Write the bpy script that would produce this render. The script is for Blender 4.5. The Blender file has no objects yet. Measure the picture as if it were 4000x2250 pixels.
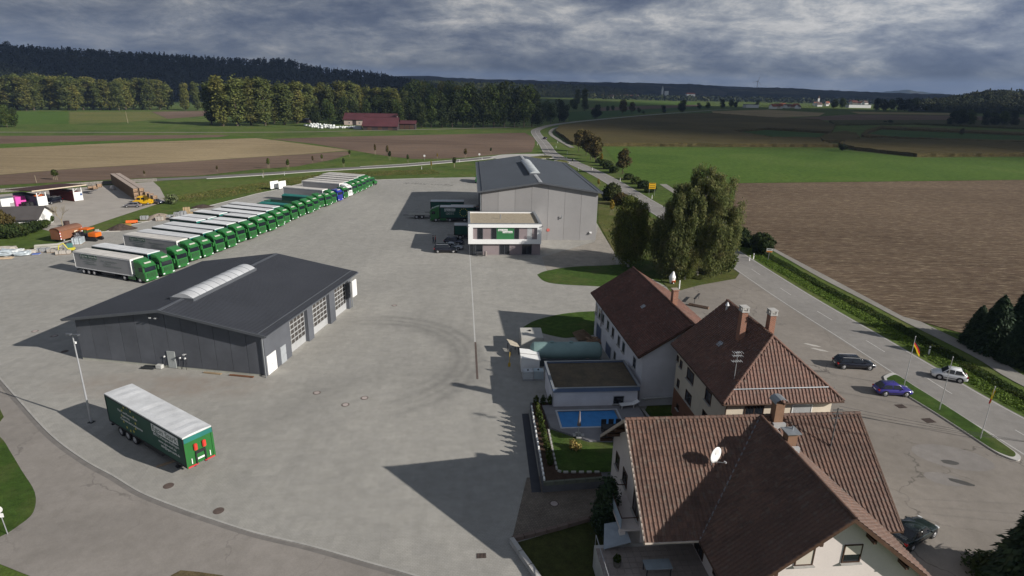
import bpy, bmesh, math, random
import numpy as np
from mathutils import Vector, Matrix, Euler

SC = bpy.context.scene
COL = SC.collection
rnd = random.Random(7)
R = math.radians

# ---------------------------------------------------------------- camera
# drone 32.5 m above the yard, looking along +Y, pitched 18 degrees down
CAM_H, CAM_PITCH, CAM_ROLL, CAM_F = 32.5, R(18.0), R(1.1), 2400.0
cp, sp = math.cos(CAM_PITCH), math.sin(CAM_PITCH)
cr, sr = math.cos(CAM_ROLL), math.sin(CAM_ROLL)
FW = Vector((0, cp, -sp)); UP0 = Vector((0, sp, cp)); RT0 = Vector((1, 0, 0))
IX = RT0 * cr + UP0 * sr
IY = UP0 * cr - RT0 * sr
cam_d = bpy.data.cameras.new('camera'); cam = bpy.data.objects.new('camera', cam_d)
COL.objects.link(cam); SC.camera = cam
cam_d.sensor_width = 36.0; cam_d.lens = 36.0 * CAM_F / 4000.0
cam_d.clip_start = 0.5; cam_d.clip_end = 40000
m = Matrix((IX, IY, -FW)).transposed().to_4x4(); m.translation = Vector((0, 0, CAM_H))
cam.matrix_world = m

# ---------------------------------------------------------------- light, sky, exposure
SUN_AZ = Vector((0.92, -0.392, 0)).normalized()       # towards the sun, on plan
SUN_EL = R(25.6)
SUN_DIR = SUN_AZ * math.cos(SUN_EL) + Vector((0, 0, math.sin(SUN_EL)))
sl = bpy.data.lights.new('sun', 'SUN'); sl.energy = 4.9; sl.angle = R(0.53); sl.color = (1.0, 0.945, 0.87)
so = bpy.data.objects.new('sun', sl); COL.objects.link(so)
so.rotation_euler = SUN_DIR.to_track_quat('Z', 'Y').to_euler(); so.location = SUN_DIR * 300

SC.view_settings.view_transform = 'Standard'; SC.view_settings.look = 'None'
SC.view_settings.gamma = 1.0; SC.view_settings.use_curve_mapping = False
SC.view_settings.exposure = 0.42

W = bpy.data.worlds.new('World'); SC.world = W; W.use_nodes = True
nt = W.node_tree; nt.nodes.clear()
def wn(t, **k):
    n = nt.nodes.new(t)
    for a, b in k.items(): setattr(n, a, b)
    return n
def wm(op, a, b=None, c=None):
    n = wn('ShaderNodeMath', operation=op)
    for i, x in enumerate((a, b, c)):
        if x is None: continue
        if isinstance(x, (int, float)): n.inputs[i].default_value = x
        else: nt.links.new(x, n.inputs[i])
    return n.outputs[0]
sky = wn('ShaderNodeTexSky', sky_type='NISHITA'); sky.sun_disc = False
sky.sun_elevation = SUN_EL; sky.sun_rotation = math.atan2(SUN_AZ.x, SUN_AZ.y)
sky.altitude = 600; sky.dust_density = 2.0
tc = wn('ShaderNodeTexCoord'); sx = wn('ShaderNodeSeparateXYZ'); nt.links.new(tc.outputs['Generated'], sx.inputs[0])
zz = wm('ADD', wm('MAXIMUM', sx.outputs[2], 0.0), 0.28)
cx = wn('ShaderNodeCombineXYZ')
nt.links.new(wm('DIVIDE', sx.outputs[0], zz), cx.inputs[0]); nt.links.new(wm('DIVIDE', sx.outputs[1], zz), cx.inputs[1])
def wnoise(scale, detail, rough, off, dist=0.0, sxy=(1, 1)):
    mp = wn('ShaderNodeMapping'); mp.inputs['Location'].default_value = off
    mp.inputs['Scale'].default_value = (sxy[0], sxy[1], 1)
    nt.links.new(cx.outputs[0], mp.inputs[0])
    n = wn('ShaderNodeTexNoise'); n.inputs['Scale'].default_value = scale
    n.inputs['Detail'].default_value = detail; n.inputs['Roughness'].default_value = rough
    n.inputs['Distortion'].default_value = dist
    nt.links.new(mp.outputs[0], n.inputs['Vector']); return n.outputs['Fac']
def wramp(fac, stops):
    n = wn('ShaderNodeValToRGB'); nt.links.new(fac, n.inputs[0])
    e = n.color_ramp.elements
    e[0].position, e[0].color = stops[0][0], (*stops[0][1], 1)
    e[1].position, e[1].color = stops[-1][0], (*stops[-1][1], 1)
    for p, c_ in stops[1:-1]:
        x = e.new(p); x.color = (*c_, 1)
    return n.outputs[0]
def wmix(f, a, b, blend='MIX'):
    n = wn('ShaderNodeMix', data_type='RGBA', blend_type=blend)
    for s, x in ((0, f), (6, a), (7, b)):
        if isinstance(x, (int, float)): n.inputs[s].default_value = x
        elif isinstance(x, tuple): n.inputs[s].default_value = (*x, 1)
        else: nt.links.new(x, n.inputs[s])
    return n.outputs[2]
big = wnoise(1.3, 9, 0.62, (3.1, 1.7, 0), 0.3)
fine = wnoise(4.2, 10, 0.70, (9.2, 4.1, 2), 0.3)
body = wm('ADD', wm('MULTIPLY', big, 0.60), wm('MULTIPLY', fine, 0.40))
clouds = wramp(body, [(0.36, (0.60, 0.80, 1.30)), (0.435, (0.98, 1.20, 1.70)), (0.49, (1.58, 1.80, 2.22)),
                      (0.545, (2.5, 2.68, 2.95)), (0.60, (4.0, 4.0, 4.0)), (0.66, (5.2, 5.1, 5.0))])
cover = wramp(wnoise(0.5, 6, 0.55, (1.0, 7.3, 5)), [(0.60, (1, 1, 1)), (0.70, (0.35, 0.35, 0.35))])
sepc = wn('ShaderNodeSeparateColor'); nt.links.new(cover, sepc.inputs[0])
skyc = wmix(sepc.outputs[0], sky.outputs[0], clouds)
# thin brighter veil low over the horizon and a general brightening of the deck towards the sun
hz = wm('POWER', wm('SUBTRACT', 1.0, wm('MINIMUM', wm('MULTIPLY', wm('MAXIMUM', sx.outputs[2], 0.0), 7.0), 1.0)), 2.0)
skyc = wmix(wm('MULTIPLY', hz, 0.55), skyc, (1.55, 1.92, 2.5))
dsun = wm('ADD', wm('MULTIPLY', sx.outputs[0], SUN_AZ.x), wm('MULTIPLY', sx.outputs[1], SUN_AZ.y))
gain = wm('ADD', 1.02, wm('MULTIPLY', wm('ADD', dsun, 0.1), 0.5))
cg = wn('ShaderNodeCombineColor'); [nt.links.new(gain, cg.inputs[i]) for i in range(3)]
skyc = wmix(1.0, skyc, cg.outputs[0], 'MULTIPLY')
bg = wn('ShaderNodeBackground'); bg.inputs[1].default_value = 0.098
nt.links.new(skyc, bg.inputs[0])
wo = wn('ShaderNodeOutputWorld'); nt.links.new(bg.outputs[0], wo.inputs[0])

SC.render.engine = 'CYCLES'
SC.cycles.max_bounces = 4; SC.cycles.transparent_max_bounces = 8
SC.cycles.volume_bounces = 0

# ---------------------------------------------------------------- site survey
# site plan measured from the drone picture: overview picture point -> metres on the plane z
PXK = 4000.0 / 2576.0
def S(u, v, z=0.0):
    d = FW + IX * ((u * PXK - 2000) / CAM_F) + IY * ((1125 - v * PXK) / CAM_F)
    t = (z - CAM_H) / d.z
    return Vector((d.x * t, d.y * t, z))
def S2(u, v): return tuple(S(u, v)[:2])

# ---------------------------------------------------------------- object helpers
def obj(name, mesh, parent=None, loc=(0, 0, 0), rz=0.0):
    o = bpy.data.objects.new(name, mesh); COL.objects.link(o)
    o.location = loc
    if isinstance(rz, (int, float)): o.rotation_euler = (0, 0, rz)
    else: o.rotation_euler = rz
    if parent: o.parent = parent
    return o
def tag(o, label=None, cat=None, group=None, kind=None):
    if label: o['label'] = label
    if cat: o['category'] = cat
    if group: o['group'] = group
    if kind: o['kind'] = kind
    return o
def thing(name, label, cat, loc=(0, 0, 0), rz=0.0, group=None):
    o = bpy.data.objects.new(name, None); COL.objects.link(o)
    o.empty_display_size = 0.5
    o.location = loc; o.rotation_euler = (0, 0, rz)
    return tag(o, label, cat, group)
KIDS = {}
def clone(root, loc, rz=None, label=None, group=None, scale=None):
    def cp_(o, par):
        c = o.copy(); COL.objects.link(c)
        if par: c.parent = par
        for ch in kids(o): cp_(ch, c)
        return c
    def kids(o): return [x for x in ALLK.get(o.name, [])]
    r = cp_(root, None); r.location = loc
    if rz is not None: r.rotation_euler = (0, 0, rz)
    if scale is not None: r.scale = scale if hasattr(scale, '__len__') else (scale,) * 3
    if label: r['label'] = label
    if group: r['group'] = group
    return r
ALLK = {}
def reg(root):
    """remember the children of a prototype so that copies are quick"""
    ALLK[root.name] = list(root.children)
    for c in root.children: reg(c)
    return root

class MB:
    def __init__(s): s.v, s.f, s.m = [], [], []
    def add(s, vs, fs, mi=0):
        b = len(s.v); s.v += [tuple(p) for p in vs]
        s.f += [tuple(b + i for i in f) for f in fs]; s.m += [mi] * len(fs); return s
    def box(s, c, d, mi=0, rz=0.0):
        x, y, z = d[0] / 2, d[1] / 2, d[2] / 2
        ca, sa = math.cos(rz), math.sin(rz)
        vs = []
        for k in (-z, z):
            for (i, j) in ((-x, -y), (x, -y), (x, y), (-x, y)):
                vs.append((c[0] + i * ca - j * sa, c[1] + i * sa + j * ca, c[2] + k))
        return s.add(vs, [(0, 3, 2, 1), (4, 5, 6, 7), (0, 1, 5, 4), (1, 2, 6, 5), (2, 3, 7, 6), (3, 0, 4, 7)], mi)
    def bx(s, x0, x1, y0, y1, z0, z1, mi=0):
        return s.box(((x0 + x1) / 2, (y0 + y1) / 2, (z0 + z1) / 2), (abs(x1 - x0), abs(y1 - y0), abs(z1 - z0)), mi)
    def prism(s, poly, z0, z1, mi=0):
        n = len(poly)
        vs = [(p[0], p[1], z0) for p in poly] + [(p[0], p[1], z1) for p in poly]
        return s.add(vs, [tuple(range(n - 1, -1, -1)), tuple(range(n, 2 * n))] +
                     [(i, (i + 1) % n, n + (i + 1) % n, n + i) for i in range(n)], mi)
    def side(s, poly, y0, y1, mi=0, inset=0.0):
        """polygon in (x,z) extruded along y"""
        n = len(poly)
        vs = [(p[0], y0, p[1]) for p in poly] + [(p[0], y1, p[1]) for p in poly]
        return s.add(vs, [tuple(range(n)), tuple(range(2 * n - 1, n - 1, -1))] +
                     [(i, n + i, n + (i + 1) % n, (i + 1) % n) for i in range(n)], mi)
    def front(s, poly, x0, x1, mi=0):
        """polygon in (y,z) extruded along x"""
        n = len(poly)
        vs = [(x0, p[0], p[1]) for p in poly] + [(x1, p[0], p[1]) for p in poly]
        return s.add(vs, [tuple(range(n - 1, -1, -1)), tuple(range(n, 2 * n))] +
                     [(i, (i + 1) % n, n + (i + 1) % n, n + i) for i in range(n)], mi)
    def quad(s, a, b, c, d, mi=0): return s.add([a, b, c, d], [(0, 1, 2, 3)], mi)
    def tri(s, a, b, c, mi=0): return s.add([a, b, c], [(0, 1, 2)], mi)
    def cyl(s, p0, p1, r0, r1=None, n=10, mi=0, caps=True):
        r1 = r0 if r1 is None else r1
        p0, p1 = Vector(p0), Vector(p1); d = (p1 - p0)
        q = d.to_track_quat('Z', 'Y')
        vs = []
        for p, r in ((p0, r0), (p1, r1)):
            for i in range(n):
                a = 2 * math.pi * i / n
                vs.append(p + q @ Vector((math.cos(a) * r, math.sin(a) * r, 0)))
        fs = [(i, (i + 1) % n, n + (i + 1) % n, n + i) for i in range(n)]
        if caps: fs += [tuple(range(n - 1, -1, -1)), tuple(range(n, 2 * n))]
        return s.add(vs, fs, mi)
    def tube(s, pts, r, n=6, mi=0):
        for a, b in zip(pts[:-1], pts[1:]): s.cyl(a, b, r, r, n, mi)
        return s
    def slab(s, pts, t, mi=0):
        """planar 3D polygon thickened downwards by t"""
        n = len(pts)
        vs = [tuple(p) for p in pts] + [(p[0], p[1], p[2] - t) for p in pts]
        return s.add(vs, [tuple(range(n)), tuple(range(2 * n - 1, n - 1, -1))] +
                     [(n + i, n + (i + 1) % n, (i + 1) % n, i) for i in range(n)], mi)
    def mesh(s, name, mats, smooth=False, bevel=0.0, seg=2):
        me = bpy.data.meshes.new(name); me.from_pydata(s.v, [], s.f); me.update()
        if not isinstance(mats, (list, tuple)): mats = [mats]
        for x in mats: me.materials.append(x)
        me.polygons.foreach_set('material_index', s.m)
        if bevel or True:
            bm = bmesh.new(); bm.from_mesh(me)
            bmesh.ops.recalc_face_normals(bm, faces=bm.faces) if s.closed else None
            if bevel:
                es = [e for e in bm.edges if len(e.link_faces) == 2 and e.calc_face_angle(0) > R(25)]
                bmesh.ops.bevel(bm, geom=es, offset=bevel, segments=seg, affect='EDGES', clamp_overlap=True)
            bm.to_mesh(me); bm.free()
        if smooth: me.polygons.foreach_set('use_smooth', [True] * len(me.polygons))
        return me
    closed = True
    def build(s, name, mats, parent=None, loc=(0, 0, 0), rz=0.0, smooth=False, bevel=0.0, seg=2):
        return obj(name, s.mesh(name, mats, smooth, bevel, seg), parent, loc, rz)

CACHE = {}
def cached(key, fn):
    if key not in CACHE: CACHE[key] = fn()
    return CACHE[key]

ORD = ['first', 'second', 'third', 'fourth', 'fifth', 'sixth', 'seventh', 'eighth', 'ninth', 'tenth', 'eleventh', 'twelfth',
       'thirteenth', 'fourteenth', 'fifteenth', 'sixteenth', 'seventeenth', 'eighteenth', 'nineteenth', 'twentieth',
       'twenty-first', 'twenty-second', 'twenty-third', 'twenty-fourth', 'twenty-fifth', 'twenty-sixth', 'twenty-seventh',
       'twenty-eighth', 'twenty-ninth', 'thirtieth', 'thirty-first', 'thirty-second', 'thirty-third', 'thirty-fourth', 'thirty-fifth',
       'thirty-sixth', 'thirty-seventh', 'thirty-eighth', 'thirty-ninth', 'fortieth']

# ---------------------------------------------------------------- materials
class NB:
    """small node builder for one material"""
    def __init__(s, name):
        s.m = bpy.data.materials.new(name); s.m.use_nodes = True; s.t = s.m.node_tree
        s.b = s.t.nodes['Principled BSDF']; s.geo = None; s.tcn = None
    def n(s, t, **k):
        x = s.t.nodes.new(t)
        for a, b in k.items(): setattr(x, a, b)
        return x
    def l(s, a, b): s.t.links.new(a, b)
    def pos(s):
        if not s.geo: s.geo = s.n('ShaderNodeNewGeometry')
        return s.geo.outputs['Position']
    def oc(s):
        if not s.tcn: s.tcn = s.n('ShaderNodeTexCoord')
        return s.tcn.outputs['Object']
    def map(s, vec, rot=0.0, scale=(1, 1, 1), loc=(0, 0, 0)):
        mp = s.n('ShaderNodeMapping'); mp.inputs['Rotation'].default_value = (0, 0, rot)
        mp.inputs['Scale'].default_value = scale; mp.inputs['Location'].default_value = loc
        s.l(vec, mp.inputs[0]); return mp.outputs[0]
    def noise(s, vec, scale, detail=4, rough=0.55, dist=0.0):
        x = s.n('ShaderNodeTexNoise'); x.inputs['Scale'].default_value = scale; x.inputs['Detail'].default_value = detail
        x.inputs['Roughness'].default_value = rough; x.inputs['Distortion'].default_value = dist
        s.l(vec, x.inputs['Vector']); return x.outputs['Fac']
    def math(s, op, a, b=None, c=None, clamp=False):
        x = s.n('ShaderNodeMath', operation=op, use_clamp=clamp)
        for i, y in enumerate((a, b, c)):
            if y is None: continue
            if isinstance(y, (int, float)): x.inputs[i].default_value = y
            else: s.l(y, x.inputs[i])
        return x.outputs[0]
    def ramp(s, f, stops):
        x = s.n('ShaderNodeValToRGB'); s.l(f, x.inputs[0]); e = x.color_ramp.elements
        e[0].position, e[0].color = stops[0][0], (*stops[0][1], 1)
        e[1].position, e[1].color = stops[-1][0], (*stops[-1][1], 1)
        for p, c in stops[1:-1]:
            y = e.new(p); y.color = (*c, 1)
        return x.outputs[0]
    def rampf(s, f, p0, p1, v0=0.0, v1=1.0):
        x = s.n('ShaderNodeMapRange'); x.inputs[1].default_value = p0; x.inputs[2].default_value = p1
        x.inputs[3].default_value = v0; x.inputs[4].default_value = v1
        s.l(f, x.inputs[0]); return x.outputs[0]
    def mix(s, f, a, b, blend='MIX'):
        x = s.n('ShaderNodeMix', data_type='RGBA', blend_type=blend)
        for i, y in ((0, f), (6, a), (7, b)):
            if isinstance(y, (int, float)): x.inputs[i].default_value = y
            elif isinstance(y, tuple): x.inputs[i].default_value = (*y, 1)
            else: s.l(y, x.inputs[i])
        return x.outputs[2]
    def col(s, c):
        if isinstance(c, tuple): s.b.inputs['Base Color'].default_value = (*c, 1)
        else: s.l(c, s.b.inputs['Base Color'])
        return s
    def bump(s, h, strength=0.3, dist=0.05):
        x = s.n('ShaderNodeBump'); x.inputs['Strength'].default_value = strength; x.inputs['Distance'].default_value = dist
        s.l(h, x.inputs['Height']); s.l(x.outputs[0], s.b.inputs['Normal']); return s
    def pr(s, rough=0.8, spec=0.3, metal=0.0):
        s.b.inputs['Roughness'].default_value = rough; s.b.inputs['Specular IOR Level'].default_value = spec
        s.b.inputs['Metallic'].default_value = metal; return s

def scl(c, k): return tuple(min(1.0, max(0.0, x * k)) for x in c)
MATS = {}
def mat(name, c, rough=0.75, var=0.12, scale=1.5, spec=0.25, metal=0.0, bump=0.0, world=False, c2=None, coat=0.0, fine=0.05, per=0.07):
    """plain stuff with uneven tone: a broad stain noise and a fine grain"""
    if name in MATS: return MATS[name]
    b = NB(name); b.pr(rough, spec, metal)
    v = b.pos() if world else b.oc()
    n1 = b.noise(v, scale, 5, 0.6)
    lo, hi = scl(c, 1 - var), scl(c2 or c, 1 + var)
    cc = b.ramp(n1, [(0.3, lo), (0.7, hi)])
    if fine:
        n2 = b.noise(v, scale * 14, 3, 0.6)
        cc = b.mix(1.0, cc, b.ramp(n2, [(0.3, (1 - fine,) * 3), (0.7, (1 + 0 * fine,) * 3)]), 'MULTIPLY')
    if per and not world:
        oi = b.n('ShaderNodeObjectInfo'); cc = b.mix(1.0, cc, b.ramp(oi.outputs['Random'], [(0.0, (1 - per,) * 3), (1.0, (1 + per,) * 3)]), 'MULTIPLY')
    b.col(cc)
    if bump: b.bump(b.noise(v, scale * 8, 4), 0.4, bump)
    if coat: b.b.inputs['Coat Weight'].default_value = coat; b.b.inputs['Coat Roughness'].default_value = 0.08
    MATS[name] = b.m; return b.m
def paint(name, c, rough=0.28): return mat(name, c, rough, 0.06, 0.8, 0.5, 0.0, 0, False, None, 0.5, 0.03)
def glass(name='dark_glass', c=(0.012, 0.015, 0.02)):
    return mat(name, c, 0.06, 0.1, 0.6, 0.6, 0, 0, False, None, 0, 0)
# ================================================================ GROUND MATERIALS
def m_paving():
    b = NB('concrete_paving'); b.pr(0.85, 0.2); p = b.pos()
    pr_ = b.map(p, R(-9))
    bk = b.n('ShaderNodeTexBrick'); b.l(pr_, bk.inputs['Vector'])
    for k, v in (('Scale', 1.0), ('Mortar Size', 0.0), ('Brick Width', 1.15), ('Row Height', 0.95)): bk.inputs[k].default_value = v
    bk.inputs['Color1'].default_value = (0.93, 0.93, 0.93, 1); bk.inputs['Color2'].default_value = (1.02, 1.018, 1.01, 1)
    fb = b.n('ShaderNodeTexBrick'); b.l(pr_, fb.inputs['Vector'])
    for k, v in (('Scale', 1.0), ('Mortar Size', 0.008), ('Brick Width', 0.24), ('Row Height', 0.16)): fb.inputs[k].default_value = v
    fb.inputs['Color1'].default_value = (0.93, 0.93, 0.93, 1); fb.inputs['Color2'].default_value = (1, 1, 1, 1); fb.inputs['Mortar'].default_value = (0.62, 0.61, 0.59, 1)
    jb = b.n('ShaderNodeTexBrick'); b.l(pr_, jb.inputs['Vector'])
    for k, v in (('Scale', 1.0), ('Mortar Size', 0.035), ('Brick Width', 6.9), ('Row Height', 5.7), ('Mortar Smooth', 0.6)): jb.inputs[k].default_value = v
    jb.inputs['Color1'].default_value = (0.96, 0.96, 0.96, 1); jb.inputs['Color2'].default_value = (1.0, 1.0, 1.0, 1); jb.inputs['Mortar'].default_value = (0.74, 0.735, 0.72, 1)
    n1 = b.noise(p, 0.035, 6, 0.6, 0.6); n2 = b.noise(p, 1.1, 7, 0.68); n3 = b.noise(b.map(p, R(25), (0.5, 0.09, 1)), 1.0, 4, 0.6)
    c = b.ramp(n1, [(0.28, (0.29, 0.281, 0.26)), (0.5, (0.33, 0.32, 0.296)), (0.75, (0.375, 0.362, 0.332))])
    c = b.mix(1.0, c, bk.outputs[0], 'MULTIPLY'); c = b.mix(0.8, c, fb.outputs[0], 'MULTIPLY'); c = b.mix(0.3, c, jb.outputs[0], 'MULTIPLY')
    c = b.mix(1.0, c, b.ramp(n2, [(0.3, (0.87, 0.87, 0.865)), (0.66, (1.04, 1.04, 1.04))]), 'MULTIPLY')
    c = b.mix(1.0, c, b.ramp(n3, [(0.33, (0.93, 0.93, 0.93)), (0.6, (1.0, 1.0, 1.0))]), 'MULTIPLY')
    # small scattered scuffs and oil spots
    sp_ = b.noise(p, 2.1, 2, 0.5); c = b.mix(b.rampf(sp_, 0.735, 0.80, 0, 0.4), c, (0.14, 0.135, 0.125))
    # rubber marks left by turning lorries
    sx_ = b.n('ShaderNodeSeparateXYZ'); b.l(p, sx_.inputs[0])
    wear = b.rampf(b.noise(p, 0.9, 4), 0.35, 0.65, 0.45, 1.0)
    def arc(cx_, cy_, r, w, k, a0=None):
        d = b.math('SQRT', b.math('ADD', b.math('POWER', b.math('SUBTRACT', sx_.outputs[0], cx_), 2.0), b.math('POWER', b.math('SUBTRACT', sx_.outputs[1], cy_), 2.0)))
        e = b.math('ABSOLUTE', b.math('SUBTRACT', d, r))
        f = b.rampf(e, 0.0, w, 1.0, 0.0)
        ang = b.math('ARCTAN2', b.math('SUBTRACT', sx_.outputs[1], cy_), b.math('SUBTRACT', sx_.outputs[0], cx_))
        g = b.rampf(b.math('ABSOLUTE', b.math('SUBTRACT', ang, a0)), 1.0, 1.7, 1.0, 0.0)
        f = b.math('MULTIPLY', b.math('MAXIMUM', f, 0.0), b.math('MULTIPLY', g, k), clamp=True)
        return b.math('MULTIPLY', f, wear)
    # brownish dirt along the near wall of the workshop
    q = S(420, 972); dd_ = b.math('SQRT', b.math('ADD', b.math('POWER', b.math('MULTIPLY', b.math('SUBTRACT', sx_.outputs[0], q.x), .075), 2.0), b.math('POWER', b.math('MULTIPLY', b.math('SUBTRACT', sx_.outputs[1], q.y), .28), 2.0)))
    c = b.mix(b.math('MULTIPLY', b.rampf(dd_, .45, 1.1, 1.0, 0.0), b.rampf(b.noise(p, .35, 6, .65), .38, .62, 0.15, .75), clamp=True), c, (.235, .20, .17))
    for (u, v, r, w, k, a0) in ((905, 905, 13.4, 4.6, 0.48, 0.4), (905, 905, 12.2, 0.9, 0.75, 0.4), (905, 905, 13.5, 0.5, 0.5, 0.5), (905, 905, 14.9, 0.8, 0.7, 0.35), (930, 900, 10.2, 0.6, 0.3, 0.2), (1010, 1120, 15, 3.5, .32, 2.2), (640, 900, 46, 2.2, .2, -.35), (700, 1000, 38, 1.0, .2, -.1), (1000, 1010, 20, 0.9, 0.16, 0.4), (840, 1120, 14, 0.7, 0.13, 1.0), (1150, 700, 22, 0.8, 0.13, 2.4)):
        q = S(u, v); c = b.mix(arc(q.x, q.y, r, w, k, a0), c, (0.16, 0.156, 0.145))
    b.col(c); b.bump(b.noise(p, 9, 3), 0.25, 0.01); return b.m
def m_asphalt(name, c, crack=0.4, seed=0):
    b = NB(name); b.pr(0.88, 0.2); p = b.map(b.pos(), 0, (1, 1, 1), (seed, seed * 2, 0))
    n1 = b.noise(p, 0.06, 6, 0.6, 0.5); n2 = b.noise(p, 0.9, 6, 0.65); n3 = b.noise(p, 12, 2)
    cc = b.ramp(n1, [(0.3, scl(c, 0.82)), (0.7, scl(c, 1.16))])
    cc = b.mix(1.0, cc, b.ramp(n2, [(0.3, (0.86, 0.86, 0.85)), (0.65, (1.03, 1.03, 1.03))]), 'MULTIPLY')
    cc = b.mix(1.0, cc, b.ramp(n3, [(0.3, (0.90, 0.90, 0.90)), (0.7, (1.03, 1.03, 1.03))]), 'MULTIPLY')
    if crack:
        vo = b.n('ShaderNodeTexVoronoi', feature='DISTANCE_TO_EDGE'); vo.inputs['Scale'].default_value = 0.13
        wv = b.n('ShaderNodeVectorMath', operation='ADD'); nn = b.n('ShaderNodeTexNoise'); nn.inputs['Scale'].default_value = 0.5; nn.inputs['Detail'].default_value = 5
        b.l(p, nn.inputs['Vector']); sc_ = b.n('ShaderNodeVectorMath', operation='SCALE'); sc_.inputs['Scale'].default_value = 3.0
        b.l(nn.outputs['Color'], sc_.inputs[0]); b.l(p, wv.inputs[0]); b.l(sc_.outputs[0], wv.inputs[1]); b.l(wv.outputs[0], vo.inputs['Vector'])
        cc = b.mix(b.math('MULTIPLY', b.rampf(vo.outputs['Distance'], 0.002, 0.012, crack, 0.0), b.rampf(b.noise(p, 0.1, 3), 0.45, 0.6)), cc, scl(c, 0.45))
    b.col(cc); b.bump(n3, 0.3, 0.01); return b.m
def m_grass(name, c1, c2, c3, sc_=1.0, dry=0.0):
    b = NB(name); b.pr(0.9, 0.1); p = b.pos()
    n1 = b.noise(p, 0.03 * sc_, 6, 0.62, 0.8); n2 = b.noise(p, 0.6 * sc_, 6, 0.68); n3 = b.noise(p, 5 * sc_, 3, 0.6)
    c = b.ramp(n1, [(0.3, c1), (0.52, c2), (0.74, c3)])
    c = b.mix(1.0, c, b.ramp(n2, [(0.3, (0.62, 0.62, 0.62)), (0.68, (1.2, 1.2, 1.15))]), 'MULTIPLY')
    c = b.mix(1.0, c, b.ramp(n3, [(0.3, (0.7, 0.7, 0.7)), (0.7, (1.15, 1.15, 1.1))]), 'MULTIPLY')
    if dry: c = b.mix(b.rampf(b.noise(p, 0.11, 5, 0.65), 0.5, 0.68, 0.0, dry), c, (0.17, 0.13, 0.065))
    b.col(c); b.bump(n3, 0.6, 0.08); return b.m
def m_field(name, c1, c2, row=0.0, freq=1.0, straw=None, straw_amt=0.3, k=1.0):
    """soil or stubble with rows running along the angle row"""
    b = NB(name); b.pr(0.95, 0.08); p = b.pos()
    rows = b.noise(b.map(p, -row, (0.012 * freq, 1.1 * freq, 1)), 1.0, 4, 0.7)
    fine = b.noise(b.map(p, -row, (0.5 * freq, 4.0 * freq, 1)), 1.0, 5, 0.75)
    n1 = b.noise(p, 0.012, 5, 0.6, 0.6)
    c = b.ramp(n1, [(0.3, scl(c1, .9)), (0.7, scl(c2, 1.08))])
    trm = b.noise(b.map(p, -row + R(1.5), (0.004, 0.16, 1)), 1.0, 2, .5); c = b.mix(b.rampf(trm, .60, .66, 0, .3), c, scl(c1, .55))
    c = b.mix(1.0, c, b.ramp(rows, [(0.33, (0.72, 0.71, 0.70)), (0.66, (1.18, 1.18, 1.18))]), 'MULTIPLY')
    c = b.mix(1.0, c, b.ramp(fine, [(0.3, (0.72, 0.72, 0.72)), (0.7, (1.2, 1.2, 1.2))]), 'MULTIPLY')
    if straw: c = b.mix(b.math('MULTIPLY', b.rampf(fine, 0.52, 0.72, 0, 1), straw_amt), c, straw)
    b.col(c); b.bump(fine, 0.7, 0.12); return b.m

G_MEADOW = m_grass('meadow', (0.055, 0.09, 0.02), (0.082, 0.122, 0.027), (0.118, 0.138, 0.04), 1.0, 0.35)
G_LAWN = m_grass('lawn', (0.036, 0.07, 0.014), (0.048, 0.088, 0.017), (0.065, 0.10, 0.024), 2.0, .3)
G_BRIGHT = m_grass('young_crop', (0.058, 0.108, 0.018), (0.075, 0.128, 0.023), (0.098, 0.142, 0.033), 0.8)
G_DARKGREEN = m_grass('clover_field', (0.035, 0.075, 0.02), (0.05, 0.095, 0.024), (0.06, 0.10, 0.03), 0.7)
G_DRY = m_grass('dry_meadow', (0.105, 0.125, 0.036), (0.135, 0.14, 0.045), (0.16, 0.15, 0.055), 0.8, 0.3)
G_STUBBLE = m_field('stubble', (0.225, 0.175, 0.105), (0.29, 0.23, 0.14), R(6), 0.8, (0.40, 0.33, 0.18), 0.5)
G_PLOUGH = m_field('ploughed_soil', (0.125, 0.088, 0.066), (0.165, 0.118, 0.088), R(5), 0.8)
G_PLOUGH2 = m_field('ploughed_soil_with_straw', (0.098, 0.068, 0.047), (0.13, 0.094, 0.065), R(3), 0.7, (0.40, 0.33, 0.22), 0.75)
G_TAN = m_field('pale_stubble', (0.26, 0.20, 0.11), (0.34, 0.27, 0.15), R(4), 0.4)
G_CORN = m_field('ripe_maize', (0.07, 0.062, 0.024), (0.105, 0.082, 0.034), R(20), 0.8, (0.14, 0.105, 0.05), 0.5)
M_PAVE = m_paving()
M_ASPH = m_asphalt('forecourt_asphalt', (0.225, 0.203, 0.18), 0.9, 3)
M_ROAD = m_asphalt('road_asphalt', (0.225, 0.213, 0.20), 0.0, 11)
M_ROAD2 = m_asphalt('lane_asphalt', (0.245, 0.225, 0.205), 0.6, 19)
M_PATH = m_asphalt('path_asphalt', (0.25, 0.235, 0.21), 0.25, 27)
M_GRAVEL = mat('gravel', (0.30, 0.275, 0.24), 0.95, 0.16, 0.6, 0.1, 0, 0.03, True, None, 0, 0.3)
M_KERB = mat('kerb_concrete', (0.42, 0.41, 0.39), 0.85, 0.12, 0.9, 0.2, 0, 0, True)
M_WHITELINE = mat('road_paint', (0.42, 0.41, 0.39), 0.7, 0.15, 1.2, 0.2, 0, 0, True)
M_SOIL = mat('bed_soil', (0.055, 0.036, 0.026), 0.95, 0.25, 2.0, 0.1, 0, 0.03, True)
M_STONE = mat('edging_stone', (0.38, 0.37, 0.35), 0.85, 0.15, 2, 0.2, 0, 0, True)

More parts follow.
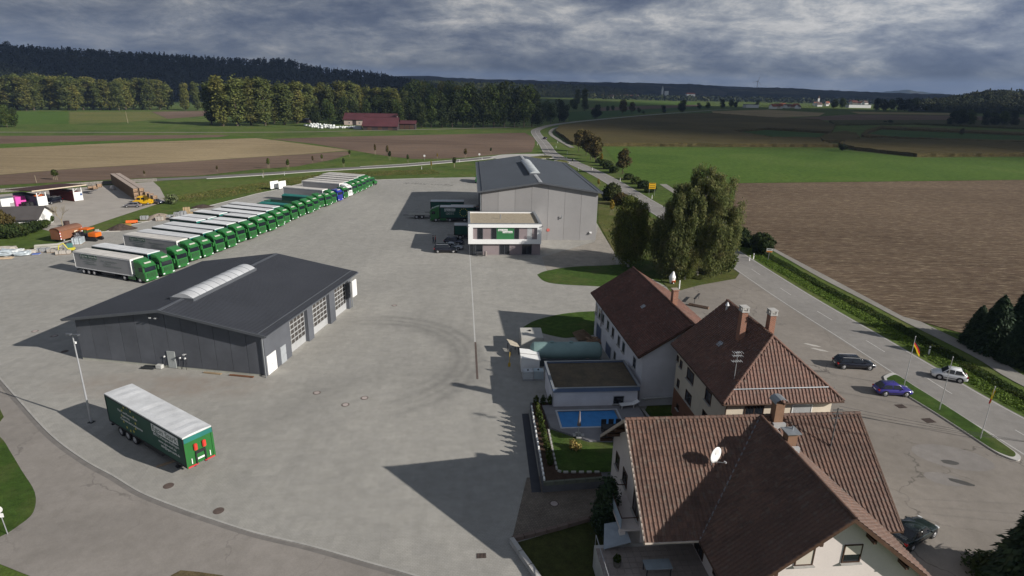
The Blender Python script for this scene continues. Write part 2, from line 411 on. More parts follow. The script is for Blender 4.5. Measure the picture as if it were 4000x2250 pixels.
# ================================================================ GROUND SHEETS
def sheet(name, px, z, m, kind='structure', parent=None, world=None):
    pts = world or [S(u, v) for u, v in px]
    me = bpy.data.meshes.new(name); me.from_pydata([(p[0], p[1], z) for p in pts], [], [tuple(range(len(pts)))])
    me.materials.append(m); me.update()
    bm = bmesh.new(); bm.from_mesh(me)
    for f in bm.faces:
        if f.normal.z < 0: f.normal_flip()
    bmesh.ops.triangulate(bm, faces=bm.faces); bm.to_mesh(me); bm.free()
    o = obj(name, me, parent)
    if kind and not parent: o['kind'] = kind
    return o
def ribbon_pts(path, w, off=0.0):
    """left and right edges of a world polyline"""
    L_, R_ = [], []
    for i, p in enumerate(path):
        a = path[max(0, i - 1)]; c = path[min(len(path) - 1, i + 1)]
        d = Vector((c[0] - a[0], c[1] - a[1])); d.normalize(); n = Vector((-d.y, d.x))
        q = Vector((p[0], p[1]))
        L_.append(q + n * (off + w / 2)); R_.append(q + n * (off - w / 2))
    return L_, R_
def smooth(path, k=6):
    """Catmull-Rom through plan points"""
    P = [Vector((p[0], p[1])) for p in path]; out = []
    for i in range(len(P) - 1):
        p0, p1, p2, p3 = P[max(0, i - 1)], P[i], P[i + 1], P[min(len(P) - 1, i + 2)]
        for j in range(k):
            t = j / k
            out.append(0.5 * ((2 * p1) + (p2 - p0) * t + (2 * p0 - 5 * p1 + 4 * p2 - p3) * t * t + (3 * p1 - p0 - 3 * p2 + p3) * t ** 3))
    out.append(P[-1]); return out
def strip(name, A, B, z, m, parent=None, h=0.0, kind='structure'):
    b = MB(); b.closed = bool(h)
    n = len(A)
    if not h:
        vs = [(p[0], p[1], z) for p in A] + [(p[0], p[1], z) for p in B]
        b.add(vs, [(i, n + i, n + i + 1, i + 1) for i in range(n - 1)])
    else:
        for i in range(n - 1): b.prism([A[i], B[i], B[i + 1], A[i + 1]], z, z + h)
    o = b.build(name, m, parent)
    if not h:
        me = o.data
        if me.polygons[0].normal.z < 0: me.flip_normals()
    if not parent: o['kind'] = kind
    return o

gm = MB(); gm.closed = False
ext = 16000.0
gm.quad((-ext, -400, 0), (ext, -400, 0), (ext, 14000, 0), (-ext, 14000, 0))
tag(gm.build('ground', G_MEADOW), kind='structure')

FIELDS = [
    ('field', [(-300, 371), (0, 362), (250, 355), (550, 345), (610, 343), (644, 347), (300, 359), (0, 373), (-300, 385)], G_BRIGHT),
    ('field', [(-300, 347), (0, 342), (550, 339.5), (578, 341), (550, 345), (250, 355), (0, 362), (-300, 371)], G_PLOUGH),
    ('field', [(-300, 384), (0, 373), (320, 359), (644, 347.5), (700, 354), (880, 378), (760, 388), (644, 395), (400, 411), (175, 425), (0, 440), (-300, 462)], G_STUBBLE),
    ('field', [(-300, 463), (0, 440.5), (175, 425.5), (400, 411.5), (644, 395.5), (760, 388.5), (872, 380.5), (884, 387), (836, 402), (745, 419), (644, 426), (515, 441), (200, 456), (0, 466), (-300, 482)], G_PLOUGH),
    ('field', [(682, 350), (850, 344), (1000, 341), (1320, 334), (1346, 348), (1345, 366), (1337, 383), (1240, 390), (1180, 396), (1125, 399), (1040, 400), (990, 395), (930, 386), (880, 377), (790, 362)], G_PLOUGH),
    ('field', [(380, 281), (522, 279), (528, 291), (422, 299)], G_PLOUGH),
    ('field', [(175, 281), (379, 281), (420, 300), (300, 308), (175, 312)], G_DRY),
    ('field', [(-300, 283), (60, 281), (172, 281), (172, 312), (60, 313), (-300, 318)], G_BRIGHT),
    ('field', [(1853, 461.5), (2250, 457), (2576, 453), (3100, 449), (3100, 1050), (2576, 880), (2394, 832), (2271, 797), (2113, 713), (1976, 641), (1880, 590), (1838, 560)], G_PLOUGH2),
    ('field', [(1521, 371), (1800, 374), (2107, 375), (2150, 382), (2307, 398), (2576, 397), (3100, 399), (3100, 449), (2576, 452.5), (2250, 456.5), (1853, 461), (1740, 463), (1610, 464), (1560, 425)], G_BRIGHT),
    ('field', [(1790, 280), (1932, 276), (2076, 284), (2060, 292), (1932, 296.5), (1800, 290)], G_TAN),
    ('field', [(1838, 335), (1930, 328), (2080, 338), (2062, 351), (1950, 350)], G_DARKGREEN),
    ('field', [(2168, 346), (2215, 327), (2400, 334), (2576, 342), (2900, 350), (2900, 366), (2576, 357), (2400, 354)], G_DARKGREEN),
    ('field', [(2138, 281), (2390, 285), (2400, 289), (2160, 286.5)], G_TAN),
    ('field', [(2000, 297), (2080, 292), (2150, 288), (2400, 291), (2600, 296), (2900, 306), (2900, 316), (2560, 303), (2300, 303), (2090, 304)], G_PLOUGH),
    ('field', [(1500, 262), (1540, 257), (1660, 255), (1760, 258), (1750, 263), (1600, 266), (1480, 268)], G_BRIGHT),
    ('field', [(1430, 282), (1500, 278), (1700, 270), (1790, 268), (1790, 272), (1610, 285), (1500, 300), (1430, 305)], G_DARKGREEN),
    ('field', [(1480, 272), (1640, 266), (1760, 264), (1760, 268), (1640, 274), (1500, 280)], G_PLOUGH),
]
for i, (nm, px, m_) in enumerate(FIELDS): sheet(nm, px, 0.03 + 0.006 * i, m_)

# far end of the gravel farm track
tr_ = [S2(-300, 334), S2(0, 333), S2(300, 333.5), S2(700, 333), S2(1000, 327.5), S2(1200, 323), S2(1342, 319)]
a, b_ = ribbon_pts(smooth(tr_), 3.4); strip('farm_track', a, b_, 0.16, M_GRAVEL)

# ---- concrete yard of the haulier
KERB = [(-220, 700), (-90, 850), (0, 953), (46, 1005), (128, 1094), (213, 1158), (285, 1198), (355, 1240), (441, 1275), (533, 1307), (644, 1342), (786, 1376), (929, 1417), (1042, 1449), (1250, 1520)]
kp = smooth([S2(*p) for p in KERB], 5)
far_edge = [S2(*p) for p in ((1420, 1540), (1360, 1449), (1420, 1340), (1540, 1290), (1540, 1190), (1640, 1000), (1700, 860), (1700, 735), (1600, 680), (1546, 640), (1500, 560), (1500, 480), (1420, 446), (1183, 446), (1091, 448), (966, 452), (951, 453), (900, 445), (830, 447), (760, 462), (687, 479.5), (643, 488.5), (607, 498), (539, 515), (480, 528), (400, 552), (330, 566), (250, 587), (150, 612), (0, 650), (-150, 688))]
yard_pts = [Vector((*p, 0)) for p in [tuple(q) for q in kp]] + [Vector((*p, 0)) for p in far_edge]
YARD = sheet('yard_paving', None, 0.06, M_PAVE, world=yard_pts)
ka, kb = ribbon_pts(kp, 0.17, 0.0); strip('kerb', ka, kb, 0.0, mat('kerb_grey', (0.33, 0.32, 0.30), .85, .15, .9, .2, 0, 0, True), h=0.10)
ga, gb = ribbon_pts(kp, 0.34, -0.30)
strip('gutter', ga, gb, 0.052, mat('gutter_stone', (0.16, 0.15, 0.14), 0.9, 0.15, 1, 0.2, 0, 0, True))
# kerb on the far side of the yard
fe = [Vector(p) for p in far_edge[14:]]
ka, kb = ribbon_pts(fe, 0.25, 0.0); strip('kerb', ka, kb, 0.0, M_KERB, h=0.11)

# ---- lane in the foreground
lane = [Vector((*tuple(q), 0)) for q in kp] + [S(1250, 1600), S(700, 1700), S(200, 1500), S(-300, 1300), S(-500, 1000)]
sheet('lane', None, 0.045, M_ROAD2, world=lane)
verge = [S2(*p) for p in ((-60, 1070), (0, 1100), (28, 1140), (55, 1185), (88, 1240), (84, 1290), (45, 1325), (0, 1352), (-80, 1380), (-200, 1300))]
sheet('lane_verge', None, 0.055, G_LAWN, world=[Vector((*tuple(p), 0)) for p in smooth(verge, 4)])
sheet('lane_verge', [(430, 1449), (455, 1436), (500, 1440), (560, 1449), (620, 1480), (420, 1500)], 0.056, m_grass('scuffed_verge', (0.10, 0.085, 0.045), (0.13, 0.10, 0.06), (0.09, 0.10, 0.035), 2))
sheet('lane_verge', [(-80, 980), (-10, 1010), (10, 1050), (-10, 1075), (-80, 1070)], 0.057, G_LAWN)

# ---- builders' yard on the left
sheet('storage_yard_paving', [(-120, 497), (0, 490), (250, 468), (385, 457), (402, 472), (420, 506), (300, 545), (215, 574), (150, 590), (100, 575), (-120, 590)], 0.062, mat('storage_paving', (0.32, 0.295, 0.265), 0.9, 0.1, 0.25, 0.15, 0, 0, True))

# ---- right side: forecourt, road, path
sheet('forecourt', [(1690, 742), (1705, 733), (1760, 718), (1850, 702), (1861, 687), (1875, 680), (1935, 725), (2030, 790), (2120, 850), (2200, 900), (2310, 965), (2450, 1055), (2590, 1140), (2790, 1270), (2790, 1560), (2300, 1520), (2150, 1340), (2080, 1010), (1800, 850)], 0.064, M_ASPH)
RL = [(2760, 1283), (2576, 1158), (2464, 1085), (2292, 973), (2236, 941), (2166, 899), (2060, 829), (1966, 766), (1899, 716), (1860, 686), (1811, 648), (1740, 597), (1680, 560), (1615, 521), (1578, 498), (1508, 452), (1463, 428), (1438, 413), (1420, 403)]
RR = [(2800, 1165), (2576, 1043), (2447, 980), (2341, 917), (2222, 839), (2106, 776), (1976, 702), (1895, 655), (1829, 616), (1775, 583), (1700, 538), (1632, 498), (1560, 455), (1500, 426), (1448, 407), (1430, 397)]
def resample(pts, n):
    P = [Vector(p) for p in pts]; d = [0]
    for a_, c_ in zip(P[:-1], P[1:]): d.append(d[-1] + (c_ - a_).length)
    out = []
    for i in range(n):
        t = d[-1] * i / (n - 1); k = 0
        while k < len(d) - 2 and d[k + 1] < t: k += 1
        f = (t - d[k]) / max(1e-6, d[k + 1] - d[k]); out.append(P[k].lerp(P[k + 1], f))
    return out
rl = resample(smooth([S2(*p) for p in RL], 5), 60); rr = resample(smooth([S2(*p) for p in RR], 5), 60)
# one even carriageway fitted between the two measured edges
cl = [(x + y) / 2 for x, y in zip(rl, rr)]
ROADW = 6.9
la, lb = ribbon_pts(cl, ROADW)
road = strip('main_road', la, lb, 0.072, M_ROAD)
for s_ in (-1, 1):
    a, b_ = ribbon_pts(cl, 0.14, s_ * (ROADW / 2 - 0.28)); strip('edge_line', a, b_, 0.077, M_WHITELINE, road)
dl = 0.0; segs = []
cl_f = resample(cl, 400); step = sum((cl_f[i + 1] - cl_f[i]).length for i in range(399)) / 399
i = 8
while i < 396:
    j = min(399, i + max(1, int(4.0 / step)))
    a, b_ = ribbon_pts(cl_f[i:j + 1], 0.13); strip('lane_dash', a, b_, 0.078, M_WHITELINE, road)
    i += int(12.0 / step)
# junction, north branch and the branch to the left
nb_l = [(1436, 412), (1395, 397), (1366, 384), (1352, 368), (1337, 348), (1333, 334), (1342, 324), (1380, 314), (1440, 306), (1500, 300), (1590, 292), (1690, 284), (1790, 277), (1840, 274)]
nb_r = [(1440, 407), (1412, 397), (1400, 384), (1394, 366), (1375, 345), (1362, 334), (1362, 327), (1392, 316.5), (1445, 308.5), (1505, 302), (1593, 293.6), (1692, 285.3), (1791, 278), (1841, 275)]
a = resample(smooth([S2(*p) for p in nb_l], 6), 70); b_ = resample(smooth([S2(*p) for p in nb_r], 6), 70)
c2 = [(x + y) / 2 for x, y in zip(a, b_)]
a, b_ = ribbon_pts(c2, 7.4); r2 = strip('north_road', a, b_, 0.068, M_ROAD)
for s_ in (-1, 0, 1):
    a, b_ = ribbon_pts(c2, 0.18, s_ * 3.3); strip('edge_line', a, b_, 0.074, M_WHITELINE, r2)
lb_path = [S2(1400, 389), S2(1340, 390), S2(1260, 394), S2(1190, 401), S2(1144, 405), S2(1060, 412), S2(994, 417), S2(819, 427), S2(669, 437), S2(515, 446.5), S2(385, 453), S2(250, 462), S2(0, 478), S2(-300, 500)]
c3 = smooth(lb_path, 6)
a, b_ = ribbon_pts(c3, 6.0); r3 = strip('link_road', a, b_, 0.066, mat('dark_new_asphalt', (0.15, 0.142, 0.135), 0.9, 0.12, 0.4, 0.2, 0, 0, True))
a, b_ = ribbon_pts(c3[12:-24], 1.0, 3.6); strip('kerb_strip', a, b_, 0.0, M_KERB, h=0.12)
a, b_ = ribbon_pts(c3[3:40], 0.5, -3.3); strip('kerb_strip', a, b_, 0.0, M_KERB, h=0.11)
# traffic islands of the junction
def island(px, m_):
    pts = smooth([S2(*p) for p in px + [px[0]]], 5)[:-1]
    b = MB(); b.prism(pts, 0.03, 0.17); o = b.build('traffic_island', M_KERB); o['kind'] = 'structure'
    c_ = sum((Vector(p) for p in pts), Vector((0, 0))) / len(pts)
    inner = [c_ + (Vector(p) - c_) * 0.9 for p in pts]
    me = MB(); me.closed = False; me.add([(p[0], p[1], 0.175) for p in inner], [tuple(range(len(inner)))]); q = me.build('island_turf', m_, o)
    if q.data.polygons[0].normal.z < 0: q.data.flip_normals()
    return o
island([(1232, 397), (1262, 390), (1320, 388), (1366, 389.5), (1355, 393.5), (1300, 397.5), (1262, 401)], mat('island_paving', (0.36, 0.35, 0.33), 0.9, 0.1, 0.3, 0.2, 0, 0, True))
island([(1330, 395), (1372, 391), (1392, 394), (1388, 399), (1340, 400.5)], G_DRY)
island([(1393, 405), (1412, 402), (1432, 408), (1430, 411)], G_DRY)
# bicycle path beside the field
PA = [(2900, 1120), (2576, 960), (2471, 897), (2300, 812), (2192, 756), (2076, 697), (1980, 643), (1930, 616), (1850, 577), (1760, 520), (1690, 478), (1640, 446), (1590, 418)]
c4 = smooth([S2(*p) for p in PA], 5)
a, b_ = ribbon_pts(c4, 2.6); strip('cycle_path', a, b_, 0.067, M_PATH)
PA2 = [(1440, 372), (1405, 352), (1385, 337), (1392, 325), (1420, 318), (1500, 308)]
c5 = smooth([S2(*p) for p in PA2], 5); a, b_ = ribbon_pts(c5, 3.0); strip('cycle_path', a, b_, 0.2, M_PATH)
# grass island with kerb between forecourt and road
isl = smooth([S2(*p) for p in ((2222, 950), (2236, 943), (2252, 943), (2292, 969), (2350, 1005), (2464, 1079), (2545, 1135), (2566, 1152), (2560, 1162), (2535, 1155), (2500, 1138), (2430, 1092), (2340, 1034), (2260, 985), (2228, 962), (2222, 950))], 4)[:-1]
b = MB(); b.prism(isl, 0.03, 0.19); o = b.build('kerbed_island', M_KERB); o['kind'] = 'structure'
c_ = sum((Vector(p) for p in isl), Vector((0, 0))) / len(isl)
q = MB(); q.closed = False; q.add([(*(c_ + (Vector(p) - c_) * 0.94), 0.2) for p in isl], [tuple(range(len(isl)))]); q = q.build('turf', G_LAWN, o)
if q.data.polygons[0].normal.z < 0: q.data.flip_normals()

# ---- lawns, gravel and beds between the buildings
def lawn(name, px, z, m_, k=5):
    return sheet(name, None, z, m_, world=[Vector((*tuple(p), 0)) for p in smooth([S2(*p) for p in px + [px[0]]], k)[:-1]])
lawn('lawn', [(1351, 692), (1375, 682), (1440, 672), (1530, 668), (1610, 665), (1650, 690), (1600, 722), (1480, 720), (1380, 712)], 0.075, G_LAWN)
lawn('lawn', [(1313, 826), (1350, 806), (1420, 790), (1500, 784), (1560, 790), (1520, 835), (1440, 850), (1400, 848)], 0.076, G_LAWN)
sheet('lawn', [(1640, 660), (1660, 700), (1690, 740), (1706, 732), (1760, 717), (1850, 701), (1858, 690), (1830, 665), (1800, 650), (1730, 610), (1660, 560), (1530, 482), (1505, 482), (1505, 560), (1548, 640)], 0.074, m_grass('birch_lawn', (0.06, 0.085, 0.02), (0.09, 0.10, 0.03), (0.13, 0.10, 0.045), 2.0, 0.5))
sheet('gravel_strip', [(1363, 648), (1497, 608), (1505, 570), (1545, 635), (1550, 668), (1440, 672), (1395, 690), (1385, 700), (1372, 672)], 0.070, M_GRAVEL)
# ================================================================ BUILDINGS
M_ANTH = mat('anthracite_panel', (0.088, 0.094, 0.108), 0.8, 0.16, 0.35, 0.25, 0, 0.01)
M_ANTHROOF = mat('anthracite_roof_sheet', (0.062, 0.066, 0.078), 0.5, 0.10, 0.25, 0.4, 0.2)
M_ANTHTRIM = mat('anthracite_trim', (0.10, 0.108, 0.122), 0.45, 0.08, 0.5, 0.4, 0.2)
M_GREYPANEL = mat('grey_concrete_panel', (0.255, 0.25, 0.25), 0.8, 0.06, 0.25, 0.25, 0, 0.005)
M_GREYROOF = mat('grey_roof_sheet', (0.088, 0.10, 0.118), 0.5, 0.08, 0.15, 0.4, 0.2)
M_ACRYL = mat('translucent_acrylic', (0.42, 0.43, 0.445), 0.35, 0.10, 0.8, 0.4)
M_ALU = mat('aluminium', (0.52, 0.53, 0.54), 0.4, 0.08, 1, 0.5, 0.4)
M_ZINC = mat('zinc', (0.30, 0.32, 0.34), 0.45, 0.1, 1.5, 0.5, 0.5)
M_WHITE = mat('white_render', (0.78, 0.78, 0.77), 0.8, 0.05, 0.4, 0.25)
M_WHITEMETAL = mat('white_metal', (0.76, 0.76, 0.75), 0.4, 0.06, 0.7, 0.4)
M_OLDWHITE = mat('old_white_render', (0.62, 0.62, 0.66), 0.85, 0.09, 0.5, 0.2)
M_CREAM = mat('cream_render', (0.60, 0.53, 0.43), 0.85, 0.08, 0.5, 0.2)
M_PINKCREAM = mat('pale_render', (0.60, 0.54, 0.51), 0.85, 0.06, 0.5, 0.2)
M_TAUPE = mat('taupe_cladding', (0.235, 0.195, 0.20), 0.7, 0.07, 0.5, 0.25)
M_GLASS = glass()
M_DARK = mat('dark_void', (0.012, 0.012, 0.013), 0.9, 0.1, 1, 0.1)
M_BROWNWOOD = mat('brown_stained_wood', (0.07, 0.038, 0.024), 0.7, 0.2, 1.5, 0.3)
M_GREEN_SIGN = mat('green_sign', (0.035, 0.16, 0.06), 0.4, 0.05, 1, 0.4)
M_ROOFGRAVEL = mat('roof_gravel', (0.36, 0.31, 0.235), 0.95, 0.16, 1.6, 0.1, 0, 0.03, False, None, 0, 0.35)
M_ROOFMOSS = mat('mossy_roof_gravel', (0.13, 0.112, 0.085), 0.95, 0.22, 0.7, 0.1, 0, 0.03, False, (0.14, 0.11, 0.075), 0, 0.4)
M_BLUE_TRIM = mat('blue_fascia', (0.13, 0.175, 0.27), 0.6, 0.1, 0.6, 0.3)
def m_brick():
    b = NB('chimney_brick'); b.pr(0.9, 0.2); bk = b.n('ShaderNodeTexBrick')
    v = b.n('ShaderNodeCombineXYZ'); s_ = b.n('ShaderNodeSeparateXYZ'); b.l(b.oc(), s_.inputs[0])
    b.l(b.math('ADD', s_.outputs[0], s_.outputs[1]), v.inputs[0]); b.l(s_.outputs[2], v.inputs[1]); b.l(v.outputs[0], bk.inputs['Vector'])
    for k, x in (('Scale', 1.0), ('Mortar Size', 0.012), ('Brick Width', 0.25), ('Row Height', 0.085)): bk.inputs[k].default_value = x
    bk.inputs['Color1'].default_value = (0.30, 0.10, 0.05, 1); bk.inputs['Color2'].default_value = (0.22, 0.075, 0.04, 1); bk.inputs['Mortar'].default_value = (0.30, 0.26, 0.22, 1)
    b.col(bk.outputs[0]); return b.m
M_BRICK = m_brick()
def m_tile(name, c):
    b = NB(name); b.pr(0.6, 0.35); oi = b.n('ShaderNodeObjectInfo')
    n1 = b.noise(b.pos(), 0.5, 4); n2 = b.noise(b.pos(), 7.0, 4); n3 = b.noise(b.pos(), 2.6, 2)
    c_ = b.ramp(n1, [(0.3, scl(c, 0.8)), (0.7, scl(c, 1.2))])
    c_ = b.mix(1.0, c_, b.ramp(n2, [(0.3, (0.72, 0.74, 0.76)), (0.7, (1.15, 1.1, 1.08))]), 'MULTIPLY')
    c_ = b.mix(b.rampf(n3, 0.56, 0.68, 0, 0.28), c_, (0.15, 0.145, 0.12))
    b.pos(); c_ = b.mix(1.0, c_, b.ramp(b.geo.outputs['Random Per Island'], [(0.0, (0.78, 0.77, 0.76)), (.3, (.96, .96, .96)), (.75, (1.05, 1.04, 1.03)), (1.0, (1.22, 1.18, 1.13))]), 'MULTIPLY')
    b.col(c_); return b.m
M_TILE_A = m_tile('dark_brown_tile', (0.105, 0.046, 0.032))
M_TILE_B = m_tile('brown_tile', (0.13, 0.066, 0.047))
M_TILE_C = m_tile('weathered_brown_tile', (0.104, 0.059, 0.043))

def textmesh(body, m_, size=1.0, extrude=0.006, align='CENTER'):
    def mk():
        cu = bpy.data.curves.new('lettering', 'FONT'); cu.body = body; cu.size = size; cu.extrude = extrude
        cu.align_x = align; cu.align_y = 'CENTER'; cu.resolution_u = 3
        t = bpy.data.objects.new('lettering_tmp', cu); COL.objects.link(t)
        dg = bpy.context.evaluated_depsgraph_get(); me = bpy.data.meshes.new_from_object(t.evaluated_get(dg))
        me.materials.clear(); me.materials.append(m_)
        bpy.data.objects.remove(t, do_unlink=True); me.name = 'lettering'; return me
    return cached(('txt', body, m_.name, size, extrude, align), mk)
def lettering(body, m_, size, parent, loc, rot, align='CENTER', fit=None, name='lettering'):
    me = textmesh(body, m_, size, 0.006, align); o = obj(name, me, parent, loc, rot)
    if fit:
        w = max(v.co.x for v in me.vertices) - min(v.co.x for v in me.vertices); o.scale = (fit / w, 1, 1)
    return o
FACE = {'-y': 0.0, '+x': R(90), '+y': R(180), '-x': R(-90)}
def flat_text(body, m_, size, parent, loc, face, fit=None, align='CENTER'):
    return lettering(body, m_, size, parent, loc, Euler((R(90), 0, FACE[face])), align, fit)

def window(parent, x, y, z, w, h, face, frame=None, pane=None, mull=1, sill=True, depth=0.10):
    """frame proud of the wall at (x,y,z = bottom middle), glass set back inside it"""
    frame = frame or M_WHITEMETAL; pane = pane or M_GLASS
    def mk():
        b = MB(); t = 0.07
        b.bx(-w / 2, w / 2, -depth, 0.05, h - t, h); b.bx(-w / 2, w / 2, -depth, 0.05, 0, t)
        b.bx(-w / 2, -w / 2 + t, -depth, 0.05, t, h - t); b.bx(w / 2 - t, w / 2, -depth, 0.05, t, h - t)
        for i in range(mull): 
            q = -w / 2 + w * (i + 1) / (mull + 1); b.bx(q - 0.03, q + 0.03, -depth + 0.02, 0.05, t, h - t)
        return b.mesh('window', frame)
    o = obj('window', cached(('win', w, h, mull, frame.name, depth), mk), parent, (x, y, z), FACE[face])
    def mp():
        b = MB(); b.bx(-w / 2 + 0.06, w / 2 - 0.06, -0.03, 0.0, 0.06, h - 0.06); return b.mesh('pane', pane)
    obj('pane', cached(('pane', w, h, pane.name), mp), o)
    if sill:
        def ms():
            b = MB(); b.bx(-w / 2 - 0.08, w / 2 + 0.08, -depth - 0.14, 0.03, -0.06, -0.004); return b.mesh('sill', M_STONE)
        obj('sill', cached(('sill', w, depth), ms), o)
    return o
def door(parent, x, y, z, w, h, face, m_, leaves=1, hm=None):
    b = MB(); t = 0.06
    for i in range(leaves):
        a = -w / 2 + w * i / leaves; b.bx(a + 0.015, a + w / leaves - 0.015, -0.06, 0.02, 0.02, h)
    o = b.build('door', m_, parent, (x, y, z), FACE[face])
    k = MB(); k.bx(0.06, 0.10, -0.12, -0.06, 1.0, 1.12) if leaves == 2 else k.bx(w / 2 - 0.16, w / 2 - 0.12, -0.12, -0.06, 1.0, 1.12)
    k.build('handle', hm or M_ZINC, o); return o

# ---------------------------------------------------------------- roof tiles
def tile_mesh(tw, th, m_):
    def mk():
        k = tw / 0.3
        prof = [(0, .045), (.045 * k, .004), (.15 * k, .004), (.195 * k, .05), (.24 * k, .068), (.30 * k, .045)]
        b = MB(); b.closed = False; n = len(prof)
        lo = [(a, -0.05, c + 0.05) for a, c in prof]; hi = [(a, th, c + 0.002) for a, c in prof]; lip = [(a, -0.05, c + 0.005) for a, c in prof]
        b.add(lo + hi + lip, [(i, i + 1, n + i + 1, n + i) for i in range(n - 1)] + [(2 * n + i, 2 * n + i + 1, i + 1, i) for i in range(n - 1)])
        return b.mesh('roof_tile', m_)
    return cached(('tile', tw, th, m_.name), mk)
def inside(p, poly):
    c = False; n = len(poly); j = n - 1
    for i in range(n):
        if (poly[i][1] > p[1]) != (poly[j][1] > p[1]) and p[0] < (poly[j][0] - poly[i][0]) * (p[1] - poly[i][1]) / (poly[j][1] - poly[i][1] + 1e-12) + poly[i][0]: c = not c
        j = i
    return c
class TileJob:
    """collects tile places of one roof; the nearest become single tiles, the rest one joined part"""
    def __init__(s, roof, base, m_, tw=0.3, th=0.38): s.roof, s.base, s.m, s.tw, s.th, s.pl = roof, base, m_, tw, th, []
    def slope(s, o, u, v, poly):
        o, u, v = Vector(o), Vector(u).normalized(), Vector(v).normalized(); n = u.cross(v)
        if n.z < 0: n = -n
        amin, amax = min(p[0] for p in poly), max(p[0] for p in poly); bmax = max(p[1] for p in poly); bmin = min(p[1] for p in poly)
        M3 = Matrix((u, v, n)).transposed().to_4x4()
        j = 0
        while bmin + j * s.th < bmax:
            i = 0
            while amin + i * s.tw < amax:
                a, b = amin + i * s.tw, bmin + j * s.th
                if inside((a + s.tw / 2, b + s.th / 2), poly):
                    M_ = M3.copy(); M_.translation = o + u * a + v * b + n * 0.012
                    s.pl.append(M_)
                i += 1
            j += 1
    def finish(s, limit):
        me = tile_mesh(s.tw, s.th, s.m); W_ = s.base
        cam_p = Vector((0, 0, CAM_H))
        s.pl.sort(key=lambda M_: ((W_ @ M_.translation) - cam_p).length)
        jr = random.Random(3)
        for k, M_ in enumerate(s.pl):
            w = M_.copy(); w.translation = M_.translation + M_.to_3x3() @ Vector((0, jr.uniform(-.008, .008), jr.uniform(0, .008)))
            s.pl[k] = w @ Matrix.Rotation(jr.uniform(-.012, .012), 4, 'Z')
        for M_ in s.pl[:limit]:
            o = bpy.data.objects.new('roof_tile', me); COL.objects.link(o); o.parent = s.roof; o.matrix_basis = M_
        rest = s.pl[limit:]
        if rest:
            base = np.array([v.co[:] for v in me.vertices]); fs = [tuple(p.vertices) for p in me.polygons]; nv = len(base)
            vs = []; ff = []
            for k, M_ in enumerate(rest):
                a = np.array(M_)[:3, :3]; t = np.array(M_.translation)
                vs.append(base @ a.T + t); ff += [tuple(i + k * nv for i in f) for f in fs]
            vs = np.concatenate(vs)
            mm = bpy.data.meshes.new('roof_tiles'); mm.from_pydata(vs.tolist(), [], ff); mm.materials.append(s.m); mm.update()
            o = obj('roof_tiles', mm, s.roof); o['kind'] = 'stuff'
def ridge_caps(parent, pts, m_, r=0.13, step=0.42, name='ridge_cap'):
    """overlapping half-round caps along a ridge or hip"""
    b = MB(); b.closed = False
    for a, c in zip(pts[:-1], pts[1:]):
        a, c = Vector(a), Vector(c); L = (c - a).length; d = (c - a) / L; n = max(1, int(L / step))
        sd = d.cross(Vector((0, 0, 1))).normalized(); up = sd.cross(d)
        for i in range(n):
            p0 = a + d * (L * i / n); p1 = a + d * (L * (i + 1) / n + 0.05)
            vs = []
            for p, rr_ in ((p0, r * 1.08), (p1, r * 0.9)):
                for k in range(6):
                    t = math.pi * k / 5; vs.append(p + sd * math.cos(t) * rr_ + up * (math.sin(t) * rr_ - 0.03))
            b.add(vs, [(k, k + 1, 7 + k, 6 + k) for k in range(5)])
    return b.build(name, m_, parent)
def rotmat(loc, rz): 
    M_ = Matrix.Rotation(rz, 4, 'Z'); M_.translation = Vector((loc[0], loc[1], loc[2] if len(loc) > 2 else 0)); return M_

# ---------------------------------------------------------------- workshop hall (left)
WS = thing('workshop_hall', 'dark grey workshop hall with ribbed gable roof, long skylight and three glazed gates', 'building', (-52.2, 68.4, 0.06), R(-9))
WW, WD, WE, WR = 24.1, 24.4, 5.5, 7.45
def ws_top(x): return WE + (WR - WE) * (1 - abs(x - WW / 2) / (WW / 2))
core = MB(); core.side([(0.2, 0), (WW - 0.75, 0), (WW - 0.75, WE - .1), (WW / 2, WR - .15), (0.2, WE - .1)], 0.2, WD - 0.2); core.build('core', M_DARK, WS)
pl_ = MB(); pl_.bx(-0.02, WW - 0.7, -0.03, 0.19, 0, 0.28); pl_.build('plinth', mat('plinth', (0.36, 0.36, 0.31), 0.9, 0.15, 1), WS)
npan = 12
for i in range(npan):
    a, c = WW * i / npan + 0.025, WW * (i + 1) / npan - 0.025
    for (y0, y1) in ((-0.06, 0.19), (WD - 0.19, WD + 0.02)):
        b = MB(); top = [(a, 0.29 if y0 < 1 else 0), (c, 0.29 if y0 < 1 else 0), (c, ws_top(c) - .12)]
        if a < WW / 2 < c: top.append((WW / 2, WR - .12))
        top.append((a, ws_top(a) - .12)); b.side(top, y0, y1); b.build('wall_panel', M_ANTH, WS)
for i in range(12):
    b = MB(); b.bx(-0.05, 0.19, WD * i / 12 + .22, WD * (i + 1) / 12 + .19, 0, WE - .05); b.build('wall_panel', M_ANTH, WS)
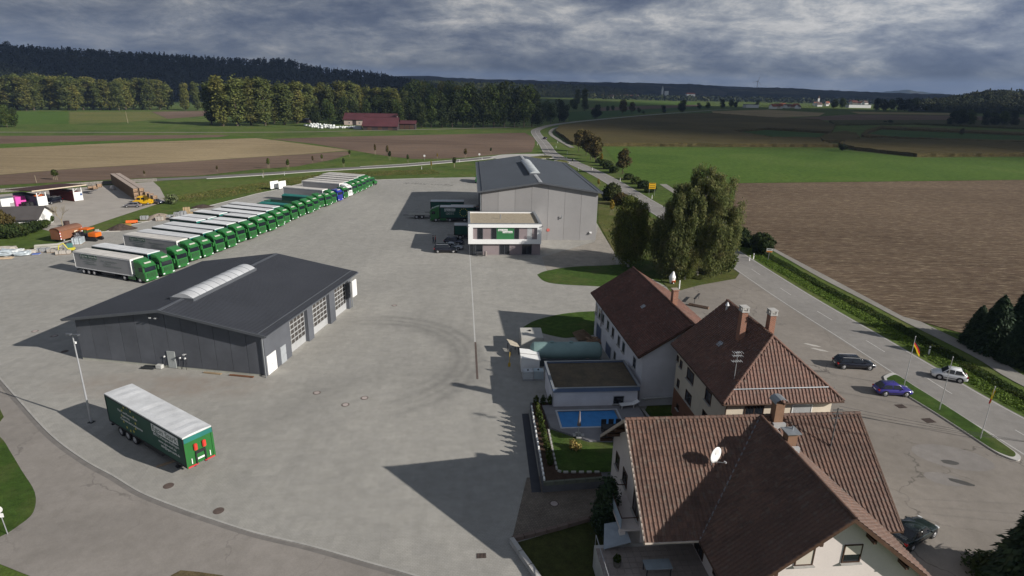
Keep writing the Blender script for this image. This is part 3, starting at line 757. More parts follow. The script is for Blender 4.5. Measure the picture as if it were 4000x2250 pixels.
# gate side: solid bay, then three recessed gates between piers
gates = [(6.1, 10.7), (12.1, 17.2), (18.9, 23.6)]
for (y0, y1) in ((0.22, 6.1), (10.7, 12.1), (17.2, 18.9), (23.6, WD)):
    b = MB(); b.bx(WW - 0.72, WW + 0.02, y0 + .01, y1 - .01, 0, WE - .02); b.build('wall_panel', M_ANTH, WS)
b = MB(); b.bx(WW - 0.70, WW - 0.03, 0.3, WD - .3, 4.95, WE - .03); b.build('lintel', M_ANTHTRIM, WS)
pane_m = glass('gate_glass', (0.05, 0.045, 0.042))
for gi, (y0, y1) in enumerate(gates):
    w = y1 - y0; cols, rows, z0, z1 = 5, 6, 1.0, 4.95
    gx = WW - 0.5
    b = MB()
    b.bx(gx - .04, gx + .02, y0 + .02, y1 - .02, 0.02, z0)
    for r_ in range(rows + 1): z = z0 + (z1 - z0) * r_ / rows; b.bx(gx - .03, gx + .05, y0 + .02, y1 - .02, z - .06, z + .06)
    for c_ in range(cols + 1):
        y = y0 + .06 + (w - .12) * c_ / cols
        for r_ in range(rows): b.bx(gx - .03, gx + .035, y - .045, y + .045, z0 + (z1 - z0) * r_ / rows + .06, z0 + (z1 - z0) * (r_ + 1) / rows - .06)
    g = b.build('gate', M_ALU, WS)
    pw, ph = (w - .12) / cols, (z1 - z0) / rows
    for r_ in range(rows):
        for c_ in range(cols):
            def mk():
                q = MB(); q.bx(-.006, .006, -pw / 2 + .05, pw / 2 - .05, -ph / 2 + .065, ph / 2 - .065); return q.mesh('pane', pane_m)
            obj('pane', cached(('gpane', gi), mk), g, (gx, y0 + .06 + pw * (c_ + .5), z0 + ph * (r_ + .5)))
door(WS, WW + .04, 1.4, 0, 2.0, 2.35, '+x', M_WHITEMETAL, 2); door(WS, WW + .04, 4.05, 0, 1.25, 2.2, '+x', mat('grey_door', (0.30, 0.32, 0.34), 0.5))
door(WS, 12.2, -.07, 0.05, 1.05, 2.15, '-y', mat('pale_grey_door', (0.34, 0.36, 0.355), 0.6))
# ribbed roof
for s_ in (-1, 1):
    b = MB(); b.closed = False
    y = -0.8; per = 0.33; prof = []
    while y < WD + 0.7:
        prof += [(y, 0), (y + .17, 0), (y + .20, .085), (y + .30, .085), (y + .33, 0)]; y += per
    xe, xr = (-0.95, WW / 2) if s_ < 0 else (WW + 0.95, WW / 2)
    ze = WE - 0.95 * (WR - WE) / (WW / 2) + 0.1; zr = WR + 0.1; n = len(prof)
    vs = [(xe, p, ze + h) for p, h in prof] + [(xr, p, zr + h) for p, h in prof]
    b.add(vs, [(i, i + 1, n + i + 1, n + i) if s_ > 0 else (i, n + i, n + i + 1, i + 1) for i in range(n - 1)])
    b.build('roof_sheet', M_ANTHROOF, WS)
    u = MB(); u.closed = True
    u.side([(xe, ze - .16), (xr, zr - .16), (xr, zr - .02), (xe, ze - .02)], -0.78, WD + .72); u.build('roof_deck', M_ANTHTRIM, WS)
    g = MB(); g.bx(min(xe, xe + s_ * .16), max(xe, xe + s_ * .16), -0.85, WD + 0.8, ze - .14, ze + .02); g.build('gutter', M_ANTHTRIM, WS)
    for (ya, yb) in ((-0.9, -0.78), (WD + .72, WD + .82)):
        v = MB(); v.side([(xe, ze - .22), (xr, zr - .22), (xr, zr + .10), (xe, ze + .10)], ya, yb); v.build('verge_trim', M_ANTHTRIM, WS)
    if s_ > 0:
        sn = MB(); sn.side([(xe - 1.1, ze + .15), (xe - .85, ze + .21), (xe - .85, ze + .29), (xe - 1.1, ze + .23)], -.7, WD + .6); sn.build('snow_guard', M_ANTHTRIM, WS)
b = MB(); b.side([(WW / 2 - .35, WR + .11), (WW / 2, WR + .19), (WW / 2 + .35, WR + .11), (WW / 2, WR + .14)], -.85, WD + .75); b.build('ridge_cap', M_ANTHTRIM, WS)
def barrel(parent, xc, y0, y1, w, zb, rise, n, m_):
    """curved rooflight: kerb, arched panels and glazing bars"""
    k = MB(); k.bx(xc - w / 2 - .12, xc + w / 2 + .12, y0 - .1, y1 + .1, zb - .6, zb); o = k.build('skylight', M_ANTHTRIM, parent)
    seg = 10; arc = []
    for i in range(seg + 1):
        t = i / seg; arc.append((xc - w / 2 + w * t, zb + rise * math.sin(math.pi * t) ** 0.85))
    for j in range(n):
        a, c = y0 + (y1 - y0) * j / n + .02, y0 + (y1 - y0) * (j + 1) / n - .02
        b = MB(); b.side(arc, a, c); q = b.build('acrylic_panel', m_, o)
    br = MB()
    for j in range(1, n):
        y = y0 + (y1 - y0) * j / n
        for i in range(seg):
            (xa, za), (xb, zb_) = arc[i], arc[i + 1]
            br.side([(xa, za - .05), (xb, zb_ - .05), (xb, zb_ + .035), (xa, za + .035)], y - .03, y + .03)
    if n > 1: br.build('glazing_bar', M_ZINC, o)
    return o
barrel(WS, WW / 2, 3.4, 16.9, 2.9, WR + .26, 0.5, 10, M_ACRYL)
for y_ in (-.12, WD + .1):
    b = MB(); b.tube([(WW + .75, y_ - .5 if y_ < 1 else y_ + .4, WE - .1), (WW + .4, y_ - .15 if y_ < 1 else y_ + .12, WE - .35), (WW + .12, y_ - .08 if y_ < 1 else y_ + .1, WE - .5), (WW + .12, y_ - .08 if y_ < 1 else y_ + .1, 0)], .07, 8); b.build('downpipe', M_ZINC, WS)
b = MB(); b.box((WW + 1.15, 23.2, 3.55), (.22, 1.5, 2.5)); b.build('sign_box', M_WHITEMETAL, WS, bevel=.06)
b = MB(); b.box((WW + .7, 23.2, 4.4), (.8, .08, .08)); b.box((WW + .7, 23.2, 2.7), (.8, .08, .08)); b.build('sign_bracket', M_ZINC, WS)
for x_ in (10.6, 11.3, 14.2):
    b = MB(); b.cyl((x_, -.08, 6.3 if x_ < 14 else 2.0), (x_, -.42, 6.42 if x_ < 14 else 2.1), .05, .05, 8); b.box((x_, -.5, 6.45 if x_ < 14 else 2.12), (.22, .25, .12)); b.build('wall_lamp', M_ALU, WS)
for x_ in (11.3, 13.35, 14.0):
    b = MB(); b.cyl((x_, -.07, 1.45), (x_, -.2, 1.45), .10, .10, 10); b.build('hose_reel', M_WHITEMETAL, WS)
    b = MB(); b.tube([(x_, -.14, 1.4), (x_ + .1, -.18, .9), (x_ + .02, -.2, .4), (x_ + .15, -.3, .06)], .025, 6); b.build('hose', M_DARK, WS)
def tagged(o, label, cat, group=None): return tag(o, label, cat, group)
def wpt(th, x, y, z=0):
    return rotmat(th.location, th.rotation_euler.z) @ Vector((x, y, z))
b = MB(); b.box((0, 0, .28), (.75, .5, .45)); tagged(b.build('electric_box', mat('pale_grey_box', (0.45, 0.45, 0.43), .7), None, wpt(WS, 10.75, -.45), R(-9), bevel=.03), 'small pale grey box beside the grey door of the dark workshop hall', 'box')
b = MB(); b.box((0, 0, .15), (1.6, .6, .12)); b.box((0, .2, .28), (1.2, .12, .14)); tagged(b.build('steel_tray', mat('dark_steel', (0.03, 0.033, 0.036), .6), None, wpt(WS, 9.5, -.75), R(-5)), 'flat dark steel tray on the paving left of the grey door', 'tray')
for k, (x_, l_, c_) in enumerate(((17.6, 2.2, (0.28, 0.21, 0.13)), (21.3, 3.0, (0.16, 0.075, 0.04)))):
    b = MB(); b.box((0, 0, .08), (l_, .22, .12)); b.box((.1, .15, .06), (l_ * .9, .14, .08))
    tagged(b.build('timber_beam', mat('timber_%d' % k, c_, .8, .2, 2), None, wpt(WS, x_, -.5), R(-9)), ('pale wooden beams' if k == 0 else 'reddish brown beams') + ' lying along the foot of the dark workshop wall', 'beam')

# ---------------------------------------------------------------- tall grey warehouse
BH = thing('warehouse', 'tall grey panelled warehouse with blue grey gable roof behind the white office', 'building', (-7.1, 134.5, 0.06), R(4))
BW, BD, BE, BR = 25.9, 54.0, 10.9, 12.9
def bh_top(x): return BE + (BR - BE) * (1 - abs(x - BW / 2) / (BW / 2))
core = MB(); core.side([(0.2, 0), (BW - .2, 0), (BW - .2, BE - .1), (BW / 2, BR - .15), (0.2, BE - .1)], 0.2, BD - 0.2); core.build('core', M_DARK, BH)
for i in range(7):
    a, c = BW * i / 7 + 0.02, BW * (i + 1) / 7 - 0.02
    for (y0, y1) in ((-0.05, 0.19), (BD - .19, BD)):
        b = MB(); top = [(a, 0), (c, 0), (c, bh_top(c) - .05)]
        if a < BW / 2 < c: top.append((BW / 2, BR - .05))
        top.append((a, bh_top(a) - .05)); b.side(top, y0, y1); b.build('wall_panel', M_GREYPANEL, BH)
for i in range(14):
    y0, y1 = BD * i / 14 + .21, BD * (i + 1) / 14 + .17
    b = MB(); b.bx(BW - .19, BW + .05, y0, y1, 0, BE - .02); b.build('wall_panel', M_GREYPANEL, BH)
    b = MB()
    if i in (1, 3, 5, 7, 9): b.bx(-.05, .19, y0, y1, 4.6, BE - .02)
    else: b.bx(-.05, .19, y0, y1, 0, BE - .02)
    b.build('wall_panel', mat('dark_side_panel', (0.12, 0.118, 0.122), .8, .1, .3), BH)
    if i in (1, 3, 5, 7, 9):
        g = MB()
        for k in range(8): g.bx(0.04, 0.14, y0 + .1, y1 - .1, k * .57 + .02, k * .57 + .55)
        g.build('dock_gate', mat('dock_gate', (0.09, 0.10, 0.11), .6), BH)
for s_ in (-1, 1):
    xe = -0.9 if s_ < 0 else BW + .9; ze = BE - .9 * (BR - BE) / (BW / 2) + .15; xr, zr = BW / 2, BR + .15
    b = MB(); b.side([(xe, ze - .25), (xr, zr - .25), (xr, zr), (xe, ze)], -.7, BD + .7); b.build('roof_slab', M_GREYROOF, BH)
    r_ = MB()
    for k in range(0, 92):
        y = -.6 + k * .6
        r_.side([(xe + s_ * -1.0, ze + 1.0 * (BR - BE) / (BW / 2) + .002), (xr, zr + .002), (xr, zr + .035), (xe + s_ * -1.0, ze + 1.0 * (BR - BE) / (BW / 2) + .035)], y, y + .03)
    r_.build('standing_seams', M_GREYROOF, BH)
    for (dx, w_, h_) in ((0.0, .22, .12), (1.05, .16, .14)):
        g = MB(); x0 = xe - s_ * dx; zz_ = ze + dx * (BR - BE) / (BW / 2); g.bx(min(x0, x0 - s_ * w_), max(x0, x0 - s_ * w_), -.72, BD + .72, zz_ - .05, zz_ + h_); g.build('eaves_trim', M_ANTHTRIM, BH)
    for (ya, yb) in ((-.82, -.69), (BD + .69, BD + .8)):
        v = MB(); v.side([(xe, ze - .32), (xr, zr - .32), (xr, zr + .06), (xe, ze + .06)], ya, yb); v.build('verge_trim', M_ANTHTRIM, BH)
b = MB(); b.side([(BW / 2 - .4, BR + .15), (BW / 2, BR + .22), (BW / 2 + .4, BR + .15), (BW / 2, BR + .17)], -.75, BD + .75); b.build('ridge_cap', M_ALU, BH)
barrel(BH, BW / 2, 12.0, 39.0, 2.5, BR + .45, .45, 9, mat('pale_acrylic', (0.50, 0.53, 0.54), .4, .05, .3, .4))
for x_ in (-.2, .25, .7):
    b = MB(); b.tube([(-.3, -.25 + x_ * .9 + .5, BE - .4), (-.18, x_ * .9 + .25, BE - .6), (-.18, x_ * .9 + .25, 0)], .09, 8); b.build('downpipe', M_ZINC, BH)
b = MB(); b.tube([(17.9, -.1, 5.1), (17.9, -.35, 5.15)], .12, 10); b.tube([(17.9, -.4, 5.0), (17.9, -.4, 5.7)], .09, 10); b.build('flue', M_ZINC, BH)
b = MB(); b.box((24.6, -.2, 1.75), (.5, .25, .4)); b.cyl((24.6, -.3, 1.7), (24.6, -.45, 1.55), .14, .2, 10); b.build('wall_lamp', M_WHITEMETAL, BH)
b = MB(); b.cyl((15.0, -.06, 2.3), (15.0, -.12, 2.3), .38, .38, 14); b.build('sign_disc', mat('faded_red', (0.45, 0.12, 0.10), .6), BH)

# ---------------------------------------------------------------- office block
OF = thing('office_building', 'two storey office block with white framed upper floor, green sign and gravel roof', 'building', (-9.0, 120.7, 0.06), R(4.5))
OW, OD = 14.8, 13.0
b = MB(); b.bx(.2, OW - .1, .45, OD, 0, 2.38); b.build('ground_floor_wall', M_TAUPE, OF)
f = MB()
z0, z1, zi0, zi1, xi0, xi1 = 2.38, 6.5, 3.3, 5.76, .95, 13.95
f.bx(0, OW, -.02, .5, z0, zi0); f.bx(0, OW, -.02, .5, zi1, z1); f.bx(0, xi0, -.02, .5, zi0, zi1); f.bx(xi1, OW, -.02, .5, zi0, zi1)
f.bx(0, .4, .5, OD, z0, z1); f.bx(OW - .4, OW, .5, OD, z0, z1); f.bx(.4, OW - .4, .5, OD, z0, z0 + .2); f.bx(.4, OW - .4, OD - .3, OD, z0 + .2, z1)
f.build('white_frame', M_WHITE, OF)
sc_ = (xi1 - xi0) / 1070.0
def ox(p): return xi0 + (p - 1055) * sc_
for (a, c, kind) in ((1055, 1130, 't'), (1130, 1220, 'w'), (1220, 1360, 't'), (1360, 1447, 'w'), (1447, 1738, 'g'), (1738, 1823, 'w'), (1823, 1957, 't'), (1957, 2042, 'b'), (2042, 2125, 't')):
    xa, xb = ox(a), ox(c)
    if kind == 't': q = MB(); q.bx(xa + .01, xb - .01, .30, .5, zi0, zi1); q.build('cladding_panel', M_TAUPE, OF)
    elif kind == 'w': window(OF, (xa + xb) / 2, .34, zi0 + .01, xb - xa - .02, zi1 - zi0 - .02, '-y', M_ANTHTRIM, M_GLASS, 0, False)
    elif kind == 'b': q = MB(); q.bx(xa + .02, xb - .02, .30, .46, zi0 + .02, zi1 - .02); q.build('roller_shutter', M_ALU, OF)
    else:
        q = MB(); q.bx(xa + .01, xb - .01, .22, .5, zi0 + .01, zi1 - .01); sg = q.build('company_sign', M_GREEN_SIGN, OF)
        for (px0, px1, py, tx) in ((1470, 1628, 5.22, 'Egon Stark'), (1548, 1712, 4.82, 'Transporte')):
            w_ = (px1 - px0) * sc_; cx_ = (ox(px0) + ox(px1)) / 2
            q = MB(); q.box((cx_, .20, py), (w_, .03, .42)); q.build('sign_plate', M_WHITEMETAL, sg)
            flat_text(tx, M_GREEN_SIGN, .40, sg, (cx_, .18, py), '-y', w_ * .88)
# ground floor openings
for (a, c) in ((6.36, 8.41), (10.94, 12.97)): window(OF, (a + c) / 2, .45, .08, c - a, 2.15, '-y', M_ANTHTRIM, M_GLASS, 1, False, .06)
e = MB(); e.bx(.25, 2.95, .38, .44, 0, 2.36); e.build('entrance_glazing', M_GLASS, OF)
for x_ in (.25, 1.15, 1.5, 2.9): e = MB(); e.bx(x_ - .05, x_ + .05, .32, .46, 0, 2.37); e.build('glazing_post', M_ANTHTRIM, OF)
r_ = MB(); r_.bx(.4, OW - .4, .5, OD - .3, 6.1, 6.22); r_.build('gravel_roof', M_ROOFGRAVEL, OF)
c_ = MB(); c_.bx(-.03, OW + .03, -.06, .46, 6.502, 6.58); c_.bx(-.03, .45, .46, OD, 6.502, 6.58); c_.bx(OW - .45, OW + .03, .46, OD, 6.502, 6.58); c_.bx(.45, OW - .45, OD - .34, OD, 6.502, 6.58); c_.build('parapet_cap', M_ZINC, OF)
v_ = MB(); v_.cyl((6.8, 6.5, 6.2), (6.8, 6.5, 7.0), .10, .10, 8); v_.cyl((6.8, 6.5, 7.0), (6.8, 6.5, 7.12), .17, .17, 8); v_.build('roof_vent', M_ZINC, OF)
for x_ in (-.05, OW + .05):
    v_ = MB(); v_.box((x_, -.15, 6.0), (.5, .12, .1)); v_.build('wall_lamp', M_ANTHTRIM, OF)
for x_ in (0.35,):
    v_ = MB(); v_.box((2.3, -.6, .45), (1.3, .45, .06)); [v_.box((2.3 + d, -.6, .22), (.06, .4, .44)) for d in (-.55, .55)]; v_.box((2.3, -.38, .75), (1.3, .05, .35))
    tagged(v_.build('bench', mat('dark_bench', (0.05, 0.05, 0.055), .6), None, wpt(OF, 0, 0), R(4.5)), 'dark bench by the glass entrance of the white office', 'bench')
v_ = MB(); v_.cyl((0, 0, 0), (0, 0, .8), .28, .24, 10); v_.cyl((0, 0, .8), (0, 0, .95), .28, .2, 10)
tagged(v_.build('ash_bin', mat('taupe_bin', (0.22, 0.19, 0.18), .6), None, wpt(OF, 3.5, -.25)), 'round taupe litter bin right of the office entrance', 'bin')

# ---------------------------------------------------------------- houses on the right
def gable_walls(parent, name, poly_xz, y0, y1, m_):
    b = MB(); b.side(poly_xz, y0, y1); return b.build(name, m_, parent)
# white two-storey house A
HA = thing('white_house', 'long white two storey house with dark brown tiled roof beside the birch trees', 'house', (13.4, 58.8, 0.06), R(6.7))
AE, AR, AX, AL = 6.0, 9.5, 5.6, 21.4
gable_walls(HA, 'wall', [(.6, 0), (10.4, 0), (10.4, AE + .25), (AX, AR - .25), (.6, AE + .25)], .5, AL - .4, M_OLDWHITE)
rf = MB(); rf.slab([(0, 0, AE), (AX, 0, AR), (AX, AL, AR), (0, AL, AE)], .16); rf.slab([(AX, 0, AR), (11, 0, AE), (11, AL, AE), (AX, AL, AR)], .16); RA = rf.build('roof', M_BROWNWOOD, HA)
tj = TileJob(RA, rotmat(HA.location, R(6.7)), M_TILE_A, 0.30, 0.38)
sl_ = math.hypot(AX, AR - AE)
tj.slope((0, AL, AE), (0, -1, 0), (AX, 0, AR - AE), [(0, 0), (AL, 0), (AL, sl_), (0, sl_)])
tj.slope((11, 0, AE), (0, 1, 0), (-AX, 0, AR - AE), [(0, 0), (AL, 0), (AL, sl_), (0, sl_)])
tj.finish(0)
ridge_caps(RA, [(AX, 0, AR + .06), (AX, AL, AR + .06)], M_TILE_A)
for y_, s_ in ((0, -1), (AL, 1)):
    v = MB(); v.side([(0, AE - .18), (AX, AR - .18), (AX, AR + .05), (0, AE + .05)], y_ - .03, y_ + .03); v.side([(11, AE - .18), (AX, AR - .18), (AX, AR + .05), (11, AE + .05)], y_ - .03, y_ + .03); v.build('verge_board', M_BROWNWOOD, RA)
g_ = MB(); g_.cyl((-.06, 0, AE - .08), (-.06, AL, AE - .08), .08, .08, 8); g_.build('gutter', M_BROWNWOOD, HA)
g_ = MB(); g_.tube([(-.06, 17.3, AE - .1), (.5, 17.3, AE - .55), (.5, 17.3, 2.6)], .05, 6); g_.build('downpipe', M_BROWNWOOD, HA)
for yc in (20.2, 18.5, 16.7, 14.2, 11.85, 9.2, 7.25, 3.0): window(HA, .6, yc, 3.35, .95, 1.25, '-x', M_ZINC, M_GLASS, 1, True, .05)
for (yc, z, w, h) in ((18.4, .3, 2.6, 2.0), (13.4, .1, 2.4, 1.6)): window(HA, .6, yc, z, w, h, '-x', M_ZINC, mat('blue_grey_door', (0.10, 0.13, 0.21), .6), 1, False, .05)
window(HA, .6, 10.4, .9, .9, 1.1, '-x', M_ZINC, M_GLASS, 1, True, .05)
sk = MB(); sk.box((0, 0, 0), (.55, .75, .06)); s_o = sk.build('roof_window', M_ZINC, RA, (3.3, 9.5, AE + 3.3 * (AR - AE) / AX + .10), Euler((0, -math.atan2(AR - AE, AX), 0)))
ch = MB(); ch.bx(6.1, 6.7, 7.6, 8.3, 8.9, 10.7); ch.bx(6.0, 6.8, 7.5, 8.4, 10.7, 10.8); ch.build('chimney', M_BRICK, HA)
pp_ = MB(); pp_.cyl((5.3, .3, 0), (5.3, .3, 9.2), .09, .07, 8); pp_.build('flue_pipe', M_ZINC, HA)
pp_ = MB(); pp_.tube([(5.2, .28, 1.1), (1.5, .1, 1.1), (.9, -.1, 1.1), (.7, -.3, 1.35)], .12, 8); pp_.build('duct', M_ALU, HA)

# beige house B with hipped end
HB = thing('beige_house', 'beige house with brown hipped tile roof and two brick chimneys', 'house', (17.74, 45.66, 0.06), R(5.4))
BXW, BLN, BEV, BRZ, BHP = 10.56, 12.8, 7.8, 12.4, 3.35
bx2 = BXW / 2
gable_walls(HB, 'wall', [(.6, 0), (BXW - .6, 0), (BXW - .6, BEV + .1), (.6, BEV + .1)], .6, BLN - .3, M_CREAM)
b = MB(); b.bx(.57, .6, .6, BLN - .4, 0, 3.0); b.build('plinth', mat('brown_plinth', (0.22, 0.11, 0.07), .9, .1, 1), HB)
b = MB(); b.side([(.6, BEV + .1), (BXW - .6, BEV + .1), (bx2, BRZ - .2)], BLN - .6, BLN - .3); b.build('gable_wall', M_CREAM, HB)
rf = MB(); rf.slab([(0, 0, BEV), (bx2, BHP, BRZ), (bx2, BLN, BRZ), (0, BLN, BEV)], .15); rf.slab([(BXW, 0, BEV), (BXW, BLN, BEV), (bx2, BLN, BRZ), (bx2, BHP, BRZ)], .15); rf.slab([(0, 0, BEV), (BXW, 0, BEV), (bx2, BHP, BRZ)], .15)
RB = rf.build('roof', M_BROWNWOOD, HB)
tj = TileJob(RB, rotmat(HB.location, R(5.4)), M_TILE_B, 0.31, 0.40)
sl_ = math.hypot(bx2, BRZ - BEV); sh_ = math.hypot(BHP, BRZ - BEV)
tj.slope((0, BLN, BEV), (0, -1, 0), (bx2, 0, BRZ - BEV), [(0, 0), (BLN, 0), (BLN - BHP, sl_), (0, sl_)])
tj.slope((BXW, 0, BEV), (0, 1, 0), (-bx2, 0, BRZ - BEV), [(0, 0), (BLN, 0), (BLN, sl_), (BHP, sl_)])
tj.slope((0, 0, BEV), (1, 0, 0), (0, BHP, BRZ - BEV), [(0, 0), (BXW, 0), (bx2, sh_)])
tj.finish(290)
ridge_caps(RB, [(bx2, BHP, BRZ + .08), (bx2, BLN, BRZ + .08)], M_TILE_B); ridge_caps(RB, [(0, 0, BEV + .1), (bx2, BHP, BRZ + .1)], M_TILE_B, name='hip_cap'); ridge_caps(RB, [(BXW, 0, BEV + .1), (bx2, BHP, BRZ + .1)], M_TILE_B, name='hip_cap')
for a, c in (((-.05, 0), (-.05, BLN)), ((0, -.05), (BXW, -.05))):
    g_ = MB(); g_.cyl((*a, BEV - .08), (*c, BEV - .08), .08, .08, 8); g_.build('gutter', M_BROWNWOOD, HB)
g_ = MB(); k_ = .6; g_.cyl((1.0, k_, BEV + k_ * (BRZ - BEV) / BHP + .22), (BXW - 1.2, k_, BEV + k_ * (BRZ - BEV) / BHP + .22), .05, .05, 6)
for i in range(12): x_ = 1.1 + i * .8; g_.box((x_, k_, BEV + k_ * (BRZ - BEV) / BHP + .13), (.04, .04, .18))
g_.build('snow_guard', M_ZINC, HB)
g_ = MB(); g_.tube([(.3, -.05, BEV - .1), (.5, .3, BEV - .5), (.55, .52, BEV - .7), (.55, .52, 0)], .05, 6); g_.build('downpipe', M_BROWNWOOD, HB)
for (yc, z, w, h) in ((12.2, 6.1, .5, .6), (11.2, 5.85, .6, .75), (8.6, 5.6, 1.7, 1.15), (11.4, 3.55, .6, .85), (8.5, 3.3, 1.5, 1.15), (4.2, 5.7, 1.3, 1.15), (4.3, 3.4, 1.3, 1.2), (10.8, 1.3, .7, .6), (8.4, 1.3, .9, .6)): window(HB, .6, yc, z, w, h, '-x', M_BROWNWOOD, M_GLASS, 1 if w > 1 else 0, True, .06)
for (xc, w, m_) in ((3.08, 1.7, M_GLASS), (7.33, 1.8, M_ALU)): window(HB, xc, .6, 5.85, w, 1.45, '-y', M_BROWNWOOD if m_ is M_GLASS else M_WHITEMETAL, m_, 1 if m_ is M_GLASS else 0, True, .06)
for (x_, y_, h) in ((3.75, 6.06, 2.6), (5.93, 5.16, 2.6)):
    zb = BRZ - 1.9; ch = MB(); ch.bx(x_ - .27, x_ + .27, y_ - .33, y_ + .33, zb, BRZ + 1.35); c_o = ch.build('chimney', M_BRICK, RB)
    cc = MB(); cc.bx(x_ - .34, x_ + .34, y_ - .4, y_ + .4, BRZ + 1.352, BRZ + 1.47); [cc.bx(x_ + d - .07, x_ + d + .07, y_ + e - .07, y_ + e + .07, BRZ + 1.47, BRZ + 1.75) for d in (-.25, .25) for e in (-.3, .3)]; cc.bx(x_ - .34, x_ + .34, y_ - .4, y_ + .4, BRZ + 1.752, BRZ + 1.84); cc.build('chimney_cap', M_KERB, RB)
ve = MB(); zc = BEV + 4.7 * (BRZ - BEV) / bx2; ve.cyl((4.7, 11.4, zc), (4.7, 11.4, zc + .5), .12, .12, 8); ve.cyl((4.7, 11.4, zc + .5), (4.7, 11.4, zc + .85), .22, .05, 10); ve.build('roof_vent', M_ALU, RB)
sk = MB(); sk.box((0, 0, 0), (.55, .75, .06)); sk.build('roof_window', M_ZINC, RB, (2.5, 7.3, BEV + 2.5 * (BRZ - BEV) / bx2 + .10), Euler((0, -math.atan2(BRZ - BEV, bx2), 0)))
an = MB(); zc = BEV + 1.5 * (BRZ - BEV) / bx2; an.cyl((1.5, 1.7, zc - .1), (1.5, 1.7, zc + 2.7), .03, .025, 6)
for k, z in enumerate((1.8, 2.3, 2.6)): an.box((1.5, 1.7, zc + z), (.9 - .2 * k, .04, .04)); [an.box((1.5 + d, 1.7, zc + z), (.03, .5, .03)) for d in (-.4, -.2, 0, .2, .4)]
an.build('antenna', M_ALU, RB)

# foreground house C with cross gable
HC = thing('cross_gabled_house', 'foreground house with brown pantile cross gable roof and satellite dish', 'house', (8.27, 39.0, 0.06), R(5.1))
CL, CR_, CE, CS, CX, CN = 17.7, 10.0, 4.8, 6.4, 10.1, 11.3
gable_walls(HC, 'wall', [(0, 0)], 0, 0, M_PINKCREAM) if False else None
b = MB(); b.front([(-3.0, 0), (5.6, 0), (5.6, CE + .35), (0, CR_ - .35), (-3.0, CE + 2.4)], .9, CL - .9); b.build('wall', M_PINKCREAM, HC)
b = MB(); b.side([(CX - 5.5, 0), (CX + 5.5, 0), (CX + 5.5, CE + .35), (CX, CR_ - .35), (CX - 5.5, CE + .35)], -CN + .75, -3.05); b.build('wing_wall', M_PINKCREAM, HC)
rf = MB(); s2 = (CR_ - CE) / CS
rf.slab([(0, 0, CR_), (0, -CS, CE), (CX - CS, -CS, CE), (CX, 0, CR_)], .18); rf.slab([(CX, 0, CR_), (CX + CS, -CS, CE), (CL, -CS, CE), (CL, 0, CR_)], .18)
rf.slab([(0, 0, CR_), (CL, 0, CR_), (CL, CS, CE), (0, CS, CE)], .18)
rf.slab([(CX, 0, CR_), (CX - CS, -CS, CE), (CX - CS, -CN, CE), (CX, -CN, CR_)], .18); rf.slab([(CX, 0, CR_), (CX, -CN, CR_), (CX + CS, -CN, CE), (CX + CS, -CS, CE)], .18)
RC = rf.build('roof', M_BROWNWOOD, HC)
tj = TileJob(RC, rotmat(HC.location, R(5.1)), M_TILE_C, 0.30, 0.40)
sl_ = math.hypot(CS, CR_ - CE)
tj.slope((0, -CS, CE), (1, 0, 0), (0, CS, CR_ - CE), [(0, 0), (CX - CS + .12, 0), (CX + .12, sl_), (0, sl_)])
tj.slope((0, -CS, CE), (1, 0, 0), (0, CS, CR_ - CE), [(CX + CS, 0), (CL, 0), (CL, sl_), (CX, sl_)])
tj.slope((CL, CS, CE), (-1, 0, 0), (0, -CS, CR_ - CE), [(0, 0), (CL, 0), (CL, sl_), (0, sl_)])
tj.slope((CX - CS, 0, CE), (0, -1, 0), (CS, 0, CR_ - CE), [(CS, 0), (CN, 0), (CN, sl_), (0, sl_)])
tj.slope((CX + CS, -CN, CE), (0, 1, 0), (-CS, 0, CR_ - CE), [(0, 0), (CN - CS, 0), (CN, sl_), (0, sl_)])
tj.finish(295)
ridge_caps(RC, [(0, 0, CR_ + .07), (CL, 0, CR_ + .07)], M_TILE_C, .14); ridge_caps(RC, [(CX, -.1, CR_ + .075), (CX, -CN, CR_ + .075)], M_TILE_C, .14)
M_ZINCV = mat('valley_zinc', (0.20, 0.20, 0.21), .5, .15, 2, .4, .5)
for s_ in (-1, 1):
    v = MB(); v.tube([(CX + s_ * .05, -.05, CR_ + .03), (CX + s_ * CS, -CS, CE + .03)], .07, 6); v.build('valley_flashing', M_ZINCV, RC)
M_VERGE = mat('pale_verge_board', (0.42, 0.36, 0.31), .7, .15, 1.5)
for x_ in (0, CL):
    for (ya, yb) in ((-CS, 0), (0, CS)):
        v = MB(); za, zb = (CE, CR_) if ya < 0 else (CR_, CE); v.front([(ya, za - .2), (yb, zb - .2), (yb, zb + .09), (ya, za + .09)], x_ - .05, x_ + .05); v.build('verge_board', M_VERGE if x_ == 0 else M_BROWNWOOD, RC)
for s_ in (-1, 1):
    v = MB(); v.side([(CX, CR_ - .22), (CX + s_ * CS, CE - .22), (CX + s_ * CS, CE + .06), (CX, CR_ + .06)], -CN - .05, -CN + .05); v.build('verge_board', M_BROWNWOOD, RC)
for s_ in (-1, 1):
    for t in (.25, .62, .95):
        v = MB(); x_, z_ = CX + s_ * CS * t, CR_ - (CR_ - CE) * t - .42; v.bx(x_ - .1, x_ + .1, -CN + .05, -CN + .8, z_ - .12, z_ + .1); v.build('purlin_end', M_BROWNWOOD, HC)
for t in (.3, .62, .95):
    v = MB(); y_, z_ = CS * t, CR_ - (CR_ - CE) * t - .42; v.bx(-.1, .95, y_ - .1, y_ + .1, z_ - .12, z_ + .1); v.build('purlin_end', M_BROWNWOOD, HC)
g_ = MB(); g_.cyl((.0, -CS - .08, CE - .06), (CX - CS, -CS - .08, CE - .06), .08, .08, 8); g_.build('gutter', M_VERGE, HC)
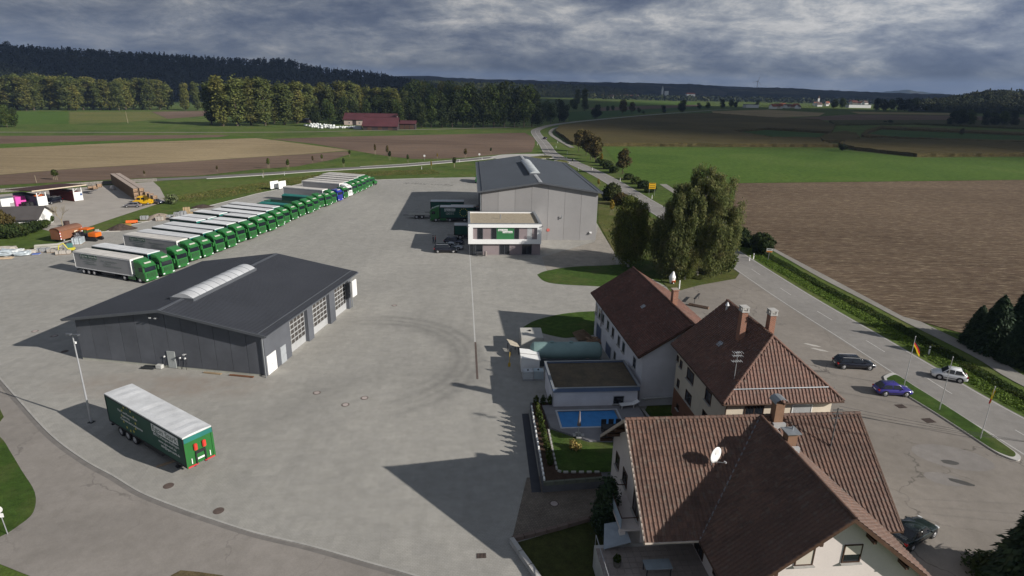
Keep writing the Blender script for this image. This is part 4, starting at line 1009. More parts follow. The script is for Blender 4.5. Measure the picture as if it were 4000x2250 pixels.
g_ = MB(); g_.cyl((CX - CS - .08, -CS, CE - .06), (CX - CS - .08, -CN, CE - .06), .08, .08, 8); g_.build('gutter', M_BROWNWOOD, HC)
shut = mat('beige_shutter', (0.55, 0.50, 0.43), .7, .05, 1)
yw = -CN + .75
for (xa, xb, z0_, z1_, m_) in ((7.55, 8.67, 6.3, 7.62, shut), (10.42, 11.55, 6.35, 7.62, M_GLASS), (6.6, 7.8, 3.2, 4.5, shut), (9.3, 11.0, 3.2, 4.6, M_GLASS), (12.6, 13.8, 3.2, 4.5, shut)):
    w_o = window(HC, (xa + xb) / 2, yw, z0_, xb - xa, z1_ - z0_, '-y', M_BROWNWOOD, m_, 0, True, .06)
    if m_ is M_GLASS:
        q = MB(); q.bx(-(xb - xa) / 2 + .07, (xb - xa) / 2 - .07, -.045, -.03, (z1_ - z0_) * .45, z1_ - z0_ - .07); q.build('roller_blind', shut, w_o)
for (yc, z, w, h) in ((-1.6, 3.1, 1.5, 1.9), (1.6, 3.4, 1.2, 1.2), (3.9, 3.4, 1.0, 1.2), (-.2, 6.6, 1.2, 1.3)): window(HC, .9, yc, z, w, h, '-x', M_BROWNWOOD, M_GLASS, 1, True, .06)
for (yc, z, w, h) in ((-4.6, 2.05, 1.5, 2.1), (-7.6, 2.6, 1.3, 1.4)): window(HC, CX - 5.5, yc, z, w, h, '-x', M_BROWNWOOD, M_GLASS, 1, False, .06)
window(HC, 3.2, -3.0, 2.05, 2.2, 2.2, '-y', M_BROWNWOOD, M_GLASS, 1, False, .06)
# balcony on the left gable
b = MB(); b.bx(-.55, .9, -2.9, 1.0, 2.75, 2.9); bal = b.build('balcony', M_PINKCREAM, HC)
b = MB()
for (p, q) in (((-.5, -2.85), (-.5, .95)), ((-.5, .95), (.85, .95)), ((-.5, -2.85), (.85, -2.85))): b.cyl((*p, 3.85), (*q, 3.85), .04, .04, 6)
b.build('railing', M_BROWNWOOD, bal)
b = MB(); b.bx(-.52, -.47, -2.8, .9, 2.95, 3.75); b.build('balcony_screen', mat('pale_blue_panel', (0.35, 0.42, 0.50), .5), bal)
b = MB(); b.bx(-.6, -.2, -3.0, -2.6, 0, 2.75); b.build('pier', M_PINKCREAM, HC)
# chimneys, mast and dish
for (x_, y_, zt, cap) in ((11.2, -.2, CR_ + 1.2, 1), (10.55, -3.3, CR_ + .6, 0)):
    ch = MB(); ch.bx(x_ - .33, x_ + .33, y_ - .33, y_ + .33, CR_ - 1.5, zt); ch.build('chimney', mat('chimney_panels', (0.21, 0.125, 0.08), .8, .12, 2), RC)
    cc = MB()
    if cap:
        for k in range(5): a0, a1 = math.pi * k / 5, math.pi * (k + 1) / 5; cc.quad((x_ - .5 * math.cos(a0), y_ - .5, zt + .1 + .38 * math.sin(a0)), (x_ - .5 * math.cos(a1), y_ - .5, zt + .1 + .38 * math.sin(a1)), (x_ - .5 * math.cos(a1), y_ + .5, zt + .1 + .38 * math.sin(a1)), (x_ - .5 * math.cos(a0), y_ + .5, zt + .1 + .38 * math.sin(a0)))
        cc.closed = False
    else: cc.bx(x_ - .5, x_ + .5, y_ - .5, y_ + .5, zt + .12, zt + .18); [cc.bx(x_ + d - .05, x_ + d + .05, y_ + e - .05, y_ + e + .05, zt, zt + .12) for d in (-.3, .3) for e in (-.3, .3)]; cc.cyl((x_ + .2, y_ + .2, zt + .18), (x_ + .2, y_ + .2, zt + .4), .06, .06, 8)
    cc.build('chimney_cap', M_ZINC, RC)
    fl = MB(); fl.bx(x_ - .46, x_ + .46, y_ - .62, y_ - .385, CR_ - 1.0, CR_ - .2); fl.build('flashing', M_ALU, RC)
ms = MB(); ms.cyl((14.6, -1.9, CR_ - 1.9), (14.6, -1.9, CR_ + 1.6), .05, .045, 8); [ms.box((14.6, -1.9, CR_ + z), (.7, .06, .06)) for z in (.8, 1.15, 1.45)]; ms.build('service_mast', mat('galvanised', (0.16, 0.16, 0.165), .5, .1, 2, .4, .6), RC)
dd = thing('satellite_dish', 'white satellite dish on the sunlit slope of the foreground roof', 'dish', wpt(HC, 5.55, -2.7, CR_ - 2.7 * s2), R(5.1))
b = MB(); b.tube([(0, 0, -.1), (0, -.05, .85)], .035, 8); b.build('pole', M_ZINC, dd)
b = MB(); b.closed = False
ring = []
for r_i in range(4):
    for k in range(18):
        a = 2 * math.pi * k / 18; r_ = .18 * r_i + .001; ring.append((r_ * math.cos(a), -.10 * (1 - (r_ / .54) ** 2) * -1 - .25, r_ * math.sin(a) * 1.12 + 1.0))
for r_i in range(3):
    for k in range(18): b.add([], []); b.f.append((r_i * 18 + k, r_i * 18 + (k + 1) % 18, (r_i + 1) * 18 + (k + 1) % 18, (r_i + 1) * 18 + k)); b.m.append(0)
b.v = ring; ds = b.build('reflector', M_WHITEMETAL, dd, (0, 0, 0), R(28), smooth=True)
sm = ds.modifiers.new('thickness', 'SOLIDIFY'); sm.thickness = .03
b = MB(); b.tube([(0, -.2, .45), (.25, -.85, .62)], .02, 6); b.box((.27, -.88, .68), (.1, .18, .1)); b.build('feed_arm', M_ALU, dd, (0, 0, 0), R(28))
# ================================================================ VEHICLES
P_GREEN = paint('lorry_green', (0.018, 0.125, 0.026), .34); P_BLUE = paint('lorry_blue', (0.02, 0.03, 0.27)); P_WHITE = paint('lorry_white', (0.72, 0.73, 0.74)); P_DKGREEN = paint('box_green', (0.012, 0.075, 0.05), .45)
M_CURT_GREEN = mat('green_curtain', (0.014, 0.072, 0.052), .55, .12, .5, .3, 0, .01)
M_CURT_GREY = mat('grey_curtain', (0.34, 0.335, 0.335), .65, .08, .5, .25, 0, .01)
M_TARP_TEAL = mat('teal_tarpaulin', (0.02, 0.15, 0.13), .5, .15, .6, .35, 0, .02)
M_TRROOF = mat('trailer_roof', (0.60, 0.61, 0.62), .55, .14, .5, .3, 0, .03, False, None, 0, .1, .13)
M_TRROOF2 = mat('dusty_trailer_roof', (0.49, 0.47, 0.44), .65, .16, .5, .25, 0, .03, False, None, 0, .12, .15)
M_TYRE = mat('tyre', (0.02, 0.02, 0.021), .85, .2, 3); M_RIM = mat('wheel_rim', (0.42, 0.42, 0.43), .4, .12, 3, .5, .5)
M_CHASSIS = mat('chassis', (0.03, 0.03, 0.032), .7, .2, 1); M_BLACKPL = mat('black_plastic', (0.022, 0.023, 0.025), .5, .1, 2)
M_LAMP = mat('headlamp', (0.62, 0.64, 0.66), .12, .1, 4, .6); M_TAIL = mat('tail_lamp', (0.35, 0.01, 0.01), .2, .1, 4, .5)
M_LETTERW = mat('white_lettering', (0.70, 0.70, 0.69), .6, .04, 2); M_LETTERG = mat('green_lettering', (0.05, 0.105, 0.075), .6, .06, 2); M_STAR = mat('yellow_star', (0.55, 0.48, 0.10), .6, .05, 2)
M_FADEG = mat('faded_green_lettering', (0.17, 0.20, 0.185), .6, .06, 2)

def wheel(parent, x, y, r, w, z=None):
    def mt():
        b = MB(); b.cyl((0, -w / 2, 0), (0, w / 2, 0), r, r, 18); return b.mesh('wheel', M_TYRE, bevel=.035)
    def mr():
        b = MB()
        for s_ in (-1, 1): b.cyl((0, s_ * w / 2, 0), (0, s_ * (w / 2 + .012), 0), r * .62, r * .58, 14); b.cyl((0, s_ * (w / 2 + .012), 0), (0, s_ * (w / 2 + .06), 0), r * .25, r * .2, 10)
        return b.mesh('rim', M_RIM)
    o = obj('wheel', cached(('whl', r, w), mt), parent, (x, y, r if z is None else z)); obj('rim', cached(('rim', r, w), mr), o); return o
def star_mesh():
    def mk():
        b = MB(); pts = []
        for i in range(10): a = math.pi / 2 + math.pi * i / 5; r = .17 if i % 2 == 0 else .07; pts.append((r * math.cos(a), r * math.sin(a)))
        b.side(pts, -.004, .004); return b.mesh('star', M_STAR)
    return cached('star', mk)

def cab(parent, pm, deflector=True, bonnet=False):
    """tractor cab, front at x = 0, 2.5 m wide"""
    k = pm.name
    def body():
        b = MB(); b.side([(-.02, .42), (0, 1.15), (-.06, 1.95), (-.20, 2.85), (-.45, 3.28), (-.95, 3.52), (-2.25, 3.55), (-2.32, 1.0), (-1.95, .95), (-1.85, .62), (-.95, .62), (-.85, .42)], -1.22, 1.22)
        return b.mesh('cab', pm, False, .07)
    obj('cab', cached(('cab', k), body), parent)
    def scr():
        b = MB(); b.quad((-.055, -1.08, 2.0), (-.055, 1.08, 2.0), (-.19, 1.02, 2.84), (-.19, -1.02, 2.84)); b.closed = False
        me = b.mesh('windscreen', M_GLASS); me.transform(Matrix.Translation((.012, 0, 0))); return me
    obj('windscreen', cached('cabscr', scr), parent)
    def sidew():
        b = MB(); b.side([(-.35, 2.05), (-1.25, 2.05), (-1.25, 2.75), (-.5, 2.75)], -.006, .006); return b.mesh('side_window', M_GLASS)
    for s_ in (-1, 1): obj('side_window', cached('cabside', sidew), parent, (0, s_ * 1.227, 0))
    def vis():
        b = MB(); b.side([(.10, 2.80), (.13, 2.86), (-.22, 3.05), (-.26, 2.97)], -1.1, 1.1); return b.mesh('sun_visor', pm, False, .015)
    obj('sun_visor', cached(('vis', k), vis), parent)
    def bar():
        b = MB(); b.side([(-.42, 3.30), (-.38, 3.38), (-.62, 3.52), (-.66, 3.44)], -.62, .62); return b.mesh('roof_sign', mat('roof_lamps', (0.45, 0.45, 0.40), .4))
    obj('roof_sign', cached('rsign', bar), parent)
    def gr():
        b = MB(); b.bx(-.02, .02, -.82, .82, .95, 1.72)
        for i in range(4): b.bx(.02, .05, -.8, .8, 1.0 + i * .19, 1.10 + i * .19, 1)
        return b.mesh('grille', [M_BLACKPL, pm])
    obj('grille', cached(('grille', k), gr), parent)
    def bu():
        b = MB(); b.side([(.06, .38), (.08, .85), (-.1, .9), (-.35, .85), (-.35, .38)], -1.24, 1.24); return b.mesh('bumper', pm, False, .05)
    obj('bumper', cached(('bump', k), bu), parent)
    def hl():
        b = MB(); b.box((.07, 0, .68), (.06, .36, .22)); return b.mesh('headlight', M_LAMP, False, .02)
    for s_ in (-1, 1): obj('headlight', cached('hl', hl), parent, (0, s_ * .98, 0))
    def mi():
        b = MB(); b.box((.02, 0, 2.35), (.16, .26, .75)); b.box((-.05, 0, 2.75), (.08, .12, .1)); return b.mesh('mirror', pm if pm is not P_WHITE else M_BLACKPL, False, .03)
    for s_ in (-1, 1): obj('mirror', cached(('mir', k), mi), parent, (0, s_ * 1.42, 0))
    if deflector:
        def de():
            b = MB(); b.add([(-.95, -.95, 3.5), (-.95, .95, 3.5), (-2.28, 1.2, 3.52), (-2.28, -1.2, 3.52), (-1.5, -.9, 3.78), (-1.5, .9, 3.78), (-2.28, 1.18, 3.98), (-2.28, -1.18, 3.98)], [(0, 1, 5, 4), (4, 5, 6, 7), (1, 2, 6, 5), (3, 0, 4, 7), (2, 3, 7, 6), (0, 3, 2, 1)])
            return b.mesh('roof_deflector', pm, False, .04)
        obj('roof_deflector', cached(('defl', k), de), parent)
    def ch():
        b = MB(); b.bx(-6.0, -.3, -.45, .45, .62, .92); b.bx(-3.9, -2.35, -1.2, -.5, .35, .95); b.bx(-3.9, -2.35, .5, 1.2, .35, .95); b.bx(-5.2, -3.9, -.6, .6, .92, 1.2); return b.mesh('chassis', M_CHASSIS)
    obj('chassis', cached('tchassis', ch), parent)
    def fe():
        b = MB(); b.side([(-2.4, .45), (-2.4, 1.15), (-4.0, 1.0), (-4.0, .45)], -1.24, -1.19); b.side([(-2.4, .45), (-2.4, 1.15), (-4.0, 1.0), (-4.0, .45)], 1.19, 1.24); return b.mesh('side_skirt', pm)
    obj('side_skirt', cached(('skirt', k), fe), parent)
    for s_ in (-1, 1):
        wheel(parent, -1.4, s_ * 1.05, .5, .34); wheel(parent, -4.95, s_ * .95, .5, .55)

def trailer_body(parent, x1, L, side_m, roof_m, head_m, z0=1.05, z1=4.0, texts=None, name='trailer_body'):
    """curtain box from x1 backwards"""
    w = 1.275
    def mk():
        b = MB(); b.bx(x1 - L, x1, -w, w, z0, z1 - .03); return b.mesh('trailer_body', side_m)
    o = obj(name, cached(('tb', x1, L, side_m.name, z0, z1), mk), parent)
    def ro():
        r2_ = random.Random(int(L * 10 + x1 * 7)); b = MB(); n = max(6, int(L / .62)); vs = []; fs = []
        for i in range(n + 1):
            x = x1 - L - .01 + (L + .02) * i / n; dz = .03 * ((i % 2) * 2 - 1) * .4 + r2_.uniform(-.012, .012)
            vs += [(x, -w - .015, z1 - .14), (x, -w - .012, z1 - .01), (x, -w * .45, z1 + .035 + dz), (x, w * .45, z1 + .035 + dz), (x, w + .012, z1 - .01), (x, w + .015, z1 - .14)]
        for i in range(n):
            for k in range(5): a = i * 6 + k; fs.append((a, a + 6, a + 7, a + 1))
        fs += [tuple(range(0, 6)), tuple(range(n * 6 + 5, n * 6 - 1, -1))]
        b.add(vs, fs); return b.mesh('trailer_roof', roof_m)
    obj('trailer_roof', cached(('tr', x1, L, roof_m.name, z1), ro), o)
    def hd():
        b = MB(); b.bx(x1, x1 + .05, -w + .01, w - .01, z0 + .05, z1 - .14); return b.mesh('headboard', head_m)
    obj('headboard', cached(('hd', x1, head_m.name, z0, z1), hd), o)
    def rail():
        b = MB()
        for s_ in (-1, 1): b.bx(x1 - L, x1, s_ * (w + .012) - .02, s_ * (w + .012) + .02, z1 - .24, z1 - .142); b.bx(x1 - L, x1, s_ * (w + .01) - .015, s_ * (w + .01) + .015, z0 - .02, z0 + .12)
        for s_ in (-1, 1): b.bx(x1 - .09, x1 + .06, s_ * w - .03, s_ * w + .03, z0, z1 - .15); b.bx(x1 - L - .03, x1 - L + .07, s_ * w - .03, s_ * w + .03, z0, z1 - .15)
        return b.mesh('frame_rail', M_WHITEMETAL if side_m is M_CURT_GREY else M_CHASSIS)
    obj('frame_rail', cached(('fr', x1, L, z0, z1, side_m.name), rail), o)
    if texts == 'grey':
        cx_ = x1 - L * .735
        q = MB(); q.box((cx_, -w - .012, 3.35), (4.1, .02, .62)); sp_ = q.build('sign_panel', M_LETTERG, o)
        flat_text('Egon Stark', mat('pale_letter', (0.45, 0.45, 0.44), .6), .62, sp_, (cx_, -w - .026, 3.36), '-y', 3.8)
        for (t, dx, z, f) in (('88512 Mengen-Rulfingen', 0, 2.86, 4.0), ('www.egon-stark.de', 0, 2.45, 2.7), ('info@egon-stark.de', .4, 2.1, 2.7), ('Nah- und Fernverkehr', 5.0, 3.0, 3.8), ('Lagerung', 4.5, 2.6, 1.6), ('Containertransporte', 5.6, 2.2, 4.2)):
            flat_text(t, M_FADEG, .36, o, (cx_ + dx, -w - .016, z), '-y', f)
    if texts == 'green':
        cx_ = x1 - L * .22
        q = MB(); q.box((cx_, -w - .012, 3.30), (4.3, .02, .72)); sp_ = q.build('sign_panel', M_LETTERW, o)
        flat_text('Egon Stark', M_LETTERG, .72, sp_, (cx_, -w - .026, 3.31), '-y', 4.0)
        for (t, dx, z, f) in (('88512 Mengen-Rulfingen', .1, 2.72, 4.2), ('www.egon-stark.de', .2, 2.28, 2.9), ('info@egon-stark.de', .6, 1.88, 3.0), ('Nah- und Fernverkehr', -6.5, 3.05, 3.6), ('Lagerung', -7.0, 2.65, 1.5), ('Containertransporte', -6.0, 2.25, 4.0)):
            flat_text(t, M_LETTERW, .36, o, (cx_ + dx, -w - .016, z), '-y', f)
        for k in range(12):
            a = 2 * math.pi * k / 12; obj('star', star_mesh(), o, (cx_ - 6.4 + 1.25 * math.cos(a), -w - .018, 2.6 + 1.2 * math.sin(a)))
    if texts == 'box':
        cx_ = x1 - L * .29
        q = MB(); q.box((cx_, w + .012, 3.2), (2.7, .02, .55)); sp_ = q.build('sign_panel', M_LETTERW, o)
        flat_text('Egon Stark', M_LETTERG, .55, sp_, (cx_, w + .026, 3.2), '+y', 2.4)
        for (t, z, f) in (('88512 Mengen-Rulfingen', 2.72, 2.7), ('www.egon-stark.de', 2.36, 2.0), ('info@egon-stark.de', 2.06, 2.0)): flat_text(t, M_LETTERW, .3, o, (cx_, w + .016, z), '+y', f)
        for k in range(12):
            a = 2 * math.pi * k / 12; obj('star', star_mesh(), o, (x1 - L * .70 + .95 * math.cos(a), w + .018, 2.5 + .95 * math.sin(a)))
    return o
def trailer_gear(parent, x1, L, axles):
    def mk():
        b = MB(); [b.bx(x1 - L + .2, x1 - .1, y - .08, y + .08, .78, 1.04) for y in (-.5, .5)]; b.bx(x1 - L, x1 - L + .2, -1.2, 1.2, .55, .75); b.bx(x1 - L * .55, x1 - L * .32, -1.15, -.6, .5, 1.0); b.bx(x1 - L * .55, x1 - L * .32, .6, 1.15, .5, 1.0)
        return b.mesh('trailer_chassis', M_CHASSIS)
    obj('trailer_chassis', cached(('tch', x1, L), mk), parent)
    for ax in axles:
        for s_ in (-1, 1): wheel(parent, ax, s_ * 1.03, .5, .40)

def lorry(label, loc, rz, pm, kind, group='lorries parked in the long slanting row'):
    t = thing('lorry', label, 'truck', loc, rz, group); cab(t, pm, kind not in ('solo',))
    if kind in ('grey', 'green', 'plain', 'dusty', 'greyplain'):
        sm_ = M_CURT_GREY if kind in ('grey', 'greyplain') else M_CURT_GREEN
        trailer_body(t, -2.9, 13.6, sm_, M_TRROOF2 if kind in ('dusty', 'grey', 'greyplain') else M_TRROOF, M_TARP_TEAL if sm_ is M_CURT_GREEN else M_WHITEMETAL, texts=kind if kind in ('grey', 'green') else None)
        trailer_gear(t, -2.9, 13.6, (-12.2, -13.5, -14.8))
    elif kind == 'drawbar':
        trailer_body(t, -2.55, 7.2, M_CURT_GREEN, M_TRROOF, M_TARP_TEAL, z1=4.0); trailer_body(t, -10.9, 7.6, M_CURT_GREEN, M_TRROOF, M_TARP_TEAL, z1=4.0, name='rear_trailer_body')
        trailer_gear(t, -10.9, 7.6, (-12.3, -17.2))
    elif kind == 'flat':
        def mk():
            b = MB(); b.bx(-16.4, -2.9, -1.27, 1.27, 1.05, 1.25); [b.bx(-16.4, -2.9, s_ * 1.25 - .025, s_ * 1.25 + .025, 1.25, 1.85) for s_ in (-1, 1)]; b.bx(-16.42, -16.36, -1.27, 1.27, 1.25, 1.85); b.bx(-2.95, -2.88, -1.27, 1.27, 1.25, 2.6)
            return b.mesh('dropside_bed', P_DKGREEN)
        obj('dropside_bed', cached('flatbed', mk), t)
        def fl():
            b = MB(); b.bx(-16.3, -3.0, -1.2, 1.2, 1.25, 1.28); return b.mesh('bed_floor', mat('bed_boards', (0.30, 0.25, 0.2), .85, .2, 1))
        obj('bed_floor', cached('flatfloor', fl), t); trailer_gear(t, -2.9, 13.5, (-12.2, -13.5, -14.8))
    elif kind == 'teal':
        def mk():
            b = MB(); b.side([(-2.9, 1.1), (-2.9, 2.9), (-12.5, 2.75), (-12.5, 1.1)], -1.2, 1.2); return b.mesh('tipper_body', P_DKGREEN)
        o = obj('tipper_body', cached('tipper', mk), t)
        def tp():
            b = MB(); b.front([(-1.25, 2.72), (-.6, 3.02), (0, 3.1), (.6, 3.02), (1.25, 2.72), (1.25, 2.62), (-1.25, 2.62)], -12.5, -2.85); return b.mesh('tarpaulin', M_TARP_TEAL)
        obj('tarpaulin', cached('tippertarp', tp), o); trailer_gear(t, -2.9, 9.6, (-9.2, -10.5, -11.8))
    return t

LORRIES = [((402, 706), 'grey', 'nearest lorry of the row, grey trailer with white lettering in a green panel'), ((440, 690), 'plain', 'second lorry of the row, white roofed green trailer beside the grey one'),
    ((477, 672), 'flat', 'green lorry with open dropside bed, third in the row'), ((511, 655), 'grey', 'fourth lorry of the row, white roofed grey trailer with a green lettered panel'),
    ((542, 646), 'plain', 'fifth lorry of the row with white trailer roof'), ((572, 633), 'plain', 'sixth lorry of the row with white trailer roof'), ((598, 622), 'plain', 'seventh lorry of the row with white trailer roof'),
    ((624, 609), 'drawbar', 'eighth lorry of the row, two short white roofed bodies'), ((649, 600), 'drawbar', 'ninth lorry of the row, two short white roofed bodies'), ((672, 588), 'drawbar', 'tenth lorry of the row, two short white roofed bodies'),
    ((694, 580), 'plain', 'eleventh lorry of the row with white trailer roof'), ((715, 570), 'plain', 'twelfth lorry of the row with white trailer roof'), ((734, 562), 'green', 'thirteenth lorry of the row, dark green side with a white lettered panel'),
    ((753, 553), 'flat', 'fourteenth lorry of the row with a low empty bed'), ((772, 544), 'teal', 'fifteenth lorry of the row, tipper under a teal tarpaulin'), ((789, 537), 'flat', 'sixteenth lorry of the row with a low empty bed'),
    ((804, 530), 'flat', 'seventeenth lorry of the row with a low empty bed'), ((820, 522), 'teal', 'eighteenth lorry of the row, tipper under a teal tarpaulin'), ((834, 518), 'solo', 'green tractor without trailer, nineteenth in the row'),
    ((849, 512), 'greyplain', 'twentieth lorry of the row, dusty grey trailer before the blue cab'), ((864, 506), 'solo', 'blue tractor without trailer in the green row'), ((876, 499), 'solo', 'green tractor between the blue and the white cab'),
    ((889, 494), 'greyplain', 'lorry with white cab and grey sided trailer in the far half of the row'), ((899, 489), 'dusty', 'green lorry next beyond the white cab'), ((910, 484), 'dusty', 'green lorry second beyond the white cab'),
    ((920, 479), 'dusty', 'green lorry third beyond the white cab'), ((930, 474), 'dusty', 'green lorry fourth beyond the white cab'), ((940, 471), 'dusty', 'last white roofed lorry at the far end of the row')]
HEAD = R(-19.5); hv = Vector((math.cos(HEAD), math.sin(HEAD), 0)); lv = Vector((-hv.y, hv.x, 0))
for i, (px, kind, lab) in enumerate(LORRIES):
    c_ = S(*px) - lv * 1.25; c_.z = .062
    pm = P_BLUE if lab.startswith('blue') else P_WHITE if 'white cab and' in lab else P_GREEN
    lorry(lab, c_ + hv * rnd.uniform(-.35, .35), HEAD + R(rnd.uniform(-1.0, 1.0)), pm, kind)
# old bonneted lorry at the far end
t = thing('bonneted_lorry', 'small old green bonneted lorry at the far end of the row', 'truck', S(946, 466, .062), HEAD)
b = MB(); b.side([(0, .6), (0, 1.35), (-.9, 1.55), (-1.0, 2.3), (-1.3, 2.55), (-2.4, 2.55), (-2.4, .6)], -.95, .95); b.build('cab', P_GREEN, t, bevel=.06)
b = MB(); b.bx(-6.4, -2.5, -1.1, 1.1, .95, 1.6); b.build('bed', P_DKGREEN, t)
b = MB(); b.quad((-.93, -.8, 1.6), (-.93, .8, 1.6), (-1.02, .75, 2.25), (-1.02, -.75, 2.25)); b.closed = False; b.build('windscreen', M_GLASS, t, (.03, 0, 0))
for x_ in (-.7, -5.2): wheel(t, x_, -.9, .45, .3); wheel(t, x_, .9, .45, .3)

# detached trailer in the foreground
T0 = S(512, 1150); 
ft = thing('semi_trailer', 'detached green lettered trailer with white roof in the foreground', 'trailer', (0, 0, 0), 0)
cA, cB = S(274, 990, 4.0), S(460, 1100, 4.0); cC = S(535, 1075, 4.0)
d_ = (cB - cA); d_.z = 0; d_.normalize(); n_ = Vector((-d_.y, d_.x, 0)); mid = (cB + cC) / 2
ft.location = (mid.x - .1, mid.y, .062); ft.rotation_euler = (0, 0, math.atan2(d_.y, d_.x) + R(.6))
trailer_body(ft, 0, 13.6, M_CURT_GREEN, M_TRROOF, P_GREEN, texts='green'); trailer_gear(ft, 0, 13.6, (-9.1, -10.4, -11.7))
b = MB(); b.bx(.052, .09, -1.25, 1.25, 3.42, 3.86); b.build('front_band', M_TARP_TEAL, ft)
for s_ in (-1, 1):
    b = MB(); b.bx(-.05, .1, s_ * 1.2 - .09, s_ * 1.2 + .09, 1.0, 3.4); b.build('corner_post', P_GREEN, ft)
    b = MB(); b.box((.16, s_ * .38, 2.75), (.2, .30, .62)); b.build('extinguisher_box', mat('red_box', (0.55, 0.05, 0.035), .4), ft, bevel=.05)
    b = MB(); b.box((.11, s_ * .82, 1.55), (.05, .07, .5)); b.build('grab_handle', M_WHITEMETAL, ft)
    b = MB(); b.bx(.09, .12, s_ * .75 - .45, s_ * .75 + .45, 1.0, 1.14); b.build('warning_strip', mat('red_strip', (0.45, 0.04, 0.05), .5), ft)
b = MB(); b.bx(.10, .16, -.45, .45, 2.05, 2.32); b.bx(.10, .15, -.47, -.36, 1.1, 2.05); b.bx(.10, .15, .36, .47, 1.1, 2.05); b.build('coupling_panel', M_BLACKPL, ft)
b = MB(); b.bx(.09, .11, -.3, .3, 1.45, 1.62); b.build('number_plate', M_LETTERW, ft)
for s_ in (-1, 1): b = MB(); b.bx(-2.5, -2.36, s_ * .85 - .08, s_ * .85 + .08, .12, 1.0); b.bx(-2.62, -2.24, s_ * .85 - .16, s_ * .85 + .16, 0, .12); b.build('landing_leg', M_CHASSIS, ft)
b = MB(); b.box((0, 0, .06), (2.4, .25, .1)); tagged(b.build('timber_plank', mat('plank', (0.30, 0.22, 0.15), .85), None, S(432, 1163, .062), R(40)), 'wooden plank on the paving under the detached green trailer', 'plank')

# lorries and trailers at the loading side of the warehouse
def frame_from(px0, px1):
    a, c = S(*px0), S(*px1); return math.atan2(c.y - a.y, c.x - a.x)
LD = R(184)
t = thing('box_lorry', 'green box lorry with white roof and ring of yellow stars at the warehouse', 'truck', (-21.0, 153.6, .062), LD)
cab(t, P_GREEN, True); trailer_body(t, -2.5, 8.4, M_CURT_GREEN, M_TRROOF, M_CURT_GREEN, texts='box', z1=3.9); trailer_gear(t, -2.5, 8.4, (-8.6,))
def small_trailer(label, x, y, L, rz, z1=3.9, roof=None):
    t = thing('box_trailer', label, 'trailer', (x, y, .062), rz, 'trailers standing at the warehouse')
    trailer_body(t, 0, L, M_CURT_GREEN, roof or M_TRROOF, M_CURT_GREEN, z1=z1); trailer_gear(t, 0, L, (-1.3, -L + 1.6)); b = MB(); b.bx(0, 1.6, -.06, .06, .7, .8); b.build('drawbar', M_CHASSIS, t); return t
small_trailer('dark green box trailer behind the star marked box lorry', -21.9, 161.4, 8.7, LD)
small_trailer('short green trailer left of the white office', -13.2, 135.4, 6.4, LD, 3.3)
small_trailer('low white roofed trailer between the box lorry and the warehouse', -16.2, 157.6, 6.4, LD, 3.4, M_TRROOF2)
t = thing('flat_trailer', 'empty flat trailer with pale deck left of the green box lorry', 'trailer', (-27.0, 157.0, .062), LD)
b = MB(); b.bx(-5.5, 0, -1.2, 1.2, .95, 1.1); b.build('deck', mat('pale_deck', (0.34, 0.33, 0.29), .8), t); trailer_gear(t, 0, 5.5, (-2.0, -3.4)); b = MB(); b.bx(0, 1.5, -.06, .06, .7, .8); b.build('drawbar', M_CHASSIS, t)
t = thing('bonneted_lorry', 'old green bonneted lorry standing at the far corner of the warehouse', 'truck', S(1203, 462, .062), R(-94))
b = MB(); b.side([(0, .6), (0, 1.5), (-1.2, 1.75), (-1.35, 2.6), (-1.6, 2.85), (-3.0, 2.85), (-3.0, .6)], -1.1, 1.1); b.build('cab', P_GREEN, t, bevel=.06)
b = MB(); b.side([(-3.1, 1.0), (-3.1, 3.3), (-8.0, 3.3), (-8.0, 1.0)], -1.2, 1.2); b.build('box_body', P_GREEN, t, bevel=.03)
for s_ in (-1, 1):
    b = MB(); b.bx(-2.6, -1.55, s_ * 1.1 - .01, s_ * 1.1 + .02, 1.85, 2.5); b.build('side_window', M_GLASS, t)
for x_ in (-.8, -6.4): wheel(t, x_, -1.0, .48, .3); wheel(t, x_, 1.0, .48, .3)
# crates and gear in the shade of the warehouse wall
for k, (x, y, w_, h, c_) in enumerate(((-10.6, 158, 1.6, 1.5, (0.05, 0.07, 0.2)), (-9.7, 163, 1.5, 1.9, (0.13, 0.13, 0.14)), (-10.3, 168, 1.4, 1.3, (0.2, 0.12, 0.08)), (-9.4, 155.4, 1.2, 1.2, (0.16, 0.17, 0.12)), (-9.6, 172, 1.2, 1.0, (0.15, 0.15, 0.16)))):
    b = MB(); b.bx(-w_ / 2, w_ / 2, -.6, .6, .14, h); [b.bx(-w_ / 2 + i * w_ / 2 - .06, -w_ / 2 + i * w_ / 2 + .06, -.6, .6, 0, .14) for i in range(3)]
    [b.bx(-w_ / 2 - .03, w_ / 2 + .03, -.63, .63, h * f, h * f + .06) for f in (.3, .6, .97)]
    tag(b.build('transport_crate', mat('crate_%d' % k, c_, .7, .15, 1.5), None, (x, y, .062), R(4)), ('blue', 'grey', 'brown', 'olive', 'pale grey')[k] + ' transport crate standing by the dark side of the warehouse', 'crate', 'crates at the warehouse wall')

